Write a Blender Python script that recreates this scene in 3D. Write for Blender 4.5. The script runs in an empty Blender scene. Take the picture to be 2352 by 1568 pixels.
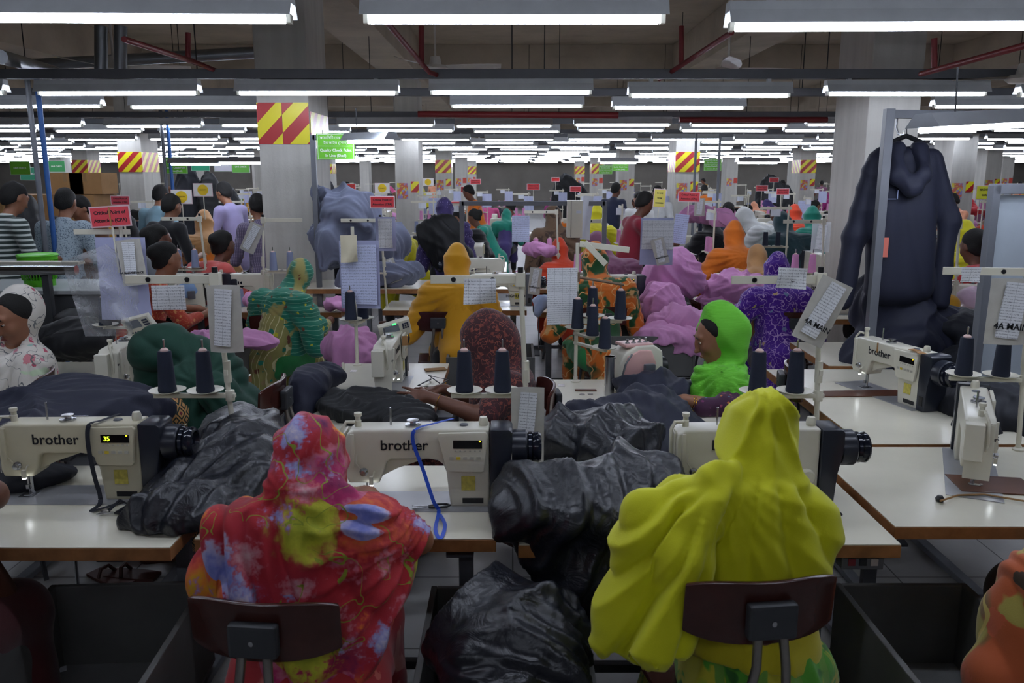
import bpy, bmesh, math, random
import numpy as np
from mathutils import Vector, Matrix, Euler
PI = math.pi
C = bpy.context.scene.collection
rnd = random.Random(7)
nrs = np.random.RandomState(11)
F_PX = 1910.0; PITCH = math.atan(384 / F_PX); CAM_Z = 1.85

def at(px, py, z=None, y=None):
    """photo pixel -> place in the hall at a known height z or distance y"""
    u = (px - 1176) / F_PX; v = (784 - py) / F_PX
    dy = math.cos(PITCH) + v * math.sin(PITCH); dz = -math.sin(PITCH) + v * math.cos(PITCH)
    t = (z - CAM_Z) / dz if z is not None else y / dy
    return Vector((u * t, dy * t, CAM_Z + dz * t))

# ------------------------------------------------------------ objects
def tag(o, label=None, cat=None, group=None, kind=None):
    if label: o['label'] = label
    if cat: o['category'] = cat
    if group: o['group'] = group
    if kind: o['kind'] = kind
    return o

def thing(name, label, cat, loc=(0, 0, 0), rz=0.0, group=None):
    o = bpy.data.objects.new(name, None); C.objects.link(o)
    o.empty_display_size = 0.05
    o.location = loc; o.rotation_euler = (0, 0, rz)
    return tag(o, label, cat, group)

def link(name, me, mat=None, parent=None, loc=None, rot=None, scale=None):
    o = bpy.data.objects.new(name, me); C.objects.link(o)
    if mat is not None:
        if len(me.materials) == 0: me.materials.append(mat)
        elif me.materials[0] != mat:
            o.material_slots[0].link = 'OBJECT'; o.material_slots[0].material = mat
    if parent is not None: o.parent = parent
    if loc is not None: o.location = loc
    if rot is not None: o.rotation_euler = rot
    if scale is not None: o.scale = scale if hasattr(scale, '__len__') else (scale,) * 3
    return o

def kids(o):
    return [c for c in o.children]

def copy_tree(o, parent=None):
    c = o.copy(); C.objects.link(c); c.parent = parent
    for ch in kids(o): copy_tree(ch, c)
    return c

def recolor(o, mat, name=None):
    """give every part (or those of one name) another material on this copy only"""
    for ch in kids(o):
        if name is None or ch.name.split('.')[0] == name:
            if ch.type == 'MESH' and ch.material_slots:
                ch.material_slots[0].link = 'OBJECT'; ch.material_slots[0].material = mat

# ------------------------------------------------------------ mesh collector
class MB:
    def __init__(s): s.v = []; s.f = []
    def add(s, vs, fs):
        n = len(s.v); s.v += [tuple(v) for v in vs]; s.f += [tuple(i + n for i in f) for f in fs]; return s
    def box(s, c, d, rz=0.0, R=None, taper=1.0):
        x, y, z = d[0] / 2, d[1] / 2, d[2] / 2
        M3 = R if R is not None else Matrix.Rotation(rz, 3, 'Z')
        vs = []
        for sz in (-1, 1):
            k = taper if sz > 0 else 1.0
            for sx, sy in ((-1, -1), (1, -1), (1, 1), (-1, 1)):
                vs.append(Vector(c) + M3 @ Vector((sx * x * k, sy * y * k, sz * z)))
        return s.add(vs, [(3, 2, 1, 0), (4, 5, 6, 7), (0, 1, 5, 4), (1, 2, 6, 5), (2, 3, 7, 6), (3, 0, 4, 7)])
    def tube(s, pts, r, n=8, closed=False, caps=True):
        pts = [Vector(p) for p in pts]; m = len(pts)
        rs = r if hasattr(r, '__len__') else [r] * m
        up = Vector((0, 0, 1)); rings = []; prev = None
        for i, p in enumerate(pts):
            if closed: t = pts[(i + 1) % m] - pts[i - 1]
            else: t = pts[min(i + 1, m - 1)] - pts[max(i - 1, 0)]
            if t.length < 1e-9: t = Vector((0, 0, 1))
            t.normalize()
            if prev is None:
                a = t.cross(up)
                if a.length < 0.05: a = t.cross(Vector((1, 0, 0)))
            else:
                a = prev - t * prev.dot(t)
            a.normalize(); prev = a; b = t.cross(a)
            rings.append([p + (a * math.cos(2 * PI * k / n) + b * math.sin(2 * PI * k / n)) * rs[i] for k in range(n)])
        vs = [q for ring in rings for q in ring]; fs = []
        for i in range(m if closed else m - 1):
            j = (i + 1) % m
            for k in range(n):
                fs.append((i * n + k, i * n + (k + 1) % n, j * n + (k + 1) % n, j * n + k))
        if caps and not closed:
            fs.append(tuple(range(n - 1, -1, -1))); fs.append(tuple((m - 1) * n + k for k in range(n)))
        return s.add(vs, fs)
    def cyl(s, a, b, r, r2=None, n=16):
        return s.tube([a, b], [r, r if r2 is None else r2], n)
    def lathe(s, prof, c=(0, 0, 0), n=20, axis='Z'):
        vs = []; fs = []
        for (r, z) in prof:
            for k in range(n):
                a = 2 * PI * k / n; p = (r * math.cos(a), r * math.sin(a), z)
                if axis == 'X': p = (z, r * math.cos(a), r * math.sin(a))
                if axis == 'Y': p = (r * math.sin(a), z, r * math.cos(a))
                vs.append((p[0] + c[0], p[1] + c[1], p[2] + c[2]))
        for i in range(len(prof) - 1):
            for k in range(n):
                fs.append((i * n + k, i * n + (k + 1) % n, (i + 1) * n + (k + 1) % n, (i + 1) * n + k))
        if prof[0][0] > 1e-6: fs.append(tuple(range(n - 1, -1, -1)))
        if prof[-1][0] > 1e-6: fs.append(tuple((len(prof) - 1) * n + k for k in range(n)))
        return s.add(vs, fs)
    def prism(s, poly, y0, y1):
        """outline in XZ pushed along Y"""
        n = len(poly)
        vs = [(x, y0, z) for x, z in poly] + [(x, y1, z) for x, z in poly]
        fs = [tuple(range(n)), tuple(range(2 * n - 1, n - 1, -1))]
        for i in range(n):
            j = (i + 1) % n; fs.append((j, i, n + i, n + j))
        return s.add(vs, fs)
    def grid(s, fn, nu, nv):
        vs = [fn(i / nu, j / nv) for j in range(nv + 1) for i in range(nu + 1)]
        fs = [(j * (nu + 1) + i, j * (nu + 1) + i + 1, (j + 1) * (nu + 1) + i + 1, (j + 1) * (nu + 1) + i) for j in range(nv) for i in range(nu)]
        return s.add(vs, fs)
    def mesh(s, name='mesh', bevel=0.0, smooth=False, seg=2, thick=0.0, sub=0):
        me = bpy.data.meshes.new(name); me.from_pydata(s.v, [], s.f); me.update()
        if bevel or thick or sub:
            bm = bmesh.new(); bm.from_mesh(me)
            bmesh.ops.recalc_face_normals(bm, faces=bm.faces)
            if thick: bmesh.ops.solidify(bm, geom=bm.faces[:], thickness=thick)
            if bevel:
                es = [e for e in bm.edges if len(e.link_faces) == 2 and e.calc_face_angle(0) > 0.6]
                bmesh.ops.bevel(bm, geom=es, offset=bevel, segments=seg, profile=0.6, affect='EDGES', clamp_overlap=True)
            bm.to_mesh(me); bm.free()
        else:
            bm = bmesh.new(); bm.from_mesh(me); bmesh.ops.recalc_face_normals(bm, faces=bm.faces); bm.to_mesh(me); bm.free()
        if smooth:
            me.shade_smooth()
            try: me.set_sharp_from_angle(angle=math.radians(38))
            except Exception: pass
        return me
    def build(s, name, mat, parent=None, bevel=0.0, smooth=False, **k):
        me = s.mesh(name, bevel, smooth, **{q: k.pop(q) for q in ('seg', 'thick', 'sub') if q in k})
        return link(name, me, mat, parent, **k)

# ------------------------------------------------------------ organic modeller: distance fields
def smin(a, b, k):
    h = np.clip(0.5 + 0.5 * (b - a) / k, 0, 1)
    return b + (a - b) * h - k * h * (1 - h)

class Field:
    """a smooth union of tapered capsules and ellipsoids, optionally cut by planes"""
    def __init__(s, k=0.03): s.p = []; s.k = k; s.cuts = []; s.subs = []
    def cap(s, a, b, ra, rb=None, k=None):
        s.p.append(('c', np.array(a, float), np.array(b, float), ra, ra if rb is None else rb, k)); return s
    def ell(s, c, r, rot=(0, 0, 0), k=None):
        R = np.array(Euler(rot).to_matrix()); s.p.append(('e', np.array(c, float), np.array(r, float), R, None, k)); return s
    def cut(s, p, n): s.cuts.append((np.array(p, float), np.array(n, float) / np.linalg.norm(n))); return s
    def sub(s, c, r, rot=(0, 0, 0)):
        s.subs.append((np.array(c, float), np.array(r, float), np.array(Euler(rot).to_matrix()))); return s
    def bounds(s, pad=0.03):
        lo = np.full(3, 9e9); hi = -lo
        for t in s.p:
            if t[0] == 'c':
                for q, r in ((t[1], t[3]), (t[2], t[4])): lo = np.minimum(lo, q - r); hi = np.maximum(hi, q + r)
            else:
                r = max(t[2]) if abs(t[3] - np.eye(3)).max() > 1e-6 else t[2]
                lo = np.minimum(lo, t[1] - r); hi = np.maximum(hi, t[1] + r)
        return lo - pad, hi + pad
    @staticmethod
    def _ell(P, c, r, R):
        q = (P - c) @ R
        k0 = np.sqrt(((q / r) ** 2).sum(-1)); k1 = np.sqrt(((q / r ** 2) ** 2).sum(-1))
        return k0 * (k0 - 1) / np.maximum(k1, 1e-6)
    def __call__(s, P):
        d = None
        for t in s.p:
            if t[0] == 'c':
                ab = t[2] - t[1]; L = max(ab @ ab, 1e-9)
                h = np.clip(((P - t[1]) @ ab) / L, 0, 1)
                e = np.sqrt((((P - t[1]) - h[..., None] * ab) ** 2).sum(-1)) - (t[3] + (t[4] - t[3]) * h)
            else: e = s._ell(P, t[1], t[2], t[3])
            k = t[5] or s.k
            d = e if d is None else smin(d, e, k)
        for c, r, R in s.subs: d = np.maximum(d, -s._ell(P, c, r, R))
        for p, n in s.cuts: d = np.maximum(d, (P - p) @ n)
        return d

def snet(f, h, lo=None, hi=None):
    """surface nets: field -> (verts, quads)"""
    if lo is None: lo, hi = f.bounds()
    lo = np.array(lo, float); hi = np.array(hi, float)
    n = np.maximum(((hi - lo) / h).astype(int) + 2, 4)
    ax = [lo[i] + h * np.arange(n[i]) for i in range(3)]
    G = np.stack(np.meshgrid(*ax, indexing='ij'), -1)
    B = 4; nc = (n + B - 1) // B + 1
    cx = [lo[i] + h * B * np.arange(nc[i]) for i in range(3)]
    Dc = f(np.stack(np.meshgrid(*cx, indexing='ij'), -1).reshape(-1, 3)).reshape(nc)
    near = [np.rint(np.arange(n[i]) / B).astype(int) for i in range(3)]
    D = Dc[np.ix_(*near)]
    need = np.abs(D) < 6.5 * h
    D[need] = f(G[need])
    S = D < 0
    m = n - 1
    cnt = np.zeros(m); acc = np.zeros((*m, 3))
    for a in range(3):
        o = [b for b in range(3) if b != a]
        for i in (0, 1):
            for j in (0, 1):
                s0 = [slice(0, m[q]) for q in range(3)]
                s0[o[0]] = slice(i, i + m[o[0]]); s0[o[1]] = slice(j, j + m[o[1]])
                s1 = list(s0); s1[a] = slice(1, 1 + m[a])
                d0 = D[tuple(s0)]; d1 = D[tuple(s1)]; x = (d0 < 0) != (d1 < 0)
                t = np.where(x, d0 / np.where(x, d0 - d1, 1), 0)
                p = np.zeros((*m, 3)); p[..., a] = t; p[..., o[0]] = i; p[..., o[1]] = j
                acc += p * x[..., None]; cnt += x
    act = cnt > 0
    idx = -np.ones(m, int); idx[act] = np.arange(act.sum())
    cell = np.argwhere(act)
    V = lo + h * (cell + acc[act] / cnt[act][:, None])
    Q = []
    for a in range(3):
        b, c = (a + 1) % 3, (a + 2) % 3
        s0 = [slice(None)] * 3; s1 = [slice(None)] * 3
        s0[a] = slice(0, n[a] - 1); s1[a] = slice(1, n[a])
        A = S[tuple(s0)]; B = S[tuple(s1)]
        x = np.argwhere(A != B)
        x = x[(x[:, b] > 0) & (x[:, c] > 0) & (x[:, b] < n[b] - 1) & (x[:, c] < n[c] - 1)]
        if len(x) == 0: continue
        flip = A[tuple(x.T)]
        q = []
        for db, dc in ((1, 1), (0, 1), (0, 0), (1, 0)):
            y = x.copy(); y[:, b] -= db; y[:, c] -= dc; q.append(idx[tuple(y.T)])
        q = np.stack(q, 1)
        q[~flip] = q[~flip][:, ::-1]
        Q.append(q)
    return V, np.concatenate(Q)

def edges_of(Q):
    e = np.concatenate([Q[:, [0, 1]], Q[:, [1, 2]], Q[:, [2, 3]], Q[:, [3, 0]]])
    e.sort(1); return np.unique(e, axis=0)

def relax(V, Q, it=2, lam=0.5):
    E = edges_of(Q); n = len(V)
    deg = np.bincount(E.ravel(), minlength=n)[:, None].clip(1)
    for _ in range(it):
        A = np.stack([np.bincount(E[:, 0], V[E[:, 1], k], n) + np.bincount(E[:, 1], V[E[:, 0], k], n) for k in range(3)], 1)
        V = V + lam * (A / deg - V)
    return V

def grad(f, V, e=0.004):
    d0 = f(V); g = np.stack([f(V + np.eye(3)[k] * e) - d0 for k in range(3)], 1)
    g /= np.maximum(np.linalg.norm(g, axis=1, keepdims=True), 1e-6); return d0, g

def noise3(P, sc, seed=0, oct=1):
    """cheap smooth value noise in -1..1 from sums of warped sines"""
    r = np.random.RandomState(seed); out = np.zeros(len(P)); amp = 1; tot = 0
    for o in range(oct):
        for _ in range(5):
            d = r.normal(size=3); d /= np.linalg.norm(d); w = r.normal(size=3); w /= np.linalg.norm(w)
            ph = r.uniform(0, 6.28, 2)
            out += amp * np.sin((P @ d) * sc + ph[0] + 1.3 * np.sin((P @ w) * sc * 0.7 + ph[1]))
        tot += amp * 2.4; amp *= 0.5; sc *= 2.03
    return out / tot

def wrinkle(V, Q, f, excess=0.2, dirs=None, steps=90, grav=0.0012, smooth=0.25, keep=0.02, jitter=0.004, seed=3, iters=3, hold=None, floor=None, back=0.0):
    """let a skin that is longer than the shape under it buckle into folds.
    dirs: unit vectors (n,3) ALONG the folds, so only lengths across them grow"""
    E = edges_of(Q)
    dg = np.concatenate([Q[:, [0, 2]], Q[:, [1, 3]]]); EE = np.concatenate([E, dg])
    w = np.concatenate([np.ones(len(E)), np.full(len(dg), 0.6)])
    n = len(V); X = V.copy(); V0 = V.copy()
    d = X[EE[:, 1]] - X[EE[:, 0]]; L = np.linalg.norm(d, axis=1)
    if dirs is not None:
        t = dirs[EE[:, 0]]; al = ((d * t).sum(1) / np.maximum(L, 1e-9)) ** 2
        ex = excess[EE[:, 0]] if hasattr(excess, '__len__') else excess
        Lr = L * (1 + ex * (1 - al))
    else:
        ex = excess[EE[:, 0]] if hasattr(excess, '__len__') else excess
        Lr = L * (1 + ex)
    X += noise3(V, 55, seed)[:, None] * grad(f, V)[1] * jitter
    deg = np.bincount(EE.ravel(), np.concatenate([w, w]), n)[:, None]
    ed = np.bincount(E.ravel(), minlength=n)[:, None].clip(1)
    vel = np.zeros_like(X)
    h = np.ones(n) if hold is None else 1 - hold
    for s in range(steps):
        old = X.copy()
        vel = vel * 0.85; vel[:, 2] -= grav
        X = X + vel * h[:, None]
        for _ in range(iters):
            d = X[EE[:, 1]] - X[EE[:, 0]]; l = np.linalg.norm(d, axis=1)
            c = (0.5 * w * (l - Lr) / np.maximum(l, 1e-9))[:, None] * d
            D = np.stack([np.bincount(EE[:, 0], c[:, k], n) - np.bincount(EE[:, 1], c[:, k], n) for k in range(3)], 1)
            X = X + 1.3 * D / deg * h[:, None]
        A = np.stack([np.bincount(E[:, 0], X[E[:, 1], k], n) + np.bincount(E[:, 1], X[E[:, 0], k], n) for k in range(3)], 1) / ed
        X = X + smooth * (A - X) * h[:, None]
        X = X + keep * (V0 - X)
        if s % 2 == 0 or s == steps - 1:
            dd, g = grad(f, X)
            pen = np.minimum(dd + back, 0)
            X = X - pen[:, None] * g
        if floor is not None: X[:, 2] = np.maximum(X[:, 2], floor)
        vel = (X - old) * 0.9
        m = np.linalg.norm(vel, axis=1, keepdims=True); vel *= np.minimum(1, 0.01 / np.maximum(m, 1e-9))
    return X

def np_mesh(name, V, Q, smooth=True):
    me = bpy.data.meshes.new(name)
    me.vertices.add(len(V)); me.vertices.foreach_set('co', np.asarray(V, np.float32).ravel())
    k = Q.shape[1]; me.loops.add(len(Q) * k); me.loops.foreach_set('vertex_index', Q.ravel().astype(np.int32))
    me.polygons.add(len(Q)); me.polygons.foreach_set('loop_start', np.arange(0, len(Q) * k, k, dtype=np.int32))
    me.update(calc_edges=True); me.validate()
    if smooth: me.shade_smooth()
    return me

def organic(name, f, h, relax_it=2, **kw):
    V, Q = snet(f, h); V = relax(V, Q, relax_it)
    return np_mesh(name, V, Q)
def ridge(ph, sharp=1.0):
    """rounded crests, narrow valleys: 0..1"""
    return 1 - np.abs(np.sin(ph)) ** (0.9 / sharp)

def sm(x, a, b):
    t = np.clip((x - a) / (b - a), 0, 1); return t * t * (3 - 2 * t)

def fan(V, A, freq, seed=0, warp=0.5, plane=(0, 2), wsc=5.0, shift=0.0):
    """fold phase that fans out from a gathered point"""
    dx = V[:, plane[0]] - A[plane[0]]; dz = V[:, plane[1]] - A[plane[1]]
    return np.arctan2(dx, -dz) * freq + warp * noise3(V, wsc, seed) * 2 + shift

def along(V, d, freq, seed=0, warp=0.6, wsc=4.0):
    """parallel folds: d is the direction ACROSS them"""
    d = np.array(d, float); d /= np.linalg.norm(d)
    return (V @ d) * freq + warp * noise3(V, wsc, seed) * 2.5

def push(V, Q, f, hgt):
    """move skin outwards by hgt (array)"""
    _, g = grad(f, V); return V + g * hgt[:, None]

def settle(V, Q, f, it=3):
    V = relax(V, Q, it, 0.35); return V

def crumple(V, f, amp, sc, seed=0, sharp=1.0):
    """crossed, broken folds as in thrown-down cloth: ridges of a strongly warped field"""
    W = V + 0.10 / max(sc / 12, .3) * np.stack([noise3(V, sc * .45, seed + k) for k in range(3)], 1)
    a = np.abs(noise3(W * np.array([1, 1, 1.0]), sc, seed + 5)); b = np.abs(noise3(W, sc * 1.9, seed + 9)); c = np.abs(noise3(W, sc * 3.7, seed + 13))
    h = (1 - np.minimum(a * 2.6, 1)) ** 1.2 + 0.55 * (1 - np.minimum(b * 2.6, 1)) ** 1.3 + 0.22 * (1 - np.minimum(c * 2.4, 1)) - 0.9
    return push(V, None, f, h * amp)

def tuck(ph, p=.7): return np.abs(np.sin(ph)) ** p

def crumple(V, f, amp, sc, seed=0, sharp=1.0):
    """thrown-down cloth: runs of long folds that change direction, bend and die out"""
    r = np.random.RandomState(seed + 50); fr = sc * 4.6
    W = V + .05 * (9 / sc) * np.stack([noise3(V, sc * .6, seed + k) for k in range(3)], 1)
    W2 = V + .03 * (9 / sc) * np.stack([noise3(V, sc * .9, seed + 20 + k) for k in range(3)], 1)
    out = np.zeros(len(V)); tot = np.zeros(len(V)) + 1e-6
    for i in range(4):
        d = r.normal(size=3); d[2] *= .6; d /= np.linalg.norm(d)
        m = np.clip(noise3(V, sc * .55, seed + 30 + i) + .25, 0, 1) ** 2 + .02
        u = (W @ d) * fr * r.uniform(.8, 1.3)
        out += m * (.65 * ridge(u, 1.1) + .35 * tuck(u * 1.0 + 1.0, .6) + .3 * ridge((W2 @ d) * fr * 2.2 + i, 1.0)); tot += m
    h = (out / tot - .55) * (.65 + .35 * noise3(V, sc * 1.2, seed + 77))
    big = ridge(noise3(W, sc * .9, seed + 9) * 3.2, 1.1) - .45
    return push(V, None, f, (h + big * .8) * amp)
# ------------------------------------------------------------ materials
def lin(c):
    if isinstance(c, str): c = tuple(int(c[i:i + 2], 16) for i in (0, 2, 4))
    c = [x / 255 if max(c) > 1.001 else x for x in c]
    return tuple((x / 12.92 if x <= 0.04045 else ((x + 0.055) / 1.055) ** 2.4) for x in c) + (1.0,)

class NT:
    def __init__(s, m):
        s.t = m.node_tree; s.b = s.t.nodes['Principled BSDF']; s.o = s.t.nodes['Material Output']; s._c = None
    def n(s, kind, **k):
        nd = s.t.nodes.new(kind)
        for a, v in k.items():
            if hasattr(nd, a): setattr(nd, a, v)
            else: nd.inputs[a].default_value = v
        return nd
    def l(s, a, b): s.t.links.new(a, b)
    def co(s, which='Object'):
        if s._c is None: s._c = s.n('ShaderNodeTexCoord')
        return s._c.outputs[which]
    def math(s, op, a, b=0.0, c=None):
        nd = s.n('ShaderNodeMath'); nd.operation = op
        for i, x in enumerate((a, b) if c is None else (a, b, c)):
            if isinstance(x, (int, float)): nd.inputs[i].default_value = x
            else: s.l(x, nd.inputs[i])
        return nd.outputs[0]
    def mix(s, fac, a, b, blend='MIX'):
        nd = s.n('ShaderNodeMix'); nd.data_type = 'RGBA'; nd.blend_type = blend
        for sock, x in ((nd.inputs[0], fac), (nd.inputs[6], a), (nd.inputs[7], b)):
            if isinstance(x, (int, float)): sock.default_value = x
            elif isinstance(x, tuple): sock.default_value = x
            else: s.l(x, sock)
        return nd.outputs[2]
    def noise(s, scale, detail=3, rough=.5, vec=None, out='Fac', dist=0.0):
        nd = s.n('ShaderNodeTexNoise'); nd.inputs['Scale'].default_value = scale; nd.inputs['Detail'].default_value = detail
        nd.inputs['Roughness'].default_value = rough; nd.inputs['Distortion'].default_value = dist
        s.l(vec if vec is not None else s.co(), nd.inputs['Vector']); return nd.outputs[out]
    def vor(s, scale, vec=None, out='Distance', feature='F1', rand=1.0):
        nd = s.n('ShaderNodeTexVoronoi'); nd.feature = feature; nd.inputs['Scale'].default_value = scale; nd.inputs['Randomness'].default_value = rand
        s.l(vec if vec is not None else s.co(), nd.inputs['Vector']); return nd.outputs[out]
    def ramp(s, fac, stops, interp='LINEAR'):
        nd = s.n('ShaderNodeValToRGB'); nd.color_ramp.interpolation = interp
        e = nd.color_ramp.elements
        while len(e) < len(stops): e.new(0.5)
        for q, (p, c) in zip(e, stops): q.position = p; q.color = c if isinstance(c, tuple) and len(c) == 4 else lin(c)
        s.l(fac, nd.inputs[0]); return nd.outputs[0]
    def bump(s, h, strength=.3, dist=.01):
        nd = s.n('ShaderNodeBump'); nd.inputs['Strength'].default_value = strength; nd.inputs['Distance'].default_value = dist
        s.l(h, nd.inputs['Height']); s.l(nd.outputs[0], s.b.inputs['Normal'])
    def warp(s, scale, amt):
        nd = s.n('ShaderNodeTexNoise'); nd.inputs['Scale'].default_value = scale; s.l(s.co(), nd.inputs['Vector'])
        v = s.n('ShaderNodeVectorMath'); v.operation = 'MULTIPLY_ADD'; s.l(nd.outputs['Color'], v.inputs[0]); v.inputs[1].default_value = (amt,) * 3; s.l(s.co(), v.inputs[2])
        return v.outputs[0]
    def xyz(s, vec=None):
        nd = s.n('ShaderNodeSeparateXYZ'); s.l(vec if vec is not None else s.co(), nd.inputs[0]); return nd.outputs

_M = {}
def mat(name, col='808080', rough=.5, metal=0.0, var=.12, vs=6.0, emit=None, es=0.0, alpha=1.0, sheen=0.0, spec=None, bump=None, fn=None, trans=0.0):
    if name in _M: return _M[name]
    m = bpy.data.materials.new(name); m.use_nodes = True; t = NT(m); b = t.b
    c = lin(col)
    b.inputs['Roughness'].default_value = rough; b.inputs['Metallic'].default_value = metal
    if spec is not None: b.inputs['Specular IOR Level'].default_value = spec
    if var:
        n = t.noise(vs, 4, .6)
        d = tuple(x * (1 - var) for x in c[:3]) + (1,); e = tuple(min(1, x * (1 + var * .7)) for x in c[:3]) + (1,)
        base = t.ramp(n, [(.3, d), (.7, e)]); t.l(base, b.inputs['Base Color'])
    else: b.inputs['Base Color'].default_value = c; base = None
    if emit is not None:
        b.inputs['Emission Color'].default_value = lin(emit); b.inputs['Emission Strength'].default_value = es
    if sheen: b.inputs['Sheen Weight'].default_value = sheen
    if trans: b.inputs['Transmission Weight'].default_value = trans
    if alpha < 1: b.inputs['Alpha'].default_value = alpha
    if bump: t.bump(t.noise(bump[0], 4, .6), bump[1], bump[2] if len(bump) > 2 else .004)
    if fn: fn(t, b, base)
    _M[name] = m; return m

def weave(t, b, base, sc=260):
    t.bump(t.noise(sc, 2, .6), .25, .002)

def cloth(name, col, rough=.85, var=.15, vs=5.0, sheen=.25, sc=260):
    return mat(name, col, rough, 0, var, vs, sheen=sheen, fn=lambda t, b, base: weave(t, b, base, sc))

def printed(name, base, layers, rough=.85, warp=(6, .05), sheen=.2):
    """cloth printed with motifs; layers: ('dot', scale, radius, colours) / ('line', scale, width, colour) / ('patch', scale, lo, colour)"""
    def fn(t, b, _):
        w = t.warp(*warp); cur = lin(base)
        for L in layers:
            if L[0] == 'dot':
                _, sc, r, cols = L
                nd = t.n('ShaderNodeTexVoronoi'); nd.inputs['Scale'].default_value = sc; t.l(w, nd.inputs['Vector'])
                wob = t.noise(sc * 5, 2, .6)
                dd = t.math('ADD', nd.outputs['Distance'], t.math('MULTIPLY', t.math('SUBTRACT', wob, .5), .35))
                fac = t.math('LESS_THAN', dd, r)
                if len(cols) == 1: c = lin(cols[0])
                else:
                    sep = t.n('ShaderNodeSeparateColor'); t.l(nd.outputs['Color'], sep.inputs[0])
                    c = t.ramp(sep.outputs[0], [(i / len(cols), q) for i, q in enumerate(cols)], 'CONSTANT')
                cur = t.mix(fac, cur, c)
            elif L[0] == 'line':
                _, sc, wd, col = L
                nz = t.noise(sc, 1, .5)
                fac = t.math('LESS_THAN', t.math('ABSOLUTE', t.math('SUBTRACT', nz, .5)), wd)
                cur = t.mix(fac, cur, lin(col))
            elif L[0] == 'patch':
                _, sc, lo, col = L
                nz = t.noise(sc, 2, .55, dist=.8)
                fac = t.ramp(nz, [(lo, (0, 0, 0, 1)), (min(lo + .05, 1), (1, 1, 1, 1))])
                cur = t.mix(fac, cur, lin(col))
            elif L[0] == 'stripe':
                _, ax, sc, duty, col = L
                fr = t.math('FRACT', t.math('MULTIPLY', t.xyz(w)[ax], sc))
                cur = t.mix(t.math('LESS_THAN', fr, duty), cur, lin(col))
            elif L[0] == 'diamond':
                _, sc, col, col2 = L
                x = t.xyz(); p = [t.math('PINGPONG', t.math('MULTIPLY', q, sc), .5) for q in (t.math('ADD', x[0], x[1]), x[2])]
                s_ = t.math('FRACT', t.math('MULTIPLY', t.math('ADD', p[0], p[1]), 3.0))
                cur = t.mix(t.math('LESS_THAN', s_, .45), cur, lin(col))
                cur = t.mix(t.math('LESS_THAN', t.math('ADD', p[0], p[1]), .12), cur, lin(col2))
        if isinstance(cur, tuple): b.inputs['Base Color'].default_value = cur
        else: t.l(cur, b.inputs['Base Color'])
        weave(t, b, None)
    return mat(name, base, rough, 0, 0, sheen=sheen, fn=fn)

# common ones
CREAM = mat('cream_laminate', 'e3decb', .22, var=.05, vs=3)
EDGE = mat('plywood_edge', '9c6a3e', .5, var=.3, vs=14)
def _edge2(t, b, base):
    s = t.math('FRACT', t.math('MULTIPLY', t.xyz()[2], 160)); t.l(t.mix(t.math('LESS_THAN', s, .4), base, lin('6b4226')), b.inputs['Base Color'])
PLY = mat('plywood_layers', 'a5713f', .55, var=.25, vs=14, fn=_edge2)
MWHITE = mat('machine_enamel', 'dcd8c8', .3, var=.05, vs=4)
MCREAM = mat('yellowed_enamel', 'cfc8ad', .35, var=.07, vs=5)
MDARK = mat('dark_blue_plastic', '272b36', .28, var=.05)
MGREY = mat('grey_plastic', '5c5f66', .4, var=.05)
STEEL = mat('steel', 'b8b9bc', .25, .9, var=.08, vs=20)
CHROME = mat('chrome', 'd5d6d8', .12, 1.0, var=0)
BLACKP = mat('black_plastic', '15161a', .4, var=.1)
RUBBER = mat('black_rubber', '101114', .7, var=.1)
OFFW = mat('off_white_plastic', 'd9d5c3', .4, var=.05)
PAPER = mat('paper_sheet', 'dfe3ec', .8, var=.05)
PINKC = cloth('pink_cloth', 'd696c6', .9, .1, sheen=.1)
NAVYT = mat('navy_thread', '1c2438', .8, var=.2, vs=8, fn=lambda t, b, base: t.bump(t.math('FRACT', t.math('MULTIPLY', t.xyz()[2], 320)), .5, .0015))
PINKT = mat('pink_thread', 'e39bcb', .8, var=.08, fn=lambda t, b, base: t.bump(t.math('FRACT', t.math('MULTIPLY', t.xyz()[2], 320)), .5, .0015))
GREYT = mat('grey_thread', '8790ae', .8, var=.08, fn=lambda t, b, base: t.bump(t.math('FRACT', t.math('MULTIPLY', t.xyz()[2], 320)), .5, .0015))
SKIN = mat('brown_skin', '96664c', .5, var=.1, vs=12, fn=lambda t, b, base: (t.bump(t.noise(90, 3, .6), .15, .002), setattr(b.inputs['Subsurface Weight'], 'default_value', .06)))
SKIND = mat('dark_brown_skin', '6b4433', .5, var=.1, vs=12, fn=lambda t, b, base: t.bump(t.noise(90, 3, .6), .15, .002))
HAIR = mat('black_hair', '0d0b0a', .8, var=.3, vs=30, fn=lambda t, b, base: t.bump(t.noise(120, 2, .6), .5, .004))
RUSTB = mat('dark_brown_plywood', '43211c', .22, var=.25, vs=9)
GUNM = mat('painted_grey_steel', '6d7077', .5, .1, var=.1)
DGREY = mat('dark_grey_steel', '47494c', .55, .1, var=.12)
TROUGH = mat('grey_trough_paint', '5b5b59', .6, 0, var=.14, vs=5)
GLOSSJ = mat('coated_navy_lining', '1b1e27', .33, var=.14, vs=7, spec=.6, fn=lambda t, b, base: t.bump(t.noise(14, 4, .6, dist=.8), .35, .02))
NAVYJ = cloth('navy_shell_cloth', '1a1e33', .7, .12, sheen=.03, sc=200)
NAVYD = cloth('dark_navy_cloth', '11141f', .75, .15, sheen=.02, sc=200)
CHARC = cloth('charcoal_cloth', '101217', .65, .2, sheen=.02)
GREYC = cloth('grey_jersey', '747a90', .95, .12, sheen=.15)
CLEAR = mat('clear_plastic_film', 'f2f4f8', .12, var=0, trans=0, alpha=.3, fn=lambda t, b, base: t.bump(t.noise(30, 3, .6), .8, .01))
SLEEVE = mat('lilac_plastic_sleeve', 'b9bddf', .2, var=.04, alpha=.85)
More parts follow.
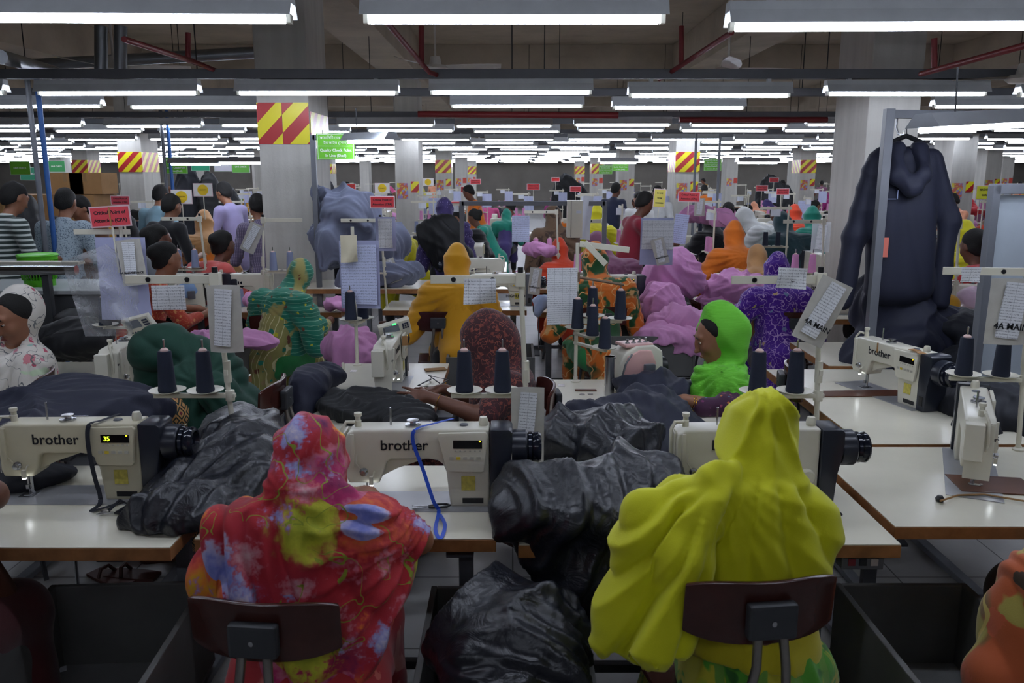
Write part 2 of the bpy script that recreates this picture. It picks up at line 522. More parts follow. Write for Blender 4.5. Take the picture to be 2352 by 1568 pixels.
BAGP = mat('worn_plastic_bag', 'c9c6bd', .3, var=.15, vs=12, alpha=.9)
BROWNP = mat('brown_insulated_mat', '5a3422', .3, var=.15)
CARTON = mat('carton_board', '9a7348', .85, var=.12)
TUBE = mat('lit_tube', 'ffffff', .4, var=0, emit=(.90, .93, 1.0), es=22.0)
FIXW = mat('fixture_white', 'c9cdd0', .35, var=.08, vs=8)

# ------------------------------------------------------------ writing
_T = {}
def text_mesh(s, size, font=None, extrude=.0004, bold=0.0, align='CENTER'):
    k = (s, size, extrude, bold, align)
    if k in _T: return _T[k]
    cu = bpy.data.curves.new('lettering', 'FONT'); cu.body = s; cu.size = size; cu.extrude = extrude; cu.offset = bold
    cu.align_x = align; cu.align_y = 'CENTER'; cu.resolution_u = 3
    o = bpy.data.objects.new('lettering_source', cu); C.objects.link(o)
    bpy.context.view_layer.update()
    me = bpy.data.meshes.new_from_object(o.evaluated_get(bpy.context.evaluated_depsgraph_get()))
    bpy.data.objects.remove(o); me.name = 'lettering'; _T[k] = me
    return me
INK = mat('black_ink', '14161c', .6, var=0)
WINK = mat('white_ink', 'f2f5ee', .6, var=0)
def text(name, s, size, mat_, parent, loc, rot=(PI / 2, 0, 0), bold=0.0, align='CENTER', extrude=.0004):
    return link(name, text_mesh(s, size, bold=bold, align=align, extrude=extrude), mat_, parent, loc, rot)
# ------------------------------------------------------------ sewing machine (needle at x=0, operator on the -y side)
def arm_outline():
    p = [(-.052, .085), (-.06, .11), (-.06, .235), (-.052, .256), (-.03, .268), (.415, .272), (.415, 0), (.285, 0), (.272, .125), (.262, .15), (.245, .163), (.215, .168), (.09, .166), (.075, .158), (.065, .12), (.05, .085)]
    return p
def make_machine(name_txt='brother', panel=True, digits=None, rear='dark', body=MWHITE, dial=False, box=True, lamp=True):
    t = thing('sewing_machine', 'white industrial sewing machine', 'sewing machine')
    MB().prism(arm_outline(), -.046, .05).build('machine_arm', body, t, bevel=.009, smooth=True, seg=3)
    MB().box((.15, 0, .0018), (.56, .178, .003)).build('bed_plate', mat('satin_bed', 'a9aaad', .35, .5, var=.06), t, bevel=.001)
    MB().box((0, 0, .0045), (.05, .06, .002)).build('needle_plate', STEEL, t)
    fp = MB().box((-.0635, 0, .176), (.006, .08, .16)).build('face_plate', STEEL if body != MWHITE else MWHITE, t, bevel=.003)
    hm = MDARK if rear == 'dark' else MGREY
    MB().prism([(.4175, 0), (.468, 0), (.476, .12), (.492, .2), (.492, .262), (.48, .272), (.4175, .272)], -.056, .06).build('motor_housing', hm, t, bevel=.007, smooth=True)
    m = MB().lathe([(.0, .49), (.058, .49), (.06, .5), (.06, .535), (.056, .54), (.0, .54)], (0, 0, .195), 28, 'X').build('motor_barrel', hm, t, smooth=True)
    MB().lathe([(.046, .541), (.052, .545), (.052, .556), (.046, .558), (.05, .562), (.052, .578), (.046, .586), (.036, .588), (.03, .575), (.0, .572)], (0, 0, .195), 28, 'X').build('handwheel', mat('gloss_navy_plastic', '1b1f2b', .12, var=0), t, smooth=True)
    if panel:
        p = MB().prism([(.25, .262), (.405, .266), (.412, .255), (.398, .135), (.39, .128), (.285, .13), (.275, .137), (.247, .25)], -.064, -.05).build('control_panel', body, t, bevel=.004, smooth=True)
        MB().box((.345, -.0645, .225), (.095, .002, .028)).build('display', mat('black_display', '0b0c10', .15, var=0), p, bevel=.0008)
        b = MB()
        for k in range(6): b.box((.305 + k * .016, -.0648, .203), (.006, .0015, .005))
        for k in range(5): b.box((.292 + k * .022, -.0648, .178), (.014, .0015, .010))
        b.build('buttons', mat('button_grey', 'b9b6aa', .5, var=0), p)
        MB().box((.314, -.0654, .178), (.014, .0015, .010)).build('yellow_button', mat('yellow_key', 'e0c63a', .5, var=0), p)
        MB().lathe([(.0, 0), (.0025, 0), (.0025, -.002), (0, -.0025)], (.385, -.0645, .236), 8, 'Y').build('indicator_lamp', mat('amber_led', 'ffcc20', .4, var=0, emit='ffd21a', es=3), p)
        if digits: text('display_digits', digits, .022, mat('green_digits', 'd6ff2a', .4, var=0, emit='d2ff28', es=2.5), p, (.318, -.0662, .225))
        s = MB().box((.345, -.0472, .085), (.046, .0016, .05)).build('warning_label', mat('yellow_label', 'cfc25a', .6, var=.25, vs=60), t)
        MB().box((.36, -.0472, .024), (.07, .0016, .018)).build('maker_plate', mat('plate_black', '1a1a1c', .4, var=0), t)
        MB().box((.447, -.0575, .05), (.022, .003, .045)).build('power_switch', BLACKP, t, bevel=.001)
    if dial:
        MB().lathe([(0, -.046), (.026, -.046), (.026, -.062), (.022, -.066), (0, -.066)], (.375, 0, .11), 20, 'Y').build('stitch_dial', OFFW, t, smooth=True)
        MB().tube([(.36, -.046, .05), (.37, -.085, .045)], .006, 8).box((.372, -.09, .045), (.03, .008, .014)).build('reverse_lever', CHROME, t)
    nb = MB().cyl((0, 0, .028), (0, 0, .09), .0035, n=8).cyl((.012, 0, .012), (.012, 0, .088), .005, n=8).cyl((0, 0, .004), (0, 0, .03), .0012, n=6)
    nb.box((0, -.004, .034), (.010, .012, .014)).build('needle_bar', STEEL, t, smooth=True)
    MB().box((.004, -.004, .008), (.018, .04, .004)).box((.004, .006, .014), (.006, .008, .018)).box((.004, -.026, .011), (.016, .008, .004)).build('presser_foot', STEEL, t, bevel=.001)
    td = MB().lathe([(0, -.046), (.014, -.046), (.014, -.052), (.009, -.056), (.009, -.066), (0, -.067)], (.0, 0, .125), 14, 'Y').build('tension_dial', STEEL, t, smooth=True)
    MB().box((-.035, -.05, .2), (.012, .01, .11)).tube([(-.02, -.056, .19), (-.024, -.06, .16), (-.01, -.058, .14)], .0022, 6).build('take_up_cover', body, t, bevel=.003, smooth=True)
    MB().tube([(-.062, -.02, .15), (-.074, -.025, .19), (-.074, -.02, .262), (-.06, -.01, .285), (-.03, -.01, .285)], .006, 8).build('thread_guard', OFFW, t, smooth=True)
    MB().lathe([(.011, .266), (.011, .288), (.009, .29), (.009, .3), (.013, .304), (.013, .314), (.0, .316)], (-.022, 0, 0), 14).build('thread_post', OFFW, t, smooth=True)
    MB().cyl((.085, .01, .27), (.085, .01, .33), .0035, n=8).build('spool_pin', STEEL, t)
    MB().lathe([(.026, .27), (.026, .276), (.01, .278), (.01, .284), (.02, .286), (.02, .29), (.0, .291)], (.16, 0, 0), 20).box((.2, .01, .281), (.05, .006, .003)).build('bobbin_winder', STEEL, t, smooth=True)
    MB().lathe([(.014, .270), (.016, .276), (.016, .288), (.012, .3), (0, .301)], (.395, .0, 0), 16).build('oil_cap', OFFW, t, smooth=True)
    MB().lathe([(.016, .270), (.013, .276), (0, .278)], (.33, .0, 0), 16).build('sight_window', MGREY, t, smooth=True)
    if name_txt: text('maker_name', name_txt, .05 if name_txt == 'brother' else .026, INK, t, (.135, -.0468, .215), bold=.0007)
    MB().prism([(.055, .1), (.11, .128), (.2, .16), (.12, .166), (.07, .16)], -.02, .03).build('knee_cam', body, t, bevel=.004, smooth=True)
    if box: MB().box((-.085, .02, .19), (.04, .06, .13)).box((-.064, .02, .19), (.012, .03, .03)).build('solenoid_box', body, t, bevel=.003)
    if box:  # logo on the end face
        text('end_plate_name', 'brother', .022, INK, t, (-.0672, -.018, .2), rot=(PI / 2, 0, -PI / 2), bold=.0003)
        MB().box((-.067, 0, .15), (.003, .084, .2), taper=1).build('end_plate', MWHITE, t, bevel=.012)
    if lamp:
        MB().tube([(.03, .03, .13), (.035, -.055, .125), (.03, -.06, .11)], .0025, 6).box((.026, -.062, .1), (.012, .012, .028)).build('lamp_neck', OFFW, t, bevel=.001)
        MB().box((.026, -.062, .0845), (.009, .009, .004)).build('lamp_led', mat('led_glow', 'ffffff', .4, var=0, emit='f4fbff', es=25), t)
    return t

def strap(name, pts, w, mat_, parent=None, thick=.0015):
    """flat ribbon through points"""
    pts = [Vector(p) for p in pts]
    sub = []
    for i in range(len(pts) - 1):
        p0 = pts[max(i - 1, 0)]; p1 = pts[i]; p2 = pts[i + 1]; p3 = pts[min(i + 2, len(pts) - 1)]
        for k in range(6):
            t = k / 6; sub.append(.5 * ((2 * p1) + (p2 - p0) * t + (2 * p0 - 5 * p1 + 4 * p2 - p3) * t * t + (3 * p1 - p0 - 3 * p2 + p3) * t ** 3))
    sub.append(pts[-1]); vs = []
    for i, p in enumerate(sub):
        t = (sub[min(i + 1, len(sub) - 1)] - sub[max(i - 1, 0)]).normalized()
        a = t.cross(Vector((0, 1, 0)) if abs(t.z) > .6 else Vector((0, 0, 1)))
        if a.length < .05: a = Vector((1, 0, 0))
        a.normalize(); vs += [p - a * w / 2, p + a * w / 2]
    fs = [(2 * i, 2 * i + 1, 2 * i + 3, 2 * i + 2) for i in range(len(sub) - 1)]
    return MB().add(vs, fs).build(name, mat_, parent, thick=thick)

def make_table(w, d, h=.76, name='sewing_table', motor=True, legs='H', th=.04):
    """top centred on the origin, w along x"""
    t = thing(name, 'cream topped sewing table', 'table')
    MB().box((0, 0, h - .002), (w, d, .004)).build('tabletop', CREAM, t, bevel=.0015)
    MB().box((0, 0, h - .004 - th / 2), (w + .002, d + .002, th)).build('plywood_edge', EDGE, t, bevel=.002)
    for sx in (-1, 1):
        x = sx * (w / 2 - .11)
        MB().box((x, 0, .36), (.05, .03, h - .1 - .0)).build('leg', GUNM, t, bevel=.003)
        MB().box((x, 0, .035), (.05, d * .9, .03)).build('foot', GUNM, t, bevel=.004)
        MB().box((x, 0, h - .06), (.05, d * .8, .03)).build('bracket', GUNM, t)
    MB().box((0, .02, .12), (w - .2, .03, .03)).build('stretcher', DGREY, t)
    MB().box((.0, -.05, .09), (.26, .22, .015), R=Matrix.Rotation(.2, 3, 'X')).build('treadle', DGREY, t, bevel=.004)
    if motor:
        MB().lathe([(0, -.09), (.07, -.09), (.075, -.08), (.075, .07), (.05, .08), (.05, .12), (0, .12)], (.12, .02, h - .14), 18, 'X').box((.2, .02, h - .09), (.06, .1, .08)).build('drive_motor', BLACKP, t, smooth=True)
        MB().box((.34, -.12, h - .1), (.09, .12, .07)).build('switch_box', MGREY, t, bevel=.004)
        MB().cyl((.12, .0, .1), (.12, .02, h - .1), .006, n=6).build('treadle_rod', STEEL, t)
    return t

def make_chair():
    """operator looks along +y; back toward -y"""
    t = thing('work_chair', 'dark plywood backed work chair', 'chair')
    def back(u, v):
        x = (u - .5) * .37; z = .76 + (v - .5) * .14 * (1 - .25 * abs(2 * u - 1) ** 4)
        return (x, -.2 - .05 * (1 - (2 * u - 1) ** 2) + .0 * v - .012 * v, z)
    MB().grid(back, 20, 6).build('backrest', RUSTB, t, bevel=.004, thick=.014, smooth=True)
    MB().box((0, -.272, .755), (.115, .03, .075)).build('clamp_block', mat('grey_clamp_plastic', '35373b', .5, var=.1), t, bevel=.008)
    MB().lathe([(0, 0), (.006, 0), (.006, -.003), (0, -.004)], (0, -.287, .755), 10, 'Y').build('clamp_screw', STEEL, t)
    for s in (-1, 1):
        MB().tube([(s * .028, -.268, .745), (s * .035, -.285, .66), (s * .05, -.27, .56), (s * .06, -.19, .475), (s * .06, -.05, .425)], .011, 10).build('back_tube', mat('worn_chrome_tube', '9a9590', .3, .85, var=.15, vs=15), t, smooth=True)
    def seat(u, v):
        x = (u - .5) * .38 * (1 - .15 * (1 - v)); y = -.18 + .36 * v
        return (x, y, .455 - .018 * (1 - (2 * u - 1) ** 2) * (1 - (2 * v - 1) ** 2) + .012 * (v < .1))
    MB().grid(seat, 12, 10).build('seat', RUSTB, t, thick=.014, bevel=.004, smooth=True)
    for sx in (-1, 1):
        for sy in (-1, 1):
            MB().tube([(sx * .13, sy * .12, .43), (sx * .19, sy * .18, .01)], .011, 8).build('leg', DGREY, t, smooth=True)
    MB().box((0, 0, .425), (.28, .26, .02)).build('seat_frame', DGREY, t)
    return t

def make_stand(h1=.25, top=.72, arm=.34, lean=0.0, two=True, side=-1, bag=False):
    """thread stand, origin at the pole's foot on the tabletop; cones reach toward side*x"""
    t = thing('thread_stand', 'cream thread stand', 'thread stand')
    MB().lathe([(.022, 0), (.022, .006), (.012, .012), (.0115, .02), (0, .02)], (0, 0, 0), 14).build('base_flange', OFFW, t, smooth=True)
    MB().tube([(0, 0, .005), (lean * .5, 0, top * .5), (lean, 0, top + .02)], .0095, 10).build('pole', OFFW, t, smooth=True)
    MB().cyl((lean, 0, top + .02), (lean, 0, top + .045), .0105, n=10).build('pole_cap', BLACKP, t)
    MB().cyl((lean * .4, 0, h1 + .05), (lean * .45, 0, h1 + .13), .014, n=12).box((lean * .4, -.016, h1 + .09), (.012, .014, .02)).build('pole_sleeve', OFFW, t, smooth=True)
    MB().box((side * .13 + lean * .3, 0, h1), (.3, .022, .016)).cyl((lean * .3, 0, h1 - .02), (lean * .3, 0, h1 + .02), .017, n=12).build('cone_bracket', OFFW, t, bevel=.002, smooth=True)
    xs = (.1, .24) if two else (.1,)
    for x in xs:
        MB().lathe([(.0, .0), (.03, .0), (.063, .009), (.066, .013), (.06, .012), (.03, .005), (0, .005)], (side * x, 0, h1 + .01), 26).build('cone_plate', OFFW, t, smooth=True)
        MB().cyl((side * x, 0, h1 + .01), (side * x, 0, h1 + .21), .0035, n=6).build('spindle', STEEL, t)
    MB().box((side * arm * .45 + lean, 0, top), (arm, .006, .03), R=Matrix.Rotation(.0, 3, 'Y')).box((lean, 0, top), (.034, .034, .05)).build('guide_bar', OFFW, t, bevel=.002)
    for x in (.1, .24):
        MB().lathe([(.009, -.006), (.009, .002), (.004, .002), (.004, -.006)], (side * x + lean, 0, top), 12, 'Y').build('thread_eyelet', BLACKP, t, smooth=True)
    return t
def cone_mesh():
    return MB().lathe([(0, 0), (.031, 0), (.033, .004), (.033, .012), (.032, .015), (.0245, .148), (.022, .152), (.011, .152), (.011, .16), (0, .161)], (0, 0, 0), 24).mesh('thread_cone', smooth=True)
CONE = cone_mesh(); CORE = MB().lathe([(.0, .150), (.015, .1515), (.015, .157), (.008, .163), (.0, .164)], (0, 0, 0), 18).mesh('cone_core', smooth=True)
def cone(loc, mat_, label, group=None, s=1.0, core=None):
    o = link('thread_cone', CONE, mat_, None, loc, scale=s); tag(o, label, 'thread cone', group)
    link('cone_core', CORE, core or mat('pale_core', 'd9b8b0', .5, var=0), o)
    return o
def put_cones(stand, mat_, labels, h1=.25, side=-1, group=None):
    M4 = Matrix.LocRotScale(stand.location, stand.rotation_euler, stand.scale); out = []
    for x, lb in zip((.1, .24), labels):
        out.append(cone(M4 @ Vector((side * x, 0, h1 + .0155)), mat_, lb, group, stand.scale[0]))
    return out

def make_bin(w, d, h=.3, z=.35, wall=.02):
    t = thing('fabric_bin', 'grey trough', 'bin')
    MB().box((0, 0, z + .006), (w, d, .012)).build('floor_panel', mat('bin_floor_paint', '7d7e7e', .6, var=.15, vs=4), t)
    for s in (-1, 1):
        MB().box((s * (w / 2 - wall / 2), 0, z + h / 2), (wall, d, h)).build('side_panel', TROUGH, t, bevel=.004)
        MB().box((0, s * (d / 2 - wall / 2), z + h / 2), (w - 2 * wall, wall, h)).build('end_panel', TROUGH, t, bevel=.004)
        for q in (-1, 1): MB().box((s * (w / 2 - .04), q * (d / 2 - .04), z / 2), (.03, .03, z)).build('leg', DGREY, t)
    return t

def sheet(name, w, h, mat_, curl=.01, seed=0, parent=None, thick=.0008, nu=8, nv=10):
    """hanging sheet in XZ, top centre at origin"""
    r = random.Random(seed); a, b = r.uniform(-1, 1), r.uniform(-1, 1)
    def f(u, v):
        return ((u - .5) * w, curl * (math.sin(3 * u + a * 3 + v * 2) * v + .5 * math.sin(5 * v + b * 3) * (u - .5)), -v * h)
    return MB().grid(f, nu, nv).build(name, mat_, parent, thick=thick, smooth=True)

def ruled(name, base='e6e9f0', ink='5a6076', rows=60, cols=14, duty=.16):
    """printed form: faint ruled rows and columns of small writing"""
    def fn(t, b, _):
        x = t.xyz(); c = lin(base)
        row = t.math('LESS_THAN', t.math('FRACT', t.math('MULTIPLY', x[2], rows)), duty * 2.4)
        nz = t.math('GREATER_THAN', t.noise(rows * 4.5, 2, .7), .52)
        cur = t.mix(t.math('MULTIPLY', t.math('MULTIPLY', row, nz), .75), c, lin(ink))
        col = t.math('LESS_THAN', t.math('FRACT', t.math('MULTIPLY', x[0], cols * 4)), .05)
        cur = t.mix(t.math('MULTIPLY', col, .35), cur, lin(ink)); t.l(cur, b.inputs['Base Color'])
    return mat(name, base, .7, 0, 0, fn=fn)
FORM = ruled('printed_form', 'c9d0ee', '6a7192'); SHEETP = ruled('handwritten_sheet', 'e4e6ea', '50545f', 90, 6)

# ------------------------------------------------------------ lamps, columns, fans
def make_fixture(far=False):
    t = thing('hanging_light', 'white fluorescent batten', 'ceiling light')
    L = 1.25
    MB().prism([(-.036, .045), (.036, .045), (.034, .085), (-.034, .085)], -L / 2, L / 2).prism([(-.034, .085), (-.037, .05), (-.066, -.004), (-.0685, -.004), (-.041, .05)], -L / 2, L / 2).prism([(.034, .085), (.041, .05), (.0685, -.004), (.066, -.004), (.037, .05)], -L / 2, L / 2).build('reflector', FIXW, t, rot=(0, 0, -PI / 2), bevel=0)
    MB().cyl((-.59, 0, -.016), (.59, 0, -.016), .0145, n=8).build('tube', TUBE, t, smooth=True)
    if not far:
        for s in (-1, 1):
            MB().box((s * .607, 0, -.012), (.02, .04, .036)).build('lamp_holder', OFFW, t, bevel=.003)
            MB().box((s * .45, 0, .105), (.03, .036, .07)).build('hanger_clip', FIXW, t, bevel=.002)
    return t
def hazard(name, sc=3.2, off=0.0, flip=1):
    def fn(t, b, _):
        x = t.xyz(); s = t.math('ADD', t.math('MULTIPLY', t.math('ADD', x[0], x[1]), flip), t.math('MULTIPLY', x[2], -1))
        fr = t.math('FRACT', t.math('ADD', t.math('MULTIPLY', s, sc), 10.0 + off))
        t.l(t.mix(t.math('LESS_THAN', fr, .5), lin('e8dc22'), lin('b32a2e')), b.inputs['Base Color'])
    return mat(name, 'e8dc22', .35, 0, 0, fn=fn)
def _conc(t, b, base):
    x = t.xyz(); streak = t.n('ShaderNodeTexNoise'); mp = t.n('ShaderNodeMapping'); mp.inputs['Scale'].default_value = (9, 9, .35); t.l(t.co(), mp.inputs[0]); t.l(mp.outputs[0], streak.inputs['Vector']); streak.inputs['Scale'].default_value = 1.2; streak.inputs['Detail'].default_value = 5
    c2 = t.ramp(streak.outputs['Fac'], [(.3, lin('aaa8a1')), (.7, lin('d0cec6'))])
    band = t.ramp(t.math('ADD', x[2], t.math('MULTIPLY', t.noise(1.5, 3), .15)), [(.0, lin('b4b1aa')), (.49, lin('bab7b0')), (.5, lin('d2cfc8')), (.54, lin('cac7c0'))])
    t.l(t.mix(.5, c2, base), b.inputs['Base Color'])
    t.bump(t.noise(25, 6, .7), .25, .01)
CONC = mat('fair_faced_concrete', 'c4c1ba', .8, var=.16, vs=2.5, fn=_conc)
CEILC = mat('ceiling_concrete', 'b8ab9a', .9, var=.22, vs=1.2, bump=(8, .4, .02))
REDP = mat('red_pipe_paint', '7e2226', .5, var=.12)

def make_fan(rod):
    t = thing('ceiling_fan', 'white ceiling fan', 'ceiling fan')
    MB().lathe([(0, -.03), (.1, -.025), (.13, 0), (.1, .03), (.06, .035), (.045, .11), (.0, .11)], (0, 0, 0), 26).build('motor_hub', mat('aged_fan_enamel', 'ddd8d0', .4, var=.08), t, smooth=True)
    MB().cyl((0, 0, .1), (0, 0, rod), .011, n=8).build('down_rod', mat('aged_fan_enamel'), t, smooth=True)
    MB().lathe([(.0, rod - .1), (.02, rod - .1), (.055, rod - .01), (.0, rod - .01)], (0, 0, 0), 18).build('canopy', mat('aged_fan_enamel'), t, smooth=True)
    for k in range(3):
        b = MB().grid(lambda u, v: (.1 + .52 * u, (v - .5) * (.1 + .05 * math.sin(PI * min(u * 1.1, 1))) * (1 if u < .98 else .8), .012 - .03 * (v - .5) + .015 * u), 10, 3)
        b.build('blade', mat('aged_fan_enamel'), t, thick=.004, rot=(0, 0, k * 2 * PI / 3))
    return t
# ------------------------------------------------------------ people
V3 = lambda *a: np.array(a, float)
def skel(pose='sit', lean=.3, bow=.3, H=1.0, aL=None, aR=None, legs=True):
    """joints in metres, facing +y, origin on the floor under the hips. H scales"""
    J = {}
    if pose == 'sit':
        J['hip'] = V3(0, 0, .53); J['chest'] = V3(0, .03 + lean * .18, .86); J['neck'] = V3(0, .05 + lean * .3, 1.03)
        J['kneeL'] = V3(-.12, .4, .5); J['kneeR'] = V3(.12, .4, .5); J['ankL'] = V3(-.12, .36, .08); J['ankR'] = V3(.12, .42, .08)
    else:
        J['hip'] = V3(0, 0, .86); J['chest'] = V3(0, .01 + lean * .2, 1.2); J['neck'] = V3(0, .0 + lean * .3, 1.4)
        J['kneeL'] = V3(-.1, .02, .47); J['kneeR'] = V3(.1, .02, .47); J['ankL'] = V3(-.1, -.02, .08); J['ankR'] = V3(.1, -.02, .08)
    c = J['chest']
    J['shL'] = c + V3(-.165, .0, .1); J['shR'] = c + V3(.165, .0, .1)
    J['head'] = J['neck'] + V3(0, .03 + .1 * bow, .135 - .04 * bow); J['bow'] = bow
    z = c[2]
    J['elL'], J['wrL'] = (c + V3(-.26, .12, -.13), c + V3(-.15, .36, -.1)) if aL is None else (V3(*aL[0]), V3(*aL[1]))
    J['elR'], J['wrR'] = (c + V3(.26, .12, -.13), c + V3(.15, .36, -.1)) if aR is None else (V3(*aR[0]), V3(*aR[1]))
    return J

def rotm(bow=0.0, turn=0.0): return np.array((Matrix.Rotation(turn, 3, 'Z') @ Matrix.Rotation(-bow, 3, 'X')))
def head_prims(f, c, R, s=1.0, face=True, ears=True):
    E3 = Matrix(R.tolist()).to_euler()
    def e(o, r, k=.012): f.ell(c + R @ V3(*o) * s, V3(*r) * s, tuple(E3), k)
    e((0, -.012, .022), (.074, .092, .088)); e((0, .022, -.03), (.06, .07, .085), .03); e((0, .05, -.088), (.03, .03, .022), .03)
    if face:
        e((0, .094, -.014), (.011, .017, .032), .012); e((0, .108, -.036), (.0145, .016, .011), .008); e((0, .062, -.092), (.022, .02, .016), .015)
        e((0, .078, .03), (.05, .012, .012), .02)
        e((0, .088, -.066), (.022, .01, .006), .006); e((0, .086, -.075), (.018, .01, .006), .006)
        for q in (-1, 1):
            e((q * .028, .083, .008), (.015, .008, .008), .006)
            if ears: e((q * .075, -.006, -.012), (.01, .02, .03), .006)
            e((q * .035, .06, -.03), (.026, .026, .026), .02)
def hand_prims(f, w, d, up, side=1, s=1.0, curl=.5, spread=.12):
    """w wrist, d direction of the hand, up back-of-hand normal"""
    d = d / np.linalg.norm(d); up = up - d * (up @ d); up /= np.linalg.norm(up); x = np.cross(d, up) * side
    pc = w + d * .045 * s
    f.cap(w, w + d * .03 * s, .021 * s, .024 * s, .015)
    for i, o in enumerate((-.03, -.01, .01, .03)):
        a = w + d * .02 * s + x * o * .55 * s; b = w + d * (.083 - .006 * abs(i - 1.3)) * s + x * o * s
        f.cap(a, b, .014 * s, .0105 * s, .012)
        L = (.068, .078, .073, .056)[i] * s; q = b.copy(); dd = d + x * (o / .03) * spread
        for kx, (fr, ang) in enumerate(((.45, .25), (.32, .6), (.23, .8))):
            an = curl * ang * (1 + kx * .6); v = dd * math.cos(an) - up * math.sin(an); v /= np.linalg.norm(v)
            f.cap(q, q + v * L * fr, (.0088 - .0008 * kx) * s, (.0082 - .0010 * kx) * s, .0035); q = q + v * L * fr
    a = w + d * .022 * s - x * .024 * s; b = a + (d * .55 - x * .6 - up * .35) * .045 * s; c2 = b + (d * .85 - x * .15 - up * .35) * .04 * s
    f.cap(a, b, .0135 * s, .011 * s, .01); f.cap(b, c2, .0105 * s, .0085 * s, .004)

def body_field(J, hands=True, face=False, s=1.0, turn=0.0, legs=True, fine=False):
    f = Field(.025); R = rotm(J['bow'] * .9, turn)
    head_prims(f, J['head'], R, s, face)
    f.cap(J['neck'] - V3(0, 0, .04), J['head'] - V3(0, 0, .04), .05 * s, .047 * s)
    f.cap(J['hip'], J['chest'], .115 * s, .11 * s, .06); f.cap(J['shL'], J['shR'], .055 * s, .055 * s, .05)
    for q in 'LR':
        f.cap(J['sh' + q], J['el' + q], .05 * s, .038 * s); f.cap(J['el' + q], J['wr' + q], .038 * s, .024 * s, .02)
        d = J['wr' + q] - J['el' + q]; d = d / np.linalg.norm(d) + V3(0, 0, -.15)
        if fine: hand_prims(f, J['wr' + q], d, V3(0, 0, 1), 1 if q == 'R' else -1, s)
        elif hands: f.cap(J['wr' + q], J['wr' + q] + d * .07 * s, .026 * s, .03 * s); f.cap(J['wr' + q] + d * .07 * s, J['wr' + q] + d * .14 * s, .026 * s, .014 * s)
        if legs:
            o = V3(-.08 if q == 'L' else .08, 0, -.02)
            f.cap(J['hip'] + o, J['knee' + q], .085 * s, .06 * s); f.cap(J['knee' + q], J['ank' + q], .058 * s, .036 * s)
            f.cap(J['ank' + q] - V3(0, .02, .04), J['ank' + q] + V3(0, .14, -.05), .034 * s, .026 * s)
    return f

def tunic_field(J, sleeve=.9, skirt=True, loose=1.0, s=1.0, stand=False, flare=1.0):
    f = Field(.04)
    f.cap(J['hip'] + V3(0, 0, -.02), J['chest'], .15 * s * loose, .135 * s * loose, .06); f.cap(J['shL'], J['shR'], .068 * s, .068 * s, .05)
    f.cap(J['chest'] + V3(0, 0, .1), J['neck'] - V3(0, 0, .02), .09 * s, .058 * s)
    for q in 'LR':
        f.cap(J['sh' + q], J['el' + q], .066 * s, .055 * s)
        if sleeve > .5: f.cap(J['el' + q], J['el' + q] + (J['wr' + q] - J['el' + q]) * (sleeve - .5) * 2, .052 * s, .042 * s, .02)
    if skirt and not stand:
        for q in 'LR': f.cap(J['hip'], J['knee' + q] + V3(0, -.02, 0), .12 * s, .085 * s, .06); f.cap(J['knee' + q] + V3(0, -.02, -.02), (J['knee' + q] + J['ank' + q]) / 2, .08 * s, .09 * s)
        f.cap(J['hip'] + V3(0, -.08, .02), J['hip'] + V3(0, -.12, -.28), .12 * s, .1 * s * flare, .06)
    if stand:
        f.cap(J['hip'], J['hip'] - V3(0, 0, .12 if not skirt else .4), .155 * s, .16 * s * flare)
    return f

def veil_field(J, s=1.0, drape=.35, wide=1.0, turn=0.0, front=True, peak=True):
    """headscarf over head, neck, shoulders; drape = how far it falls down the back"""
    f = Field(.045); R = rotm(J['bow'] * .9, turn); E3 = tuple(Matrix(R.tolist()).to_euler())
    h = J['head']
    f.ell(h + R @ V3(0, -.012, .012), V3(.096, .112, .118) * s, E3); f.cap(h + R @ V3(0, -.02, -.02), J['neck'], .092 * s, .09 * s)
    if peak: f.ell(h + R @ V3(0, -.05, .078), V3(.045, .05, .045) * s, E3)
    f.cap(J['neck'], J['chest'] + V3(0, .02, .06), .085 * s, .12 * s)
    f.cap(J['shL'] * wide + J['chest'] * (1 - wide), J['shR'] * wide + J['chest'] * (1 - wide), .08 * s, .08 * s)
    f.cap(J['chest'] + V3(0, .02, .04), J['chest'] + V3(0, .0, -drape), .15 * s, .165 * s, .06)
    for q in 'LR':
        o = V3(-.04 if q == 'L' else .04, -.04, 0)
        f.cap(J['sh' + q], J['sh' + q] + (J['el' + q] - J['sh' + q]) * .85, .08 * s, .075 * s); f.cap(J['sh' + q] + o * .6, J['el' + q] + o + V3(0, -.06, -.1), .075 * s, .07 * s)
    return f

def skin_of(f, h, folds=None, relax_it=2, post=2):
    V, Q = snet(f, h); V = relax(V, Q, relax_it)
    if folds is not None:
        V = push(V, Q, f, folds(V)); V = relax(V, Q, post, .35)
    return V, Q

def veil_folds(J, anchor, seed=0, amp=.028, fr=11):
    zn = J['neck'][2]
    def g(V):
        body = 1 - sm(V[:, 2], zn - .06, zn + .05); r = np.linalg.norm(V - anchor, axis=1)
        h = tuck(fan(V, anchor, fr, seed, .5)) * amp * sm(r, .02, .2) * (.55 + .45 * noise3(V, 6, seed + 3)) * body
        h += ridge(fan(V, anchor, fr * 2.3, seed + 7, .9), 1) * amp * .3 * body
        h += ridge(along(V, (.5, .3, 1), 26, seed + 5, 1.1, 8), 1) * amp * .4 * (1 - body)
        return h - amp * .35
    return g
def tunic_folds(seed=0, amp=.01, fr=22):
    return lambda V: (ridge(along(V, (1, .4, .3), fr, seed, 1.2, 5), 1) + .5 * ridge(along(V, (.4, 1, 1.2), fr * 1.4, seed + 4, 1.2, 6), 1)) * amp * (.6 + .4 * noise3(V, 7, seed)) - amp * .5

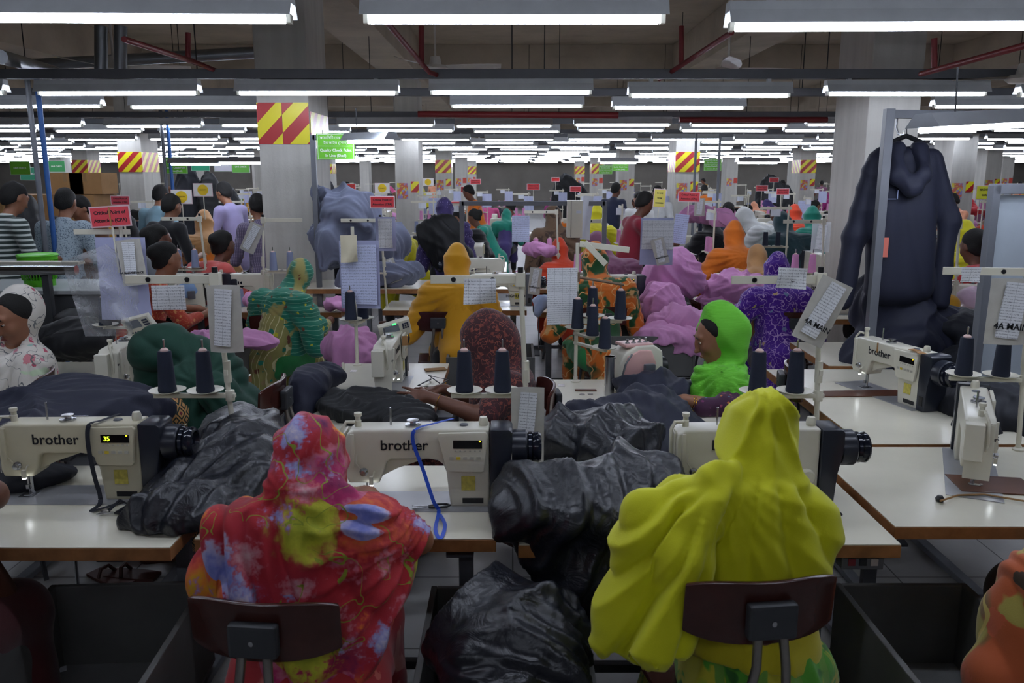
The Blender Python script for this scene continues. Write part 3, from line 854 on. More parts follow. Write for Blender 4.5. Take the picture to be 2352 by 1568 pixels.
PROTO = {}
def proto_meshes(key, J, veil=True, h=.016, seed=0, drape=.35, stand=False, sleeve=.9, skirt=True, hairstyle=None, face=False, turn=0.0, wide=1.0, s=1.0, loose=1.0):
    """meshes of one figure type: dict part -> mesh"""
    if key in PROTO: return PROTO[key]
    P_ = {}
    f = body_field(J, True, face, s, turn, True); P_['body'] = np_mesh('body', *skin_of(f, h * .85))
    f = tunic_field(J, sleeve, skirt, loose, s, stand); f.cut(J['neck'] + V3(0, 0, .0), V3(0, .15, 1)); P_['tunic'] = np_mesh('tunic', *skin_of(f, h, tunic_folds(seed)))
    f = Field(.03)
    for q in 'LR': f.cap(J['hip'] + V3(-.09 if q == 'L' else .09, 0, -.03), J['knee' + q], .1 * s, .08 * s); f.cap(J['knee' + q], J['ank' + q] + V3(0, 0, .03), .078 * s, .06 * s)
    P_['trousers'] = np_mesh('trousers', *skin_of(f, h * 1.2, tunic_folds(seed + 1, .008)))
    if veil:
        f = veil_field(J, s, drape, wide, turn)
        R = rotm(J['bow'] * .9, turn); f.sub(J['head'] + R @ V3(0, .12, -.02), V3(.064, .09, .1), tuple(Matrix(R.tolist()).to_euler()))
        f.cut(J['chest'] + V3(0, 0, -drape), V3(.15 * (-1) ** seed, 0, -1))
        A = J['neck'] + V3(.05 * (-1) ** seed, -.06, -.03); P_['headscarf'] = np_mesh('headscarf', *skin_of(f, h, veil_folds(J, A, seed)))
    else:
        f = Field(.02); R = rotm(J['bow'] * .9, turn); E3 = tuple(Matrix(R.tolist()).to_euler())
        f.ell(J['head'] + R @ V3(0, -.022, .034), V3(.08, .094, .09) * s, E3); 
        if hairstyle == 'bun': f.ell(J['head'] + R @ V3(0, -.1, .02), V3(.055, .05, .055) * s, E3); f.ell(J['head'] + R @ V3(0, -.03, -.02), V3(.078, .07, .08) * s, E3)
        else: f.ell(J['head'] + R @ V3(0, -.045, -.015), V3(.078, .066, .085) * s, E3)
        f.cut(J['head'] + R @ V3(0, .05, .03), R @ V3(0, 1, -.9))
        P_['hair'] = np_mesh('hair', *skin_of(f, h * .7, lambda V: .004 * noise3(V, 60, seed)))
    PROTO[key] = P_; return P_

def person(meshes, loc, rz, label, mats, s=1.0, group=None):
    t = thing('person', label, 'person', loc, rz, group); t.scale = (s, s, s)
    for k, me in meshes.items():
        o = link(k, me, mats.get(k, SKIN), t)
    return t

def pleat(V, Q): return V
# ------------------------------------------------------------ the hall
def struct(o): o['kind'] = 'structure'; return o
CEIL = 4.15; XL, XR, YN, YF = -34, 34, -6, 50
def _floor(t, b, base):
    x = t.xyz(); g = t.math('MINIMUM', t.math('FRACT', t.math('MULTIPLY', x[0], 1.667)), t.math('FRACT', t.math('MULTIPLY', x[1], 1.667)))
    t.l(t.mix(t.math('LESS_THAN', g, .012), base, lin('4c4b49')), b.inputs['Base Color'])
FLOORM = mat('floor_tiles', '9c9b99', .35, var=.1, vs=3, fn=_floor)
struct(MB().box(((XL + XR) / 2, (YN + YF) / 2, -.05), (XR - XL, YF - YN, .1)).build('floor', FLOORM))
struct(MB().box(((XL + XR) / 2, (YN + YF) / 2, CEIL + .1), (XR - XL, YF - YN, .2)).build('ceiling', CEILC))
WALLM = mat('far_wall_paint', '98928a', .8, var=.2, vs=.6)
struct(MB().box((0, YF, CEIL / 2), (XR - XL, .2, CEIL)).build('wall_far', WALLM))
struct(MB().box((XL, (YN + YF) / 2, CEIL / 2), (.2, YF - YN, CEIL)).build('wall_left', WALLM))
struct(MB().box((XR, (YN + YF) / 2, CEIL / 2), (.2, YF - YN, CEIL)).build('wall_right', WALLM))
struct(MB().box((0, YN, CEIL / 2), (XR - XL, .2, CEIL)).build('wall_near', WALLM))
COLX = [-12.1, -7.0, -1.93, 3.22, 8.3, 13.5, -17.2, 18.7]; COLY = [7.25, 15.6, 23.8, 32.0, 40.2]
n = 0
for x in COLX:   # beams along the hall on the column lines
    n += 1; struct(MB().box((x, (YN + YF) / 2, CEIL - .3), (.62, YF - YN, .6)).build('trim_%d' % n, CEILC, bevel=.01))
for y in [-1] + COLY:
    n += 1; struct(MB().box((0, y + .37, CEIL - .22), (XR - XL, .4, .44)).build('trim_%d' % n, CEILC, bevel=.01))

# columns; banded ones as in the photo
banded = {(1, 0): 0}
BAND = {(-1.93, 7.25), (-7.0, 15.6), (3.22, 15.6), (-12.1, 23.8), (-1.93, 23.8), (8.3, 23.8), (3.22, 32.0), (-7.0, 32.0), (3.22, 40.2), (-1.93, 40.2)}
ordn = ['first', 'second', 'third', 'fourth', 'fifth', 'sixth', 'seventh', 'eighth', 'ninth', 'tenth', 'eleventh', 'twelfth', 'thirteenth', 'fourteenth', 'fifteenth', 'sixteenth', 'seventeenth', 'eighteenth', 'nineteenth', 'twentieth']
ordn += ['twenty-' + q for q in ordn[:9]] + ['thirtieth'] + ['thirty-' + q for q in ordn[:9]] + ['fortieth'] + ['forty-' + q for q in ordn[:9]]
def px_of(p):
    d = p[1] * math.cos(PITCH) - (p[2] - CAM_Z) * math.sin(PITCH)
    return 1176 + F_PX * p[0] / d
def py_of(p):
    d = p[1] * math.cos(PITCH) - (p[2] - CAM_Z) * math.sin(PITCH); h = p[1] * math.sin(PITCH) + (p[2] - CAM_Z) * math.cos(PITCH)
    return 784 - F_PX * h / d
HAZ = hazard('hazard_stripes', 3.4); HAZ2 = hazard('hazard_stripes_second_sheet', 3.4, .5); HAZF = hazard('hazard_stripes_fine', 4.2, .2, 1)
for r, y in enumerate(COLY):
    row = sorted(x for x in COLX if abs(px_of((x, y, 2)) - 1176) < 1250)
    for i, x in enumerate(row):
        lab = 'square grey concrete column, %s from the left in the %s column row' % (ordn[i], ordn[r])
        if (x, y) == (-1.93, 7.25): lab = 'nearest concrete column with red and yellow striped band, left of centre'
        if (x, y) == (3.22, 7.25): lab = 'large bare concrete column behind the hanging navy jacket'
        c = thing('concrete_column', lab, 'column', (x, y, 0), 0, None if r < 1 else 'concrete columns down the hall')
        MB().box((0, .37, CEIL / 2 - .2), (.44, .74, CEIL - .4)).build('shaft', CONC, c, bevel=.012)
        if (x, y) in BAND:
            if r == 0:
                MB().box((-.115, -.003, 2.27), (.21, .004, .34)).build('striped_sheet', HAZ, c)
                MB().box((.105, -.003, 2.27), (.225, .004, .34)).build('striped_sheet', HAZ2, c)
                MB().box((.223, .37, 2.22), (.004, .7, .3)).build('striped_sheet', HAZF, c)
            else:
                MB().box((0, .36, 2.08 - r * .01), (.448, .75, .36)).build('striped_sheet', HAZF, c)
        if r >= 1 and x > -3:
            MB().box((-.09, -.003, 1.55), (.2, .004, .28)).build('notice', printed('notice_print_a', 'c96a55', [('patch', 7, .5, 'd8cf50'), ('patch', 9, .55, '8f8fc8')]), c)
            MB().box((.14, -.003, 1.62), (.14, .004, .2)).build('notice', HAZF if r < 3 else mat('red_notice', 'cc4a3c', .6, var=.2, vs=30), c)

# lamp rows hang from cable rails
ROWS = [-.75, 2.22, 3.6, 6.62, 8.05, 11.0, 12.35, 15.35, 16.7, 19.7, 21.05, 24.05, 25.4, 28.4, 29.75, 32.8, 34.1, 37.1, 38.5, 41.4, 42.8]
fx_near = make_fixture(); fx_far = make_fixture(True); used = [False, False]; LZ = 2.47
RAILM = mat('dark_grey_rail', '63656a', .5, .1, var=.1)
for r, y in enumerate(ROWS):
    if y < 3: pass
    off = [.1, .1, .01, .0, .05, -.1, .05, .12, -.2, 0, .3, .1, -.1, .2, 0, .15, -.2, .1, .3, 0, .2][r]
    xs = [off + 1.5 * k + rnd.uniform(-.02, .02) - (.05 if k == -1 and y < 5 else 0) for k in range(-22, 23)]
    ext = max(.64 * y + .7, 3.8 if y < 3 else 4.5 if y < 9 else 0)
    xs = [x for x in xs if abs(x) < ext]
    vis = [x for x in xs if y > 3 and abs(px_of((x, y, LZ)) - 1176) < 1176 + 1.3 * 600 / y]
    base = LZ + rnd.uniform(-.01, .01)
    for x in xs:
        if any(abs(x - cx) < .85 and cy - .1 < y < cy + .84 for cx in COLX for cy in COLY): continue
        z = base + rnd.uniform(-.012, .012) - (.02 if x > 1.5 and y < 8 else 0); k = 0 if y < 17 else 1
        proto = (fx_near, fx_far)[k]
        o = proto if not used[k] else copy_tree(proto); used[k] = True
        o.location = (x, y, z); o.rotation_euler = (0, rnd.uniform(-.004, .004), rnd.uniform(-.02, .02))
        i = vis.index(x) if x in vis else 0
        lb = 'white fluorescent batten, %s from the left in the %s lamp row' % (ordn[i], ordn[max(r - 2, 0)])
        if x not in vis: lb = 'white fluorescent batten hanging just outside the view beside the %s lamp row' % ordn[max(r - 2, 0)]
        tag(o, lb, 'ceiling light', 'fluorescent battens on the ceiling rails')
    rl = thing('light_rail', 'dark grey steel rail carrying the %s row of tube lamps' % (ordn[r - 2] if r > 1 else 'hidden'), 'rail', (0, y, LZ + .128), 0, 'steel rails above the lamps')
    MB().box((0, .0, 0), (2 * ext + 2, .07, .07)).build('rail_beam', RAILM, rl, bevel=.004)
    if 1 < r < 11:
        for k in range(-int(ext / 2.4), int(ext / 2.4) + 1):
            MB().cyl((k * 2.4 + .3 * (r % 3), 0, 0), (k * 2.4 + .3 * (r % 3), 0, CEIL - LZ - .2), .005, n=5).build('hanging_rod', BLACKP, rl)
# the overhead cable tray right at the top edge
t_ = thing('cable_tray', 'wide dark cable tray crossing above the nearest lamps', 'cable tray', (0, 3.3, 2.78))
MB().box((0, 0, 0), (9, .14, .1)).build('tray_body', RAILM, t_, bevel=.004)

# red sprinkler pipes
def pipe(pts, r, lab, m=REDP, name='sprinkler_pipe'):
    o = MB().tube(pts, r, 10).build(name, m, smooth=True); return tag(o, lab, 'pipe')
A = at(900, 70, y=5.6); B = at(1000, 180, y=7.6)
pipe([at(870, 30, y=5.2), at(985, 165, y=6.4), at(985, 165, y=6.4) + Vector((.4, 2, 0))], .018, 'red sprinkler pipe slanting behind the middle front lamp')
pipe([at(968, 60, y=6.2), at(968, 150, y=6.2)], .02, 'red vertical sprinkler drop behind the middle front lamp')
pipe([at(1515, 182, y=6.9), at(1680, 75, y=5.4)], .018, 'red sprinkler pipe slanting beneath the right front lamp')
pipe([at(1565, 60, y=6.4), at(1565, 148, y=6.4)], .018, 'red sprinkler drop with head left of the right front lamp')
pipe([at(2115, 170, y=5.6), at(2352, 105, y=4.6), at(2500, 70, y=4.2)], .018, 'red sprinkler pipe at the upper right edge')
pipe([at(2146, 88, y=5.5), at(2146, 160, y=5.5)], .018, 'red sprinkler drop at the upper right')
pipe([at(285, 90, y=5.2), at(440, 140, y=6.2), at(545, 182, y=7.1)], .018, 'red sprinkler pipe slanting behind the left front lamp')
pipe([at(432, 75, y=6.2), at(432, 138, y=6.2)], .018, 'red sprinkler drop behind the left front lamp')
pipe([at(960, 262, y=9.6), at(1420, 265, y=9.6)], .035, 'long red fire main crossing above the middle lamp rows')
pipe([at(1560, 275, y=10.5), at(1900, 275, y=10.5)], .035, 'long red fire main left of the big right column')
DUCT = mat('galvanised_duct', '8f9296', .35, .8, var=.12)
for x, q in ((232, 'left'), (277, 'right')):
    a = at(x, 60, y=7.0); b = at(x, 182, y=7.0)
    pipe([a, b], .05, '%s of two silver vertical ducts behind the left front lamp' % q, DUCT, 'air_duct')
pipe([at(60, 150, y=9), at(600, 120, y=9)], .06, 'silver horizontal duct behind the left ceiling fan', DUCT, 'air_duct')
pipe([at(0, 130, y=6), at(130, 165, y=8.5)], .05, 'silver duct slanting in the upper left corner', DUCT, 'air_duct')
# fans
for (px, py, y, rz, lab) in ((1000, 158, 8.2, .05, 'white ceiling fan behind the middle front lamp'), (1672, 165, 7.0, .35, 'pale ceiling fan behind the right front lamp'),
                             (2352, 182, 6.4, .5, 'pale ceiling fan cut by the right edge'), (262, 160, 7.4, .25, 'pale ceiling fan behind the left front lamp')):
    p = at(px, py, y=y); f_ = make_fan(CEIL - p.z); f_.location = p; f_.rotation_euler = (0, 0, rz); tag(f_, lab)
# ------------------------------------------------------------ the two women in the foreground (seen from behind)
def W(px, py, y): p = at(px, py, y=y); return V3(p.x, p.y, p.z)
YEL = cloth('bright_yellow_voile', 'd2d208', .8, .1, 3, sheen=.15)
YEL2 = cloth('golden_yellow_cotton', 'c2b416', .85, .15)
LEAFG = printed('green_leaf_print', 'b9b22c', [('patch', 9, .5, '4f9a2a'), ('stripe', 0, 11, .3, '6a9a3a'), ('patch', 14, .6, '2f6e2c')], warp=(8, .06))
H0 = .0075
def limb_person(name_label, loc=(0, 0, 0)):
    return thing('person', name_label, 'person', loc)

def yellow_hero():
    o = W(1735, 1400, 1.98); base = V3(o[0], o[1], 0)
    t = limb_person('person from behind in a bright yellow headscarf on a chair, front right', tuple(base))
    w = lambda px, py, y: W(px, py, y) - base
    f = Field(.035)
    f.ell(w(1742, 1012, 2.1), V3(.104, .125, .135), (.25, 0, 0)); f.ell(w(1772, 935, 2.06), V3(.06, .07, .045))
    f.cap(w(1752, 1060, 2.04), w(1752, 1150, 2.0), .09, .105)
    f.cap(w(1600, 1165, 1.99), w(1845, 1200, 2.02), .075, .075)
    f.ell(w(1745, 1290, 1.995), V3(.185, .135, .21), (0, 0, 0)); f.ell(w(1850, 1210, 2.02), V3(.075, .09, .1))
    f.cap(w(1655, 1110, 1.97), w(1500, 1215, 1.97), .05, .072)
    f.cap(w(1500, 1215, 1.97), w(1435, 1420, 1.95), .072, .062); f.cap(w(1510, 1240, 1.96), w(1490, 1430, 1.93), .07, .075)
    f.cap(w(1640, 1120, 1.93), w(1580, 1290, 1.87), .04, .05); f.cap(w(1580, 1290, 1.87), w(1500, 1560, 1.82), .05, .05); f.cap(w(1480, 1400, 1.92), w(1405, 1500, 1.93), .06, .05)
    f.cap(w(1655, 1075, 1.96), w(1645, 1085, 1.96), .03, .03)
    f.cut(w(1740, 1462, 1.9), V3(.12, -.25, -1))
    V, Q = snet(f, H0); V = relax(V, Q, 2)
    A = w(1650, 1068, 1.95); A2 = w(1770, 930, 2.0)
    s1 = 1 - sm(V[:, 0], w(1620, 0, 1.9)[0], w(1700, 0, 1.9)[0])      # side drape
    hd = sm(V[:, 2], w(0, 1130, 1.95)[2], w(0, 1090, 1.95)[2])
    r = np.linalg.norm(V - A, axis=1)
    h = s1 * (1 - hd) * (tuck(fan(V, A, 14, 1, .3)) * .034 + ridge(fan(V, A, 29, 2, .4), 1) * .012) * sm(r, .01, .16)
    r2 = (1 - s1) * (1 - hd); cen = fan(V, A + V3(.14, 0, .12), 11, 5, .45)
    h += r2 * (tuck(cen) * .036 * (.6 + .4 * noise3(V, 6, 3)) + ridge(fan(V, A, 17, 9, .8), 1) * .008)
    h += hd * (ridge(fan(V, A2 + V3(0, 0, .05), 8, 4, .5), 1.2) * .02 + ridge(along(V, (.8, .2, .6), 30, 6, .8, 7), 1) * .007)
    V = push(V, Q, f, h - .012); V = relax(V, Q, 3, .35)
    link('headscarf', np_mesh('headscarf', V, Q), YEL, t)
    g = Field(.04)
    g.ell(w(1735, 1330, 2.02), V3(.165, .12, .25)); g.ell(w(1730, 1500, 2.0), V3(.175, .15, .16)); g.cap(w(1590, 1200, 2.02), w(1560, 1330, 2.15), .055, .05)
    g.cap(w(1850, 1210, 2.04), w(1860, 1330, 2.18), .055, .05); g.cut(w(1700, 1535, 1.9), V3(-.1, -.2, -1))
    link('tunic', np_mesh('tunic', *skin_of(g, .009, lambda V: ridge(fan(V, w(1740, 1100, 1.9), 15, 3, .4), 1) * .013 - .006)), YEL2, t)
    g = Field(.05); g.ell(w(1735, 1540, 2.0), V3(.2, .17, .15)); g.cap(w(1640, 1560, 2.05) , w(1640, 1500, 2.05) + V3(0, .38, -.02), .1, .09); g.cap(w(1830, 1560, 2.05), w(1830, 1500, 2.05) + V3(0, .38, -.02), .1, .09)
    g.cap(V3(-.12, .38, .5), V3(-.12, .36, .15), .1, .13); g.cap(V3(.12, .38, .5), V3(.12, .36, .15), .1, .13); g.cap(V3(0, -.05, .45), V3(0, -.1, .18), .17, .2)
    link('skirt', np_mesh('skirt', *skin_of(g, .012, lambda V: ridge(fan(V, V3(0, 0, 1.0), 20, 6, .5), 1) * .02 - .01)), LEAFG, t)
    J = skel('sit', .4, .3); J['head'] = w(1742, 1015, 2.12); J['neck'] = w(1745, 1120, 2.05)
    J['shL'] = w(1600, 1180, 2.02); J['shR'] = w(1850, 1200, 2.05); J['chest'] = w(1740, 1270, 2.02); J['hip'] = V3(0, 0, .55)
    J['elL'] = J['shL'] + V3(-.06, .2, -.12); J['elR'] = J['shR'] + V3(.0, .2, -.14); J['wrL'] = J['elL'] + V3(.05, .2, -.02); J['wrR'] = J['elR'] + V3(-.06, .2, .0)
    link('body', np_mesh('body', *skin_of(body_field(J, True, True), .012)), SKIND, t)
    return t
yellow_hero()

def _redprint(t, b, _):
    w = t.warp(5, .09); x = t.xyz()
    def big(sc, thr, wob=.5):
        nd = t.n('ShaderNodeTexVoronoi'); nd.inputs['Scale'].default_value = sc; t.l(w, nd.inputs['Vector'])
        n2 = t.noise(sc * 6, 2, .6); d = t.math('ADD', nd.outputs['Distance'], t.math('MULTIPLY', t.math('SUBTRACT', n2, .5), wob))
        sep = t.n('ShaderNodeSeparateColor'); t.l(nd.outputs['Color'], sep.inputs[0]); return d, sep.outputs[0], t.math('LESS_THAN', d, thr)
    base = t.ramp(t.noise(4, 3, .6), [(.35, lin('8c1626')), (.5, lin('b82632')), (.62, lin('bf2f40')), (.75, lin('b0224f'))])
    hi = t.ramp(x[2], [(.0, (1, 1, 1, 1)), (1, (1, 1, 1, 1))])
    def flower(cur, sc, lim, wob, sets):
        d, c, m = big(sc, lim, wob); n_ = len(sets)
        col = None
        for i, st_ in enumerate(sets):
            r_ = t.ramp(d, [(p * lim, lin(q)) for p, q in st_])
            col = r_ if col is None else t.mix(t.math('GREATER_THAN', c, i / n_), col, r_)
        fac = t.ramp(d, [(lim * .8, (1, 1, 1, 1)), (lim * 1.12, (0, 0, 0, 1))]); return t.mix(fac, cur, col)
    cur = flower(base, 5.5, .56, .55, [[(0, 'b9a01c'), (.35, 'd8901e'), (.7, 'd85a3c'), (1, 'c0303c')], [(0, '4f5aa8'), (.5, '8288cc'), (.85, 'c0b8d8'), (1, 'b8405c')], [(0, '8f9a22'), (.6, 'c2c034'), (1, 'a84a3a')], [(0, '7a1450'), (.6, 'b82868'), (1, 'd88aa0')]])
    cur = flower(cur, 9.0, .42, .8, [[(0, 'e8cf3a'), (.6, 'e07a22'), (1, 'd0423a')], [(0, 'd8ccd8'), (.6, '9a9ad0'), (1, 'b05878')], [(0, 'd8a8b0'), (.7, 'cc6a78'), (1, 'b83040')], [(0, '6f2058'), (1, 'b8304a')]])
    nz = t.noise(9, 1, .5, dist=.6); ln = t.math('LESS_THAN', t.math('ABSOLUTE', t.math('SUBTRACT', nz, .47)), .006); cur = t.mix(t.math('MULTIPLY', ln, t.math('GREATER_THAN', t.noise(3, 1), .52)), cur, lin('8f9a2c'))
    t.l(cur, b.inputs['Base Color']); weave(t, b, None)
REDF = mat('red_floral_voile', 'c8313d', .8, 0, 0, sheen=.03, fn=_redprint)
REDS = printed('red_spray_print', 'b02a30', [('dot', 11, .2, ['cf6a60']), ('patch', 8, .62, 'd07a70')])
def red_hero():
    o = W(690, 1400, 1.98); base = V3(o[0], o[1], 0)
    t = limb_person('person from behind in a red floral headscarf and shawl, front left of centre', tuple(base))
    w = lambda px, py, y: W(px, py, y) - base
    f = Field(.03)
    f.ell(w(715, 1052, 2.1), V3(.1, .12, .125), (.2, -.15, 0)); f.ell(w(655, 1115, 2.0), V3(.055, .06, .06)); f.cap(w(705, 1110, 2.06), w(710, 1160, 2.0), .082, .09)
    f.cap(w(660, 1130, 1.99), w(790, 1150, 2.01), .05, .05)
    f.cap(w(580, 1215, 2.0), w(850, 1210, 2.02), .066, .064); f.ell(w(690, 1290, 2.0), V3(.17, .12, .2))
    f.cap(w(535, 1215, 1.98), w(500, 1330, 1.96), .06, .055); f.cap(w(590, 1190, 1.95), w(570, 1360, 1.9), .05, .055)
    f.cap(w(850, 1200, 2.02), w(925, 1235, 2.12), .062, .05); f.cap(w(830, 1240, 2.02), w(800, 1420, 1.99), .09, .12)
    f.cap(w(930, 1250, 2.1), w(870, 1430, 2.02), .055, .07); f.cap(w(870, 1430, 2.02), w(800, 1540, 1.98), .07, .09); f.ell(w(735, 1470, 1.98), V3(.15, .13, .2))
    f.cut(w(985, 1250, 1.95), V3(1, 0, -.48)); f.cut(w(700, 1640, 1.9), V3(0, 0, -1))
    # the left panel ends in a hem above the chair
    V, Q = snet(f, H0); V = relax(V, Q, 2)
    A = w(655, 1120, 1.96); A2 = w(560, 1110, 2.0)
    hd = sm(V[:, 2], w(0, 1185, 1.98)[2], w(0, 1140, 1.98)[2]); left = 1 - sm(V[:, 0], w(600, 0, 1.9)[0], w(650, 0, 1.9)[0])
    r = np.linalg.norm(V - A, axis=1)
    h = (1 - hd) * left * (tuck(along(V, (1, 0, .25), 42, 2, .4, 4)) * .032)
    h += (1 - hd) * (1 - left) * (ridge(fan(V, w(985, 1215, 2.0), 13, 5, .4, shift=.6), 1.3) * .026 * sm(V[:, 0], -.12, .1) + tuck(fan(V, A, 11, 6, .5)) * .02 * sm(r, .03, .2))
    h += hd * (ridge(fan(V, A, 6, 9, .6), 1.0) * .011 + ridge(along(V, (.6, 0, 1), 30, 8, .9, 7), 1) * .005)
    V = push(V, Q, f, h - .008); V = relax(V, Q, 3, .35)
    link('headscarf', np_mesh('headscarf', V, Q), REDF, t)
    g = Field(.04); g.ell(w(690, 1320, 2.04), V3(.15, .11, .24)); g.ell(w(690, 1500, 2.03), V3(.17, .15, .16)); g.cap(V3(-.1, .0, .5), V3(-.1, .38, .5), .12, .1); g.cap(V3(.1, .0, .5), V3(.1, .38, .5), .12, .1)
    g.cap(V3(.12, .36, .5), V3(.12, .34, .2), .1, .1); g.cap(V3(-.12, .36, .5), V3(-.12, .34, .2), .1, .1)
    g.cap(V3(.05, -.02, .5), V3(.07, -.05, .2), .17, .18)
    link('tunic', np_mesh('tunic', *skin_of(g, .011, tunic_folds(4, .014, 16))), REDS, t)
    J = skel('sit', .4, .3); J['head'] = w(715, 1055, 2.13); J['neck'] = w(710, 1140, 2.06); J['shL'] = w(560, 1205, 2.03); J['shR'] = w(850, 1210, 2.05); J['chest'] = w(700, 1290, 2.04); J['hip'] = V3(0, 0, .55)
    J['elL'] = J['shL'] + V3(-.0, .2, -.14); J['wrL'] = J['elL'] + V3(.12, .22, .02); J['elR'] = w(962, 1240, 2.16); J['wrR'] = w(850, 1135, 2.46)
    fb = body_field(J, False, True, legs=False); hand_prims(fb, J['wrR'], V3(-.7, .8, -.1), V3(0, 0, 1), 1, 1.0, .4); hand_prims(fb, J['wrL'], V3(.4, .9, -.1), V3(0, 0, 1), -1, 1.0, .4)
    link('body', np_mesh('body', *skin_of(fb, .0085)), SKIN, t)
    return t
red_hero()
ch = make_chair(); ch0 = ch
def put_chair(px, py, y, rz, label, s=1.0, bz=.76):
    """backrest centre at the given photo place; s fits size"""
    global ch_used
    p = at(px, py, y=y); c = ch0 if not ch_used else copy_tree(ch0); ch_used = True
    off = Matrix.Rotation(rz, 3, 'Z') @ Vector((0, -.235, 0)) * s
    c.location = (p.x - off.x, p.y - off.y, 0); c.rotation_euler = (0, 0, rz); c.scale = (s, s, p.z / bz if abs(p.z / bz - 1) < .2 else s); tag(c, label); return c
ch_used = False
put_chair(597, 1445, 1.76, -.1, 'dark plywood chair under the woman in the red floral shawl')
put_chair(1757, 1400, 1.76, .12, 'dark plywood chair under the woman in the bright yellow headscarf')
# ------------------------------------------------------------ front line of tables and machines
def table(x0, x1, y0, y1, label, rz=0.0, **k):
    t = make_table(x1 - x0, y1 - y0, **k); t.location = ((x0 + x1) / 2, (y0 + y1) / 2, 0); t.rotation_euler = (0, 0, rz); tag(t, label); return t
TZ = .76
table(-2.25, -1.02, 2.31, 3.02, 'cream sewing table at the front left carrying the machine that shows 35')
table(-.97, -.05, 2.37, 3.02, 'cream sewing table in front of the woman in the red floral shawl')
table(.02, 1.17, 2.33, 3.02, 'cream sewing table in front of the woman in bright yellow')
table(1.21, 2.5, 2.46, 3.24, 'large cream table at the right edge with a wood edge', motor=False)
table(1.45, 2.17, 3.28, 4.62, 'cream table on the right under the machine with brown mats')
table(-.98, -.37, 3.36, 4.77, 'cream table under the machine the woman in maroon is using')
table(.2, .98, 3.3, 4.38, 'cream table under the pink overlock machine')
table(-2.35, -1.45, 3.4, 4.5, 'cream table in front of the woman bent over in dark green')
MACH = []
def mach(proto, x, y, rz, label, z=TZ, s=1.0):
    o = proto if proto not in MACH else copy_tree(proto)
    MACH.append(proto); o.location = (x, y, z); o.rotation_euler = (0, 0, rz); o.scale = (s, s, s); tag(o, label); return o
m1 = make_machine(digits='35', body=MCREAM, box=False); mach(m1, -1.67, 2.72, 0, 'cream sewing machine with green 35 on its display, front left')
m2 = make_machine(box=False); mach(m2, -.49, 2.66, 0, 'white sewing machine with a blue lanyard, in front of the woman in red floral')
m3 = make_machine(panel=False, dial=True, box=False); mach(m3, .6, 2.66, 0, 'white sewing machine mostly hidden behind the bright yellow headscarf')
m4 = make_machine(); mach(m4, -.63, 4.02, PI / 2, 'white sewing machine facing end on, in front of the woman in maroon')
mach(m4, -1.93, 3.93, PI / 2 + .1, 'white sewing machine facing end on, in front of the woman bent in dark green')
mach(m4, 1.64, 2.8, PI / 2 - .45, 'white sewing machine at the right edge with its end plate toward the camera')
mach(m2, 1.84, 4.2, -PI / 2 + .28, 'white sewing machine on the right table with tags strung along its arm')
# control heads on posts
def control_head(loc, rz, label, tilt=.5, white=True):
    t = thing('keypad_console', label, 'control panel', loc, rz); t.rotation_euler = (tilt, -.25, rz)
    MB().box((0, 0, 0), (.17, .03, .1)).build('casing', MWHITE if white else MGREY, t, bevel=.006, smooth=True)
    MB().box((-.02, -.0165, .018), (.085, .003, .045)).build('screen', mat('lcd_glass', '6d7480', .15, var=.1), t)
    b = MB()
    for i in range(3):
        for j in range(3): b.box((.045 + i * .012, -.0165, .03 - j * .014), (.009, .003, .009))
    for i in range(5): b.box((-.06 + i * .018, -.0165, -.03), (.009, .003, .007))
    b.build('keypad', mat('navy_keys', '2c3350', .4, var=0), t)
    MB().cyl((0, .02, -.03), (0, .03, -.16), .007, n=8).build('post', STEEL, t)
    return t
c = at(907, 755, y=4.35); kc = control_head(c, .25, 'tilted white keypad control panel above the end-on machine in the middle')
c = at(322, 745, y=4.2); control_head(c, -.3, 'tilted white control panel with screen beside the dark green headscarf')
MB().box((0, 0, 0), (.05, .03, .004)).build('green_button', mat('green_led', '3fd06a', .4, var=0, emit='3fe070', es=1.5), kc, loc=(.0, -.0165, .045), rot=(PI / 2, 0, 0), scale=.4)

# overlock machine
def overlock(loc, rz, label, col='e3b3ae'):
    t = thing('overlock_machine', label, 'sewing machine', loc, rz); pk = mat('pale_pink_enamel', col, .35, var=.06) if col == 'e3b3ae' else mat('overlock_enamel_' + col, col, .35, var=.06)
    MB().prism([(-.13, 0), (-.13, .1), (-.09, .2), (-.02, .235), (.08, .235), (.13, .2), (.14, .06), (.14, 0)], -.07, .08).build('casing', MWHITE, t, bevel=.012, smooth=True, seg=3)
    MB().prism([(-.1, .09), (-.075, .185), (-.01, .215), (.06, .21), (.09, .14), (.05, .08)], -.085, -.06).build('front_cover', pk, t, bevel=.012, smooth=True)
    MB().box((0, 0, .235), (.16, .12, .016)).build('top_cover', pk, t, bevel=.006)
    for i in range(4): MB().lathe([(.013, .24), (.013, .246), (.006, .25), (.006, .266), (.0, .267)], (-.05 + i * .035, -.02, 0), 12).build('tension_dial', STEEL, t, smooth=True)
    MB().box((.04, -.095, .11), (.06, .03, .07)).build('gauge_box', MGREY, t, bevel=.01, smooth=True)
    MB().tube([(-.06, -.09, .2), (-.11, -.12, .16), (-.12, -.1, .08), (-.1, -.09, .03)], .005, 8).build('hose', mat('grey_hose', '77797c', .5), t, smooth=True)
    MB().lathe([(0, .14), (.05, .14), (.055, .15), (.055, .175), (.0, .18)], (0, 0, .1), 20, 'X').build('handwheel', BLACKP, t, smooth=True)
    MB().box((-.02, -.1, .02), (.2, .08, .02)).build('cloth_plate', STEEL, t, bevel=.002)
    return t
overlock((.63, 4.2, TZ), .35, 'pink and white overlock machine at the fingertips of the woman in bright green')
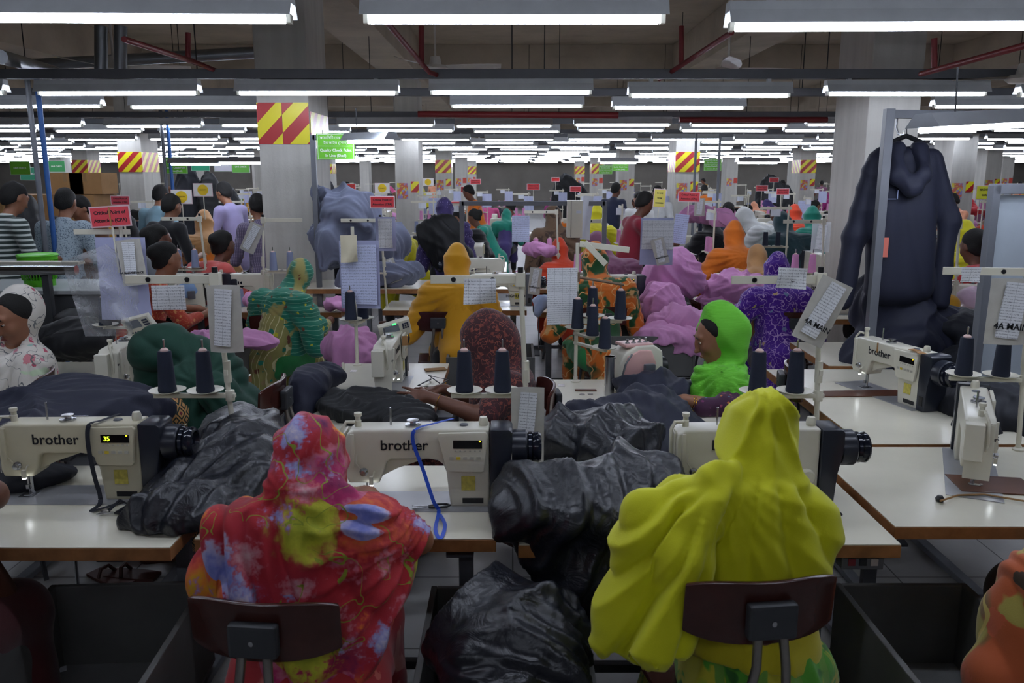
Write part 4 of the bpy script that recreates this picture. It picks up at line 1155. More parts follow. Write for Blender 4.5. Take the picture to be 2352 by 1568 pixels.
MB().cyl((0, 0, 0), (0, 0, .2), .024, n=20).cyl((0, 0, .19), (0, 0, .2), .028, n=20).build('suction_pipe', STEEL, smooth=True, loc=(.49, 4.05, TZ)); tag(bpy.data.objects['suction_pipe'], 'upright steel suction pipe left of the pink overlock machine', 'pipe')

# thread stands on the front tables
st = make_stand(h1=.29, top=.72, lean=-.035)
def stand(x, y, label, cl, side_rz=0.0, mats=NAVYT, z=TZ, s=1.0, h1=.29):
    o = st if not stand.used else copy_tree(st); stand.used = True
    o.location = (x, y, z); o.rotation_euler = (0, 0, side_rz); o.scale = (s, s, s); tag(o, label); put_cones(o, mats, cl, h1); return o
stand.used = False
stand(-1.03, 2.97, 'cream thread stand at the back right corner of the front left table', ['right one of two navy thread cones between the left machine and dark green woman', 'left one of two navy thread cones between the left machine and dark green woman'])
stand(.065, 2.97, 'cream thread stand behind the motor of the machine with the blue lanyard', ['right navy thread cone in front of the woman in maroon', 'left navy thread cone in front of the woman in maroon'])
stand(1.14, 2.97, 'cream thread stand rising behind the bright yellow headscarf', ['right navy thread cone above the bright yellow headscarf', 'left navy thread cone above the bright yellow headscarf'], .05)
stand(2.04, 3.2, 'cream thread stand at the right edge before the framed board', ['right navy thread cone at the right edge of the view', 'left navy thread cone below the framed board'], -.12, h1=.29)
# single post cones further back
def small_stand(x, y, hh, label, top=.74, rz=0.0, dx=.0):
    t = thing('thread_stand', label, 'thread stand', (x, y, TZ), rz)
    MB().lathe([(.026, 0), (.026, .006), (.012, .012), (.012, .03), (0, .03)], (0, 0, 0), 14).build('base_flange', OFFW, t, smooth=True)
    MB().cyl((0, 0, 0), (0, 0, top), .010, n=10).build('pole', OFFW, t, smooth=True)
    for i, (ax, ay, az) in enumerate(hh):
        MB().box((ax / 2, ay / 2, az - .008), (math.hypot(ax, ay) + .02, .022, .014), rz=math.atan2(ay, ax)).build('bracket', OFFW, t, bevel=.002)
        MB().lathe([(.0, .0), (.03, .0), (.063, .009), (.066, .013), (.06, .012), (.03, .005), (0, .005)], (ax, ay, az), 26).build('cone_plate', OFFW, t, smooth=True)
        MB().cyl((ax, ay, az), (ax, ay, az + .2), .0035, n=6).build('spindle', STEEL, t)
    return t
hh = [(-.02, .1, .31), (.06, -.14, .3), (-.01, -.02, .29), (.08, .03, .35), (.22, .02, .35)]
hh = [(.0, -.08, .30), (.075, -.12, .27), (.13, -.2, .22), (.09, .06, .34), (.235, .03, .33)]
t5 = small_stand(.34, 4.33, hh, 'cream stand holding five navy cones beside the pink overlock machine')
for (ax, ay, az), lb in zip(hh, ['leftmost', 'second from the left', 'lowest and nearest', 'back', 'rightmost']):
    cone((.34 + ax, 4.33 + ay, TZ + az + .006), NAVYT, '%s navy cone on the five cone stand by the overlock machine' % lb)
MB().tube([(-.05, 0, .57), (.02, .0, .56), (.24, -.06, .53)], .007, 8).cyl((0, 0, .54), (0, 0, .59), .016, n=10).build('thread_arm', mat('worn_brown_rod', '7a6350', .5), t5, smooth=True)
MB().box((.14, 0, .72), (.26, .012, .03), R=Matrix.Rotation(.12, 3, 'Y')).build('guide_bar', OFFW, t5, bevel=.002)
MB().box((.09, -.03, .69), (.16, .006, .03), R=Matrix.Rotation(.8, 3, 'Y')).build('guide_bar', OFFW, t5, bevel=.002)
hh6 = [(-.02, -.04, .27), (.02, .12, .25)]
t6 = small_stand(-.9, 4.72, hh6, 'cream thread stand with a lilac printed form, left of the maroon headscarf', .8)
for (ax, ay, az), lb in zip(hh6, ['front', 'rear']): cone((-.9 + ax, 4.72 + ay, TZ + az + .006), NAVYT, '%s navy thread cone beneath the lilac printed form' % lb, s=1.05)
hh7 = [(-.13, .0, .28), (-.03, .12, .30)]
t7 = small_stand(-2.08, 4.45, hh7, 'cream thread stand under the front red sign, wrapped in clear plastic', .82)
for (ax, ay, az), lb in zip(hh7, ['left', 'right']): cone((-2.08 + ax, 4.45 + ay, TZ + az + .006), NAVYT, '%s navy thread cone below the clear plastic and blue form' % lb)
MB().box((-.1, 0, .79), (.3, .006, .028)).build('guide_bar', OFFW, t7, bevel=.002)

# papers, tags and bags hung on the stands
def hang(name, w, h, m, px, py, y, label, cat, rz=0.0, rot=(0, 0), curl=.012, seed=0):
    p = at(px, py, y=y); o = sheet(name, w, h, m, curl, seed); o.location = p; o.rotation_euler = (rot[0], rot[1], rz); tag(o, label, cat); return o
NOTE = SHEETP
hang('paper_note', .115, .09, NOTE, 385, 655, 2.96, 'small handwritten note clipped to the arm of the front left thread stand', 'paper', .05, seed=1)
hang('paper_note', .115, .09, NOTE, 1102, 640, 2.95, 'curled handwritten note on the thread stand above the maroon headscarf', 'paper', -.05, seed=2, curl=.02)
hang('paper_note', .105, .075, NOTE, 1822, 615, 2.95, 'handwritten note on the thread stand beside the purple headscarf', 'paper', .0, (0, .05), seed=3)
hang('paper_note', .075, .06, NOTE, 2232, 613, 3.2, 'handwritten note on the thread stand near the right edge', 'paper', .0, seed=4)
def bag(px, py, y, w, h, label, rot=(0, 0), txt='4A MAINTENANCE', rz=0.0, inner=True, ts=.03, m=None):
    p = at(px, py, y=y); t = thing('plastic_bag', label, 'bag', p, rz); t.rotation_euler = (rot[0], rot[1], rz)
    o = MB().grid(lambda u, v: ((u - .5) * w, -.012 * math.sin(PI * u) * (.4 + v), -v * h), 8, 10).build('bag_front', m or BAGP, t, smooth=True, thick=.0008)
    if inner:
        a = sheet('folded_paper', w * .5, h * .85, SHEETP, .006, 5, t); a.location = (w * .04, -.016, -h * .05); a.rotation_euler = (0, .08, 0)
    MB().grid(lambda u, v: ((u - .5) * w, .012 * math.sin(PI * u), -v * h), 6, 8).build('bag_back', m or BAGP, t, smooth=True, thick=.0008)
    if txt: text('stencilled_words', txt, ts, INK, t, (0, -.022, -h * .72), rot=(PI / 2, .06, 0), bold=.0006)
    return t
bag(512, 655, 2.92, .12, .24, 'worn plastic pouch of folded papers on the front left thread stand', txt=None)
bag(1212, 890, 2.9, .12, .28, 'plastic pouch with a printed slip hanging low on the middle front thread stand', txt=None)
bag(1925, 645, 2.92, .12, .24, 'tilted plastic bag marked 4A MAIN on the stand behind bright yellow headscarf', (0, .42), '4A MAIN', ts=.026)
bag(2330, 640, 3.1, .17, .25, 'plastic bag marked 4A MAIN at the right edge', (0, .02), '4A MAIN', ts=.034)
bag(293, 550, 4.36, .13, .24, 'plastic bag marked 4A MAINTENANCE over the blue form, left', (0, -.1), '4A MAINTENANCE', ts=.0145)
bag(510, 775 - 100, 2.95, .001, .001, 'x', txt=None) if False else None
bag(592, 515, 5.6, .1, .2, 'rolled plastic bag hanging before the nearest concrete column', (0, .45), None)
bag(890, 595, 6.9, .1, .2, 'plastic bag marked TENANC under the grey jersey heap', (0, -.35), 'TENANC', ts=.02)
bag(1508, 548, 6.3, .1, .2, 'plastic bag marked MAINTENANCE in front of the white forms, centre right', (0, -.3), 'MAINTENANC', ts=.015)
bag(1232, 615, 6.2, .09, .2, 'plastic bag marked NTENANC left of the orange and green headscarf', (0, .1), 'NTENANC', ts=.017)
bag(1608, 455, 9.5, .12, .2, 'small plastic bag marked MAINTENANCE, far centre right', (0, .0), None)
bag(1888, 510, 7.5, .17, .27, 'clear plastic bag of papers left of the big right column', (0, .0), None, m=CLEAR)
hang('document_sleeve', .27, .44, SLEEVE, 275, 545, 4.42, 'lilac plastic sleeve with a drawn form under the front red sign', 'document', -.05, curl=.01)
hang('printed_form', .2, .34, FORM, 822, 562, 4.7, 'large printed lilac form on the stand left of the golden headscarf', 'paper', 0, seed=3)
hang('document_sleeve', .225, .39, SLEEVE, 824, 552, 4.72, 'lilac sleeve holding the large printed form, left of the golden headscarf', 'document', 0, seed=3)
hang('paper_roll', .09, .15, mat('kraft_paper', 'd8cfb4', .7, var=.08), 800, 540, 4.66, 'rolled cream paper tied at the top of the printed form stand', 'paper', .1, curl=.03)
hang('document_sleeve', .16, .27, SLEEVE, 885, 498, 6.7, 'lilac sleeve with a white sheet in front of the grey jersey heap', 'document', 0, seed=6)
hang('paper_sheet', .11, .23, SHEETP, 884, 502, 6.66, 'white sheet in a sleeve in front of the grey jersey heap', 'paper', 0, seed=6)
hang('paper_form', .16, .3, SHEETP, 1292, 615, 4.3, 'long paper form on the five cone stand', 'paper', .1, seed=8)
hang('paper_form', .24, .22, SHEETP, 1512, 506, 6.4, 'wide white form on the stand right of centre', 'paper', 0, seed=9)
hang('document_sleeve', .25, .36, SLEEVE, 1510, 500, 6.42, 'lilac sleeve behind the wide white form right of centre', 'document', 0, seed=9)
hang('paper_form', .115, .24, FORM, 1568, 492, 6.9, 'narrow lilac form tilted right of the wide white form', 'paper', 0, (0, .12), seed=10)
hang('paper_form', .155, .23, FORM, 1196, 495, 7.4, 'lilac form with green marks behind the steel frame', 'paper', 0, seed=11)

# clear film over the left stand
f = Field(.03); b0 = at(285, 540, y=4.4)
P0 = MB().grid(lambda u, v: tuple(at(300 - 160 * u * (1 - .35 * v) + 30 * v * (1 - u), 540 + 60 * u + 230 * v * (1 - .25 * u), y=4.3 + .12 * math.sin(7 * u + 3 * v) + .04 * math.sin(19 * v + 5 * u))), 30, 30)
o = P0.build('plastic_film', CLEAR, smooth=True); tag(o, 'crumpled clear plastic film draped over the left thread stand', 'plastic film')

# small things lying on the tables
blue = mat('blue_ribbon', '1f4fc4', .5, var=.08)
o = strap('lanyard', [(-.2, 2.72, 1.037), (-.26, 2.66, 1.038), (-.315, 2.605, 1.034), (-.322, 2.597, .99), (-.29, 2.585, .9), (-.255, 2.545, .81), at(1008, 1172, z=.772), at(1000, 1215, z=.772), at(1012, 1236, z=.765), at(1022, 1205, z=.768), at(1010, 1180, z=.77)], .012, blue); tag(o, 'bright blue lanyard hanging over the middle front machine', 'lanyard')
el = mat('dark_elastic', '20232e', .8, var=.1)
o = strap('elastic_band', [(-1.36, 2.78, 1.037), (-1.385, 2.7, 1.037), (-1.405, 2.655, 1.034), (-1.41, 2.645, .97), (-1.40, 2.645, .86), (-1.385, 2.64, .79), at(228, 1158, z=.772), at(210, 1172, z=.768), at(240, 1165, z=.768), at(285, 1150, z=.768)], .015, el); tag(o, 'dark elastic band hanging over the machine that shows 35', 'elastic')
o = MB().tube([at(250, 1172, z=.77), at(275, 1148, z=.79), at(300, 1160, z=.775), at(270, 1175, z=.77), at(310, 1150, z=.785), at(290, 1172, z=.77), at(318, 1178, z=.77)], .005, 6).build('elastic_coil', el, smooth=True); tag(o, 'tangled dark elastic lying in front of the machine that shows 35', 'elastic')
def snips(loc, rz, label):
    t = thing('thread_snips', label, 'scissors', loc, rz)
    for s, n in ((1, 'blade'), (-1, 'blade')): MB().add([(0, s * .003, .004), (.055, s * .014, .004), (.05, s * .003, .004), (0, s * .003, .007), (.055, s * .014, .007), (.05, s * .003, .007)], [(0, 1, 2), (3, 5, 4), (0, 3, 4, 1), (1, 4, 5, 2), (2, 5, 3, 0)]).build(n, STEEL, t, rot=(0, 0, PI))
    MB().tube([(0, .003, .006), (.03, .014, .007), (.06, .01, .008), (.07, 0, .008), (.06, -.01, .008), (.03, -.014, .007), (0, -.003, .006)], .004, 6).build('handle', BLACKP, t, smooth=True); return t
p = at(985, 1168, z=TZ); snips((p.x, p.y, TZ + .002), 0.1, 'black thread snips on the table in front of the blue lanyard')
p = at(265, 1182, z=TZ); snips((p.x, p.y, TZ + .002), .0, 'dark thread snips on the table below the machine that shows 35')
p = at(1915, 1190, z=TZ); o = MB().tube([(-.06, .02, .008), (-.03, 0, .01), (0, -.012, .008), (.02, -.008, .02)], .007, 8).build('cloth_loop', el, smooth=True, loc=(p.x, p.y, TZ)); tag(o, 'dark cloth loop on the table right of the bright yellow shawl', 'cloth scrap')
o = MB().tube([at(2160, 1150, z=.775), at(2200, 1137, z=.768), at(2260, 1135, z=.768), at(2352, 1150, z=.768), at(2400, 1160, z=.768)], .0035, 6).build('cord', mat('tan_cord', '9a7446', .6), smooth=True); tag(o, 'tan cord lying across the right cream table', 'cord')
p = at(2158, 1152, z=TZ); o = MB().lathe([(0, 0), (.012, .002), (.015, .012), (.008, .022), (0, .024)], (p.x, p.y, TZ + .0005), 12).build('cord_stop', BLACKP, smooth=True); tag(o, 'small black cord stop on the right cream table', 'cord stop')
def mat_plate(px, py, w, d, rz, label):
    p = at(px, py, z=TZ); o = MB().box((0, 0, .003), (w, d, .005)).build('needle_mat', BROWNP, bevel=.001, loc=(p.x, p.y, TZ + .0008), rot=(0, 0, rz)); tag(o, label, 'mat')
mat_plate(1960, 905, .5, .11, .05, 'brown mat under the needle of the right table machine')
mat_plate(2278, 1115, .26, .17, -.15, 'brown mat under the needle of the machine at the right edge')
mat_plate(1345, 897, .11, .03, 0, 'brown slot plate on the table left of the overlock machine')
for i, (px, py) in enumerate(((1337, 906), (1356, 905), (1308, 927), (1334, 930))):
    p = at(px, py, z=TZ); o = MB().cyl((0, 0, 0), (0, 0, .002), .014, n=16).build('rubber_plug', mat('plug_grey', '77706a', .5), loc=(p.x, p.y, TZ + .0003)); tag(o, 'grey plug in the overlock table, %s of four' % ['back left', 'back right', 'front left', 'front right'][i], 'plug')
for (px, py, lb) in ((812, 852, 'middle'), (1289, 885, 'overlock')):
    p = at(px, py, z=TZ); o = MB().box((0, 0, .001), (.035, .05, .001)).build('asset_label', mat('white_red_label', 'e6dedb', .5, var=.3, vs=90), loc=(p.x, p.y, TZ + .0003)); tag(o, 'small white and red sticker on the %s table' % lb, 'sticker')
o = MB().lathe([(.009, 0), (.009, .075), (.006, .08), (0, .08)], (0, 0, 0), 12).build('table_peg', OFFW, smooth=True, loc=tuple(at(789, 865, z=TZ))); tag(o, 'short cream peg standing on the middle table left of the machine', 'peg')
for k, (px, py, y, lb) in enumerate(((1000, 830, 4.5, 'cardboard scrap on the table between machine and maroon headscarf'), (930, 785, 4.2, 'brown paper tags hooked on the end-on middle machine'))):
    p = at(px, py, y=y) if k else at(px, 850, z=TZ); o = MB().box((0, 0, .004), (.12, .06, .004) if not k else (.03, .002, .05), rz=.3).build('card_scrap', CARTON, loc=tuple(p + Vector((0, 0, .002)))); tag(o, lb, 'card')
o = MB().tube([at(990, 870, z=.77), at(960, 885, z=.775), at(1000, 890, z=.768), at(1030, 872, z=.772), at(985, 862, z=.775), at(1010, 880, z=.772)], .0035, 6).build('cable', BLACKP, smooth=True); tag(o, 'thin black cable coiled on the table before the maroon headscarf', 'cable')
for k in range(6):
    p = at(1978 + k * 4 + (60 if k > 3 else 0), 830 + (k % 3) * 3, y=4.15 - (.25 if k > 3 else 0)); o = MB().box((0, 0, 0), (.012, .004, .05) if k < 4 else (.045, .035, .002), rz=.4 * k).build('paper_tag', CARTON, loc=(1.83 + .012 * k if k < 4 else 1.9, 4.07 - .01 * k if k < 4 else 3.78 + .06 * (k - 4), 1.0 if k < 4 else 1.037)); tag(o, 'brown tag %s on the right table machine' % ['nearest the needle', 'second from the needle', 'third from the needle', 'fourth from the needle', 'lying flat near the motor', 'lying flat at mid arm'][k], 'tag')

# grey troughs between the seats
b1 = make_bin(.52, .95, .3, .2); b1.location = (-1.26, 2.12, 0); b1.rotation_euler = (0, 0, .06); tag(b1, 'empty dark grey trough at the lower left corner')
b2 = make_bin(.44, .9, .3, .2); b2.location = (1.31, 2.14, 0); tag(b2, 'empty dark grey trough at the lower right between yellow shawl and orange print')
b3 = make_bin(.5, .9, .3, .2); b3.location = (-.02, 2.12, 0); tag(b3, 'grey trough heaped with a dark coated garment, bottom centre')
b4 = make_bin(.62, .5, .3, .42); b4.location = (1.0, 6.05, 0); tag(b4, 'grey trough full of pink cloth behind the bright green headscarf')
b5 = make_bin(.62, .5, .25, .35); b5.location = (-.15, 5.9, 0); tag(b5, 'empty grey trough right of the golden yellow woman')
b6 = make_bin(.5, .6, .25, .45); b6.location = (-2.1, 5.6, 0); tag(b6, 'grey trough with pink cloth behind the dark green woman')
p = at(137, 1535, z=.22); o = MB().box((0, 0, 0), (.04, .03, .002), rz=.5).build('paper_scrap', PAPER, loc=(p.x, p.y, .216)); tag(o, 'white paper scrap on the floor of the left trough', 'paper')
text('chalk_mark', 'ASE', .05, mat('dark_scribble', '4a4a4c', .8, var=0), b1, (.0, -.2, .2135), rot=(0, 0, .2))
# control box under the yellow woman's table
o = MB().box((0, 0, 0), (.13, .05, .05)).build('switch_box', MGREY, bevel=.004, loc=(1.08, 2.4, .68)); tag(o, 'grey switch box under the table right of the yellow shawl', 'switch box')
for k, c_ in enumerate(('7a2a34', '23262c', 'b9b0b0')): MB().box((-.035 + k * .035, -.026, 0), (.022, .004, .022)).build('switch_button', mat('sw_' + c_, c_, .5, var=0), o)

# ------------------------------------------------------------ cloth lying about
def heap(label, parts, m, amp=.03, sc=9, h=.011, seed=0, cat='garment', name='garment', k=.07, cuts=(), floor=None, loc0=None):
    f = Field(k); c0 = np.array(parts[0][1], float) if parts[0][0] != 'c' else np.array(parts[0][1], float)
    c0 = np.array([c0[0], c0[1], floor if floor is not None else c0[2]])
    for q in parts:
        if q[0] == 'e': f.ell(np.array(q[1], float) - c0, q[2], q[3] if len(q) > 3 else (0, 0, 0))
        else: f.cap(np.array(q[1], float) - c0, np.array(q[2], float) - c0, q[3], q[4] if len(q) > 4 else q[3])
    if floor is not None: f.cut((0, 0, -.002), (0, 0, -1))
    for p, n in cuts: f.cut(np.array(p, float) - c0, n)
    V, Q = snet(f, h); V = relax(V, Q, 2); V = crumple(V, f, amp, sc, seed); V = relax(V, Q, 1, .4)
    if floor is not None: V[:, 2] = np.maximum(V[:, 2], 0.001)
    o = link(name, np_mesh(name, V, Q), m, None, tuple(c0)); tag(o, label, cat); return o
a = lambda px, py, z=None, y=None: np.array(at(px, py, z=z, y=y))
heap('glossy dark coated jacket piled on the right end of the front left table', [('e', a(450, 1150, .80), (.19, .2, .085)), ('e', a(540, 1080, .83), (.2, .2, .11)), ('e', a(380, 1190, .78), (.1, .1, .05)), ('e', a(560, 1000, y=3.0), (.18, .16, .1))], GLOSSJ, .05, 8, .009, 1, floor=TZ)
heap('navy cloth spread behind the machine that shows 35', [('e', a(200, 940, y=3.35), (.34, .24, .13)), ('e', a(60, 960, y=3.3), (.25, .25, .1)), ('e', a(300, 960, y=3.3), (.12, .16, .07)), ('e', a(60, 1000, y=3.05), (.25, .25, .1))], NAVYJ, .045, 7, .011, 2, floor=TZ)
heap('dark knit piece lying under the arm of the machine that shows 35', [('e', a(95, 1085, .79), (.13, .08, .03)), ('e', a(30, 1100, .79), (.12, .09, .04))], NAVYD, .008, 14, .007, 3, floor=TZ)
heap('glossy dark raincoat heaped between the two front women', [('e', a(1400, 1010, y=3.12), (.22, .24, .12)), ('e', a(1300, 1150, .85), (.22, .22, .12)), ('e', a(1450, 1110, .86), (.16, .2, .12)), ('e', a(1230, 1180, .81), (.12, .12, .06)), ('e', a(1290, 1000, y=3.15), (.14, .14, .09)),
     ('c', a(1280, 1220, y=2.42), a(1300, 1290, y=2.36), .11, .1), ('c', a(1400, 1220, y=2.42), a(1400, 1370, y=2.33), .13, .1)], GLOSSJ, .055, 7, .0095, 4)
heap('dark coated garment overflowing the bottom centre trough', [('e', a(1160, 1440, y=2.12), (.17, .22, .14)), ('e', a(1090, 1500, y=2.0), (.12, .15, .1)), ('e', a(1250, 1500, y=2.05), (.13, .2, .13)), ('e', a(1180, 1545, y=1.95), (.18, .14, .1))], GLOSSJ, .055, 7.5, .0095, 5)
heap('navy and dark garments under the hands of the woman in bright green', [('e', a(1480, 950, y=3.6), (.22, .22, .11)), ('e', a(1380, 960, y=3.45), (.18, .18, .08)), ('e', a(1500, 890, y=3.95), (.2, .17, .08)), ('e', a(1570, 985, y=3.45), (.11, .2, .07)), ('c', a(1480, 1000, y=3.35), a(1520, 1060, y=3.2), .1, .1)], NAVYJ, .05, 7, .011, 6)
heap('dark navy trousers on the table under the maroon woman\'s hand', [('e', a(850, 935, y=3.7), (.17, .2, .06)), ('e', a(940, 960, y=3.55), (.13, .16, .07)), ('e', a(790, 930, y=3.75), (.13, .12, .04)), ('c', a(720, 905, y=3.95), a(800, 920, y=3.8), .03, .04)], CHARC, .034, 9, .009, 7, floor=TZ)
heap('folded slate blue cloth hanging off the front of the middle table', [('e', a(715, 880, y=3.9), (.1, .14, .09)), ('c', a(700, 900, y=3.8), a(690, 960, y=3.75), .07, .08), ('e', a(750, 860, y=4.1), (.1, .1, .06))], NAVYJ, .02, 9, .01, 8)
heap('big heap of navy jackets on a table right of the purple woman', [('e', a(2050, 700, y=5.0), (.24, .22, .2)), ('e', a(2090, 780, y=4.95), (.3, .25, .2)), ('e', a(1990, 830, y=4.9), (.14, .2, .14)), ('e', a(2150, 740, y=5.0), (.18, .2, .13))], NAVYJ, .07, 5.5, .012, 9)
heap('dark navy cloth spilling right of the big jacket heap', [('e', a(2240, 745, y=4.9), (.3, .25, .09)), ('e', a(2330, 790, y=4.7), (.3, .25, .12)), ('e', a(2210, 850, y=4.6), (.15, .2, .12))], NAVYD, .03, 7, .014, 10)
heap('dark navy cloth piled behind the motor on the right table', [('e', a(2250, 935, y=3.75), (.2, .2, .11)), ('e', a(2330, 960, y=3.6), (.2, .2, .13)), ('c', a(2230, 990, y=3.5), a(2280, 1030, y=3.35), .08, .06)], NAVYD, .03, 8, .011, 11)
heap('grey jersey heap beside the nearest concrete column', [('e', a(800, 490, y=7.1), (.26, .25, .22)), ('e', a(770, 560, y=7.05), (.2, .22, .2)), ('e', a(870, 560, y=7.15), (.26, .25, .22)), ('e', a(890, 625, y=7.05), (.28, .22, .1)), ('c', a(750, 540, y=6.9), a(740, 610, y=6.87), .08, .05), ('e', a(750, 452, y=7.1), (.13, .12, .07)), ('c', a(790, 470, y=6.95), a(840, 520, y=6.9), .06, .05), ('c', a(800, 580, y=6.86), a(780, 650, y=6.84), .05, .035)], GREYC, .075, 8, .011, 12)
heap('black bundle on the low table behind the white floral headscarf', [('e', a(160, 780, y=5.0), (.24, .2, .12)), ('e', a(205, 770, y=5.05), (.14, .18, .12))], CHARC, .03, 8, .014, 13)
heap('black cloth stacked under the left grey counter', [('e', a(200, 735, y=5.9), (.22, .2, .1))], CHARC, .02, 9, .018, 14)
for i, (px, py, y, r, lb) in enumerate(((1545, 620, 6.9, (.22, .2, .18), 'pink jersey heap falling behind the white form'), (1520, 690, 6.6, (.15, .15, .16), 'pink jersey hanging off the table left of the purple woman'),
        (1690, 655, 7.0, (.25, .2, .13), 'pink jersey heap on the table left of the purple headscarf'), (1640, 690, 7.0, (.14, .12, .06), 'folded pink pieces at the table corner left of the purple woman'),
        (1560, 735, 6.1, (.2, .16, .12), 'pink jersey spilling above the grey trough'), (1545, 770, 5.95, (.24, .2, .1), 'pink jersey filling the grey trough behind bright green headscarf'),
        (805, 790, 5.4, (.16, .16, .12), 'pale pink cloth hanging left of the middle machine keypad'), (530, 775, 5.6, (.26, .16, .05), 'pale pink cloth in the trough behind the dark green woman'),
        (590, 690, 6.6, (.1, .12, .05), 'pink cloth on the table left of the green patterned woman'), (1240, 570, 7.9, (.12, .1, .05), 'small pink cloth left of the tall grey control box'),
        (770, 695, 6.6, (.09, .1, .04), 'pink scraps behind the printed lilac form'), (1660, 500, 9.4, (.12, .12, .1), 'pink jersey bundle hanging left of the orange headscarf'), (1610, 490, 9.8, (.2, .2, .1), 'pink jersey on the far table left of the orange headscarf'))):
    c0 = a(px, py, y=y); pr = [('e', c0, r), ('e', c0 + np.array([r[0] * .6, -.05, -r[2] * .5]), tuple(q * .7 for q in r)), ('e', c0 + np.array([-r[0] * .6, .04, -r[2] * .4]), tuple(q * .65 for q in r))]
    if i in (0, 1, 6, 4): pr.append(('c', c0 + np.array([-.02, -.1, 0]), c0 + np.array([-.03, -.12, -.28]), .09, .06))
    heap(lb, pr, PINKC, .045, 10, .011, 20 + i)
heap('light blue cloth on the table left of the orange and green headscarf', [('e', a(1250, 690, y=6.4), (.1, .12, .04)), ('c', a(1245, 690, y=6.3), a(1235, 720, y=6.25), .04, .03)], cloth('light_blue_cloth', '8d9dbd'), .015, 12, .012, 40)
heap('bundle in pale plastic on the table right of the navy jacket', [('e', a(2235, 685, y=6.2), (.12, .14, .09))], cloth('pale_wrapped_bundle', 'd5b8cf', .25), .012, 14, .012, 41)
# ------------------------------------------------------------ the four women seated side on in the middle
def side_person(label, base, veil, vm, tunic, tm, J, folds, turn, skin=SKIN, h=.0085, fine=True, anchor=None, body_h=.0065, extra=None, cuts=(), sub=None, tfold=None, cutt=()):
    t = thing('person', label, 'person', tuple(base))
    f = Field(.035)
    for q in veil: (f.ell(q[1], q[2], q[3] if len(q) > 3 else (0, 0, 0)) if q[0] == 'e' else f.cap(q[1], q[2], q[3], q[4]))
    for c in cuts: f.cut(*c)
    if sub: f.sub(*sub)
    link('headscarf', np_mesh('headscarf', *skin_of(f, h, folds, 2, 3)), vm, t)
    g = Field(.04)
    for q in tunic: (g.ell(q[1], q[2]) if q[0] == 'e' else g.cap(q[1], q[2], q[3], q[4]))
    for c in cutt: g.cut(*c)
    link('tunic', np_mesh('tunic', *skin_of(g, .011, tfold or tunic_folds(3, .01))), tm, t)
    fb = Field(.02); R = rotm(J['bow'], turn); head_prims(fb, J['head'], R, 1.0, True, False)
    fb.cap(J['head'] - V3(0, 0, .06), J['neck'], .046, .05)
    for sh, el, wr, dr, up, side in J['arms']:
        fb.cap(sh, el, .05, .042, .02); fb.cap(el, wr, .043, .027, .02); fb.cap(J['neck'], sh, .05, .05)
        hand_prims(fb, wr, dr, up, side, 1.0, J.get('curl', .35), J.get('spread', .15))
    fb.cap(J['neck'], J['hip'], .07, .1)
    for q in (-1, 1): fb.cap(J['hip'] + V3(0, q * .09, 0), J['hip'] + V3(-.4, q * .1, 0), .08, .06); fb.cap(J['hip'] + V3(-.4, q * .1, 0), J['hip'] + V3(-.38, q * .1, -.42), .055, .035); fb.cap(J['hip'] + V3(-.37, q * .1, -.45), J['hip'] + V3(-.5, q * .1, -.47), .035, .028)
    b = link('body', np_mesh('body', *skin_of(fb, body_h)), skin, t)
    # eyes, brows, lips
    c = J['head']; E3 = Matrix(R.tolist()).to_euler()
    def onface(name, off, r, m, rot=0.0):
        e = MB().lathe([(0, -1)] + [(math.cos(a), math.sin(a)) for a in np.linspace(-1.2, 1.2, 7)] + [(0, 1)], (0, 0, 0), 12).build(name, m, t, smooth=True); e.scale = r
        e.location = Vector((c + R @ V3(*off)).tolist()); e.rotation_euler = E3; return e
    EW = mat('eye_white', 'd9d0c6', .25, var=0); IR = mat('dark_iris', '1b110c', .15, var=0); LIP = mat('lip_skin', '7d4238', .45, var=.05)
    for q in (-1, 1):
        onface('eye', (q * .029, .0835, .006), (.0155, .006, .0065), EW); onface('iris', (q * .029, .0885, .003), (.0068, .0025, .0055), IR)
        onface('eyebrow', (q * .032, .0895, .031), (.02, .004, .0032), HAIR); onface('eyelid', (q * .029, .0855, .0115), (.0155, .006, .0035), skin)
    onface('lips', (0, .0955, -.0695), (.021, .006, .0075), LIP)
    hf = Field(.015); hf.ell(c + R @ V3(0, -.02, .03), V3(.08, .092, .088), tuple(E3)); hf.cut(c + R @ V3(0, .034, .045), R @ V3(0, 1, -.42))
    link('hair', np_mesh('hair', *skin_of(hf, .009)), HAIR, t)
    if extra: extra(t, J)
    return t
GREENV = cloth('bright_green_crepe', '4fc41a', .8, .1, 4, .35)
def _crepe(t, b, base):
    x = t.xyz(); w = t.n('ShaderNodeTexWave'); w.inputs['Scale'].default_value = 60; w.inputs['Distortion'].default_value = 2.5; w.inputs['Detail'].default_value = 2; w.bands_direction = 'Z'; t.l(t.co(), w.inputs[0]); t.bump(w.outputs['Fac'], .3, .003)
GREENV = mat('lime_green_crepe', '66c02c', .75, 0, .12, 4, sheen=.1, fn=_crepe)
PURPS = printed('plum_sleeve_print', '3c1436', [('dot', 38, .25, ['8a3a56', 'c06a3a', '4a7fa0', '6e2a5a'])])
GOLD = mat('gold_bangle_metal', 'd9a63a', .25, 1.0, var=0)
def bangle(t, p, d, r=.03):
    o = MB().tube([(r * math.cos(a), r * math.sin(a), 0) for a in np.linspace(0, 2 * PI, 24, endpoint=False)], .0016, 6, closed=True).build('bangle', GOLD, t, smooth=True)
    o.location = Vector(p.tolist()); o.rotation_euler = Vector(d.tolist()).to_track_quat('Z', 'Y').to_euler()

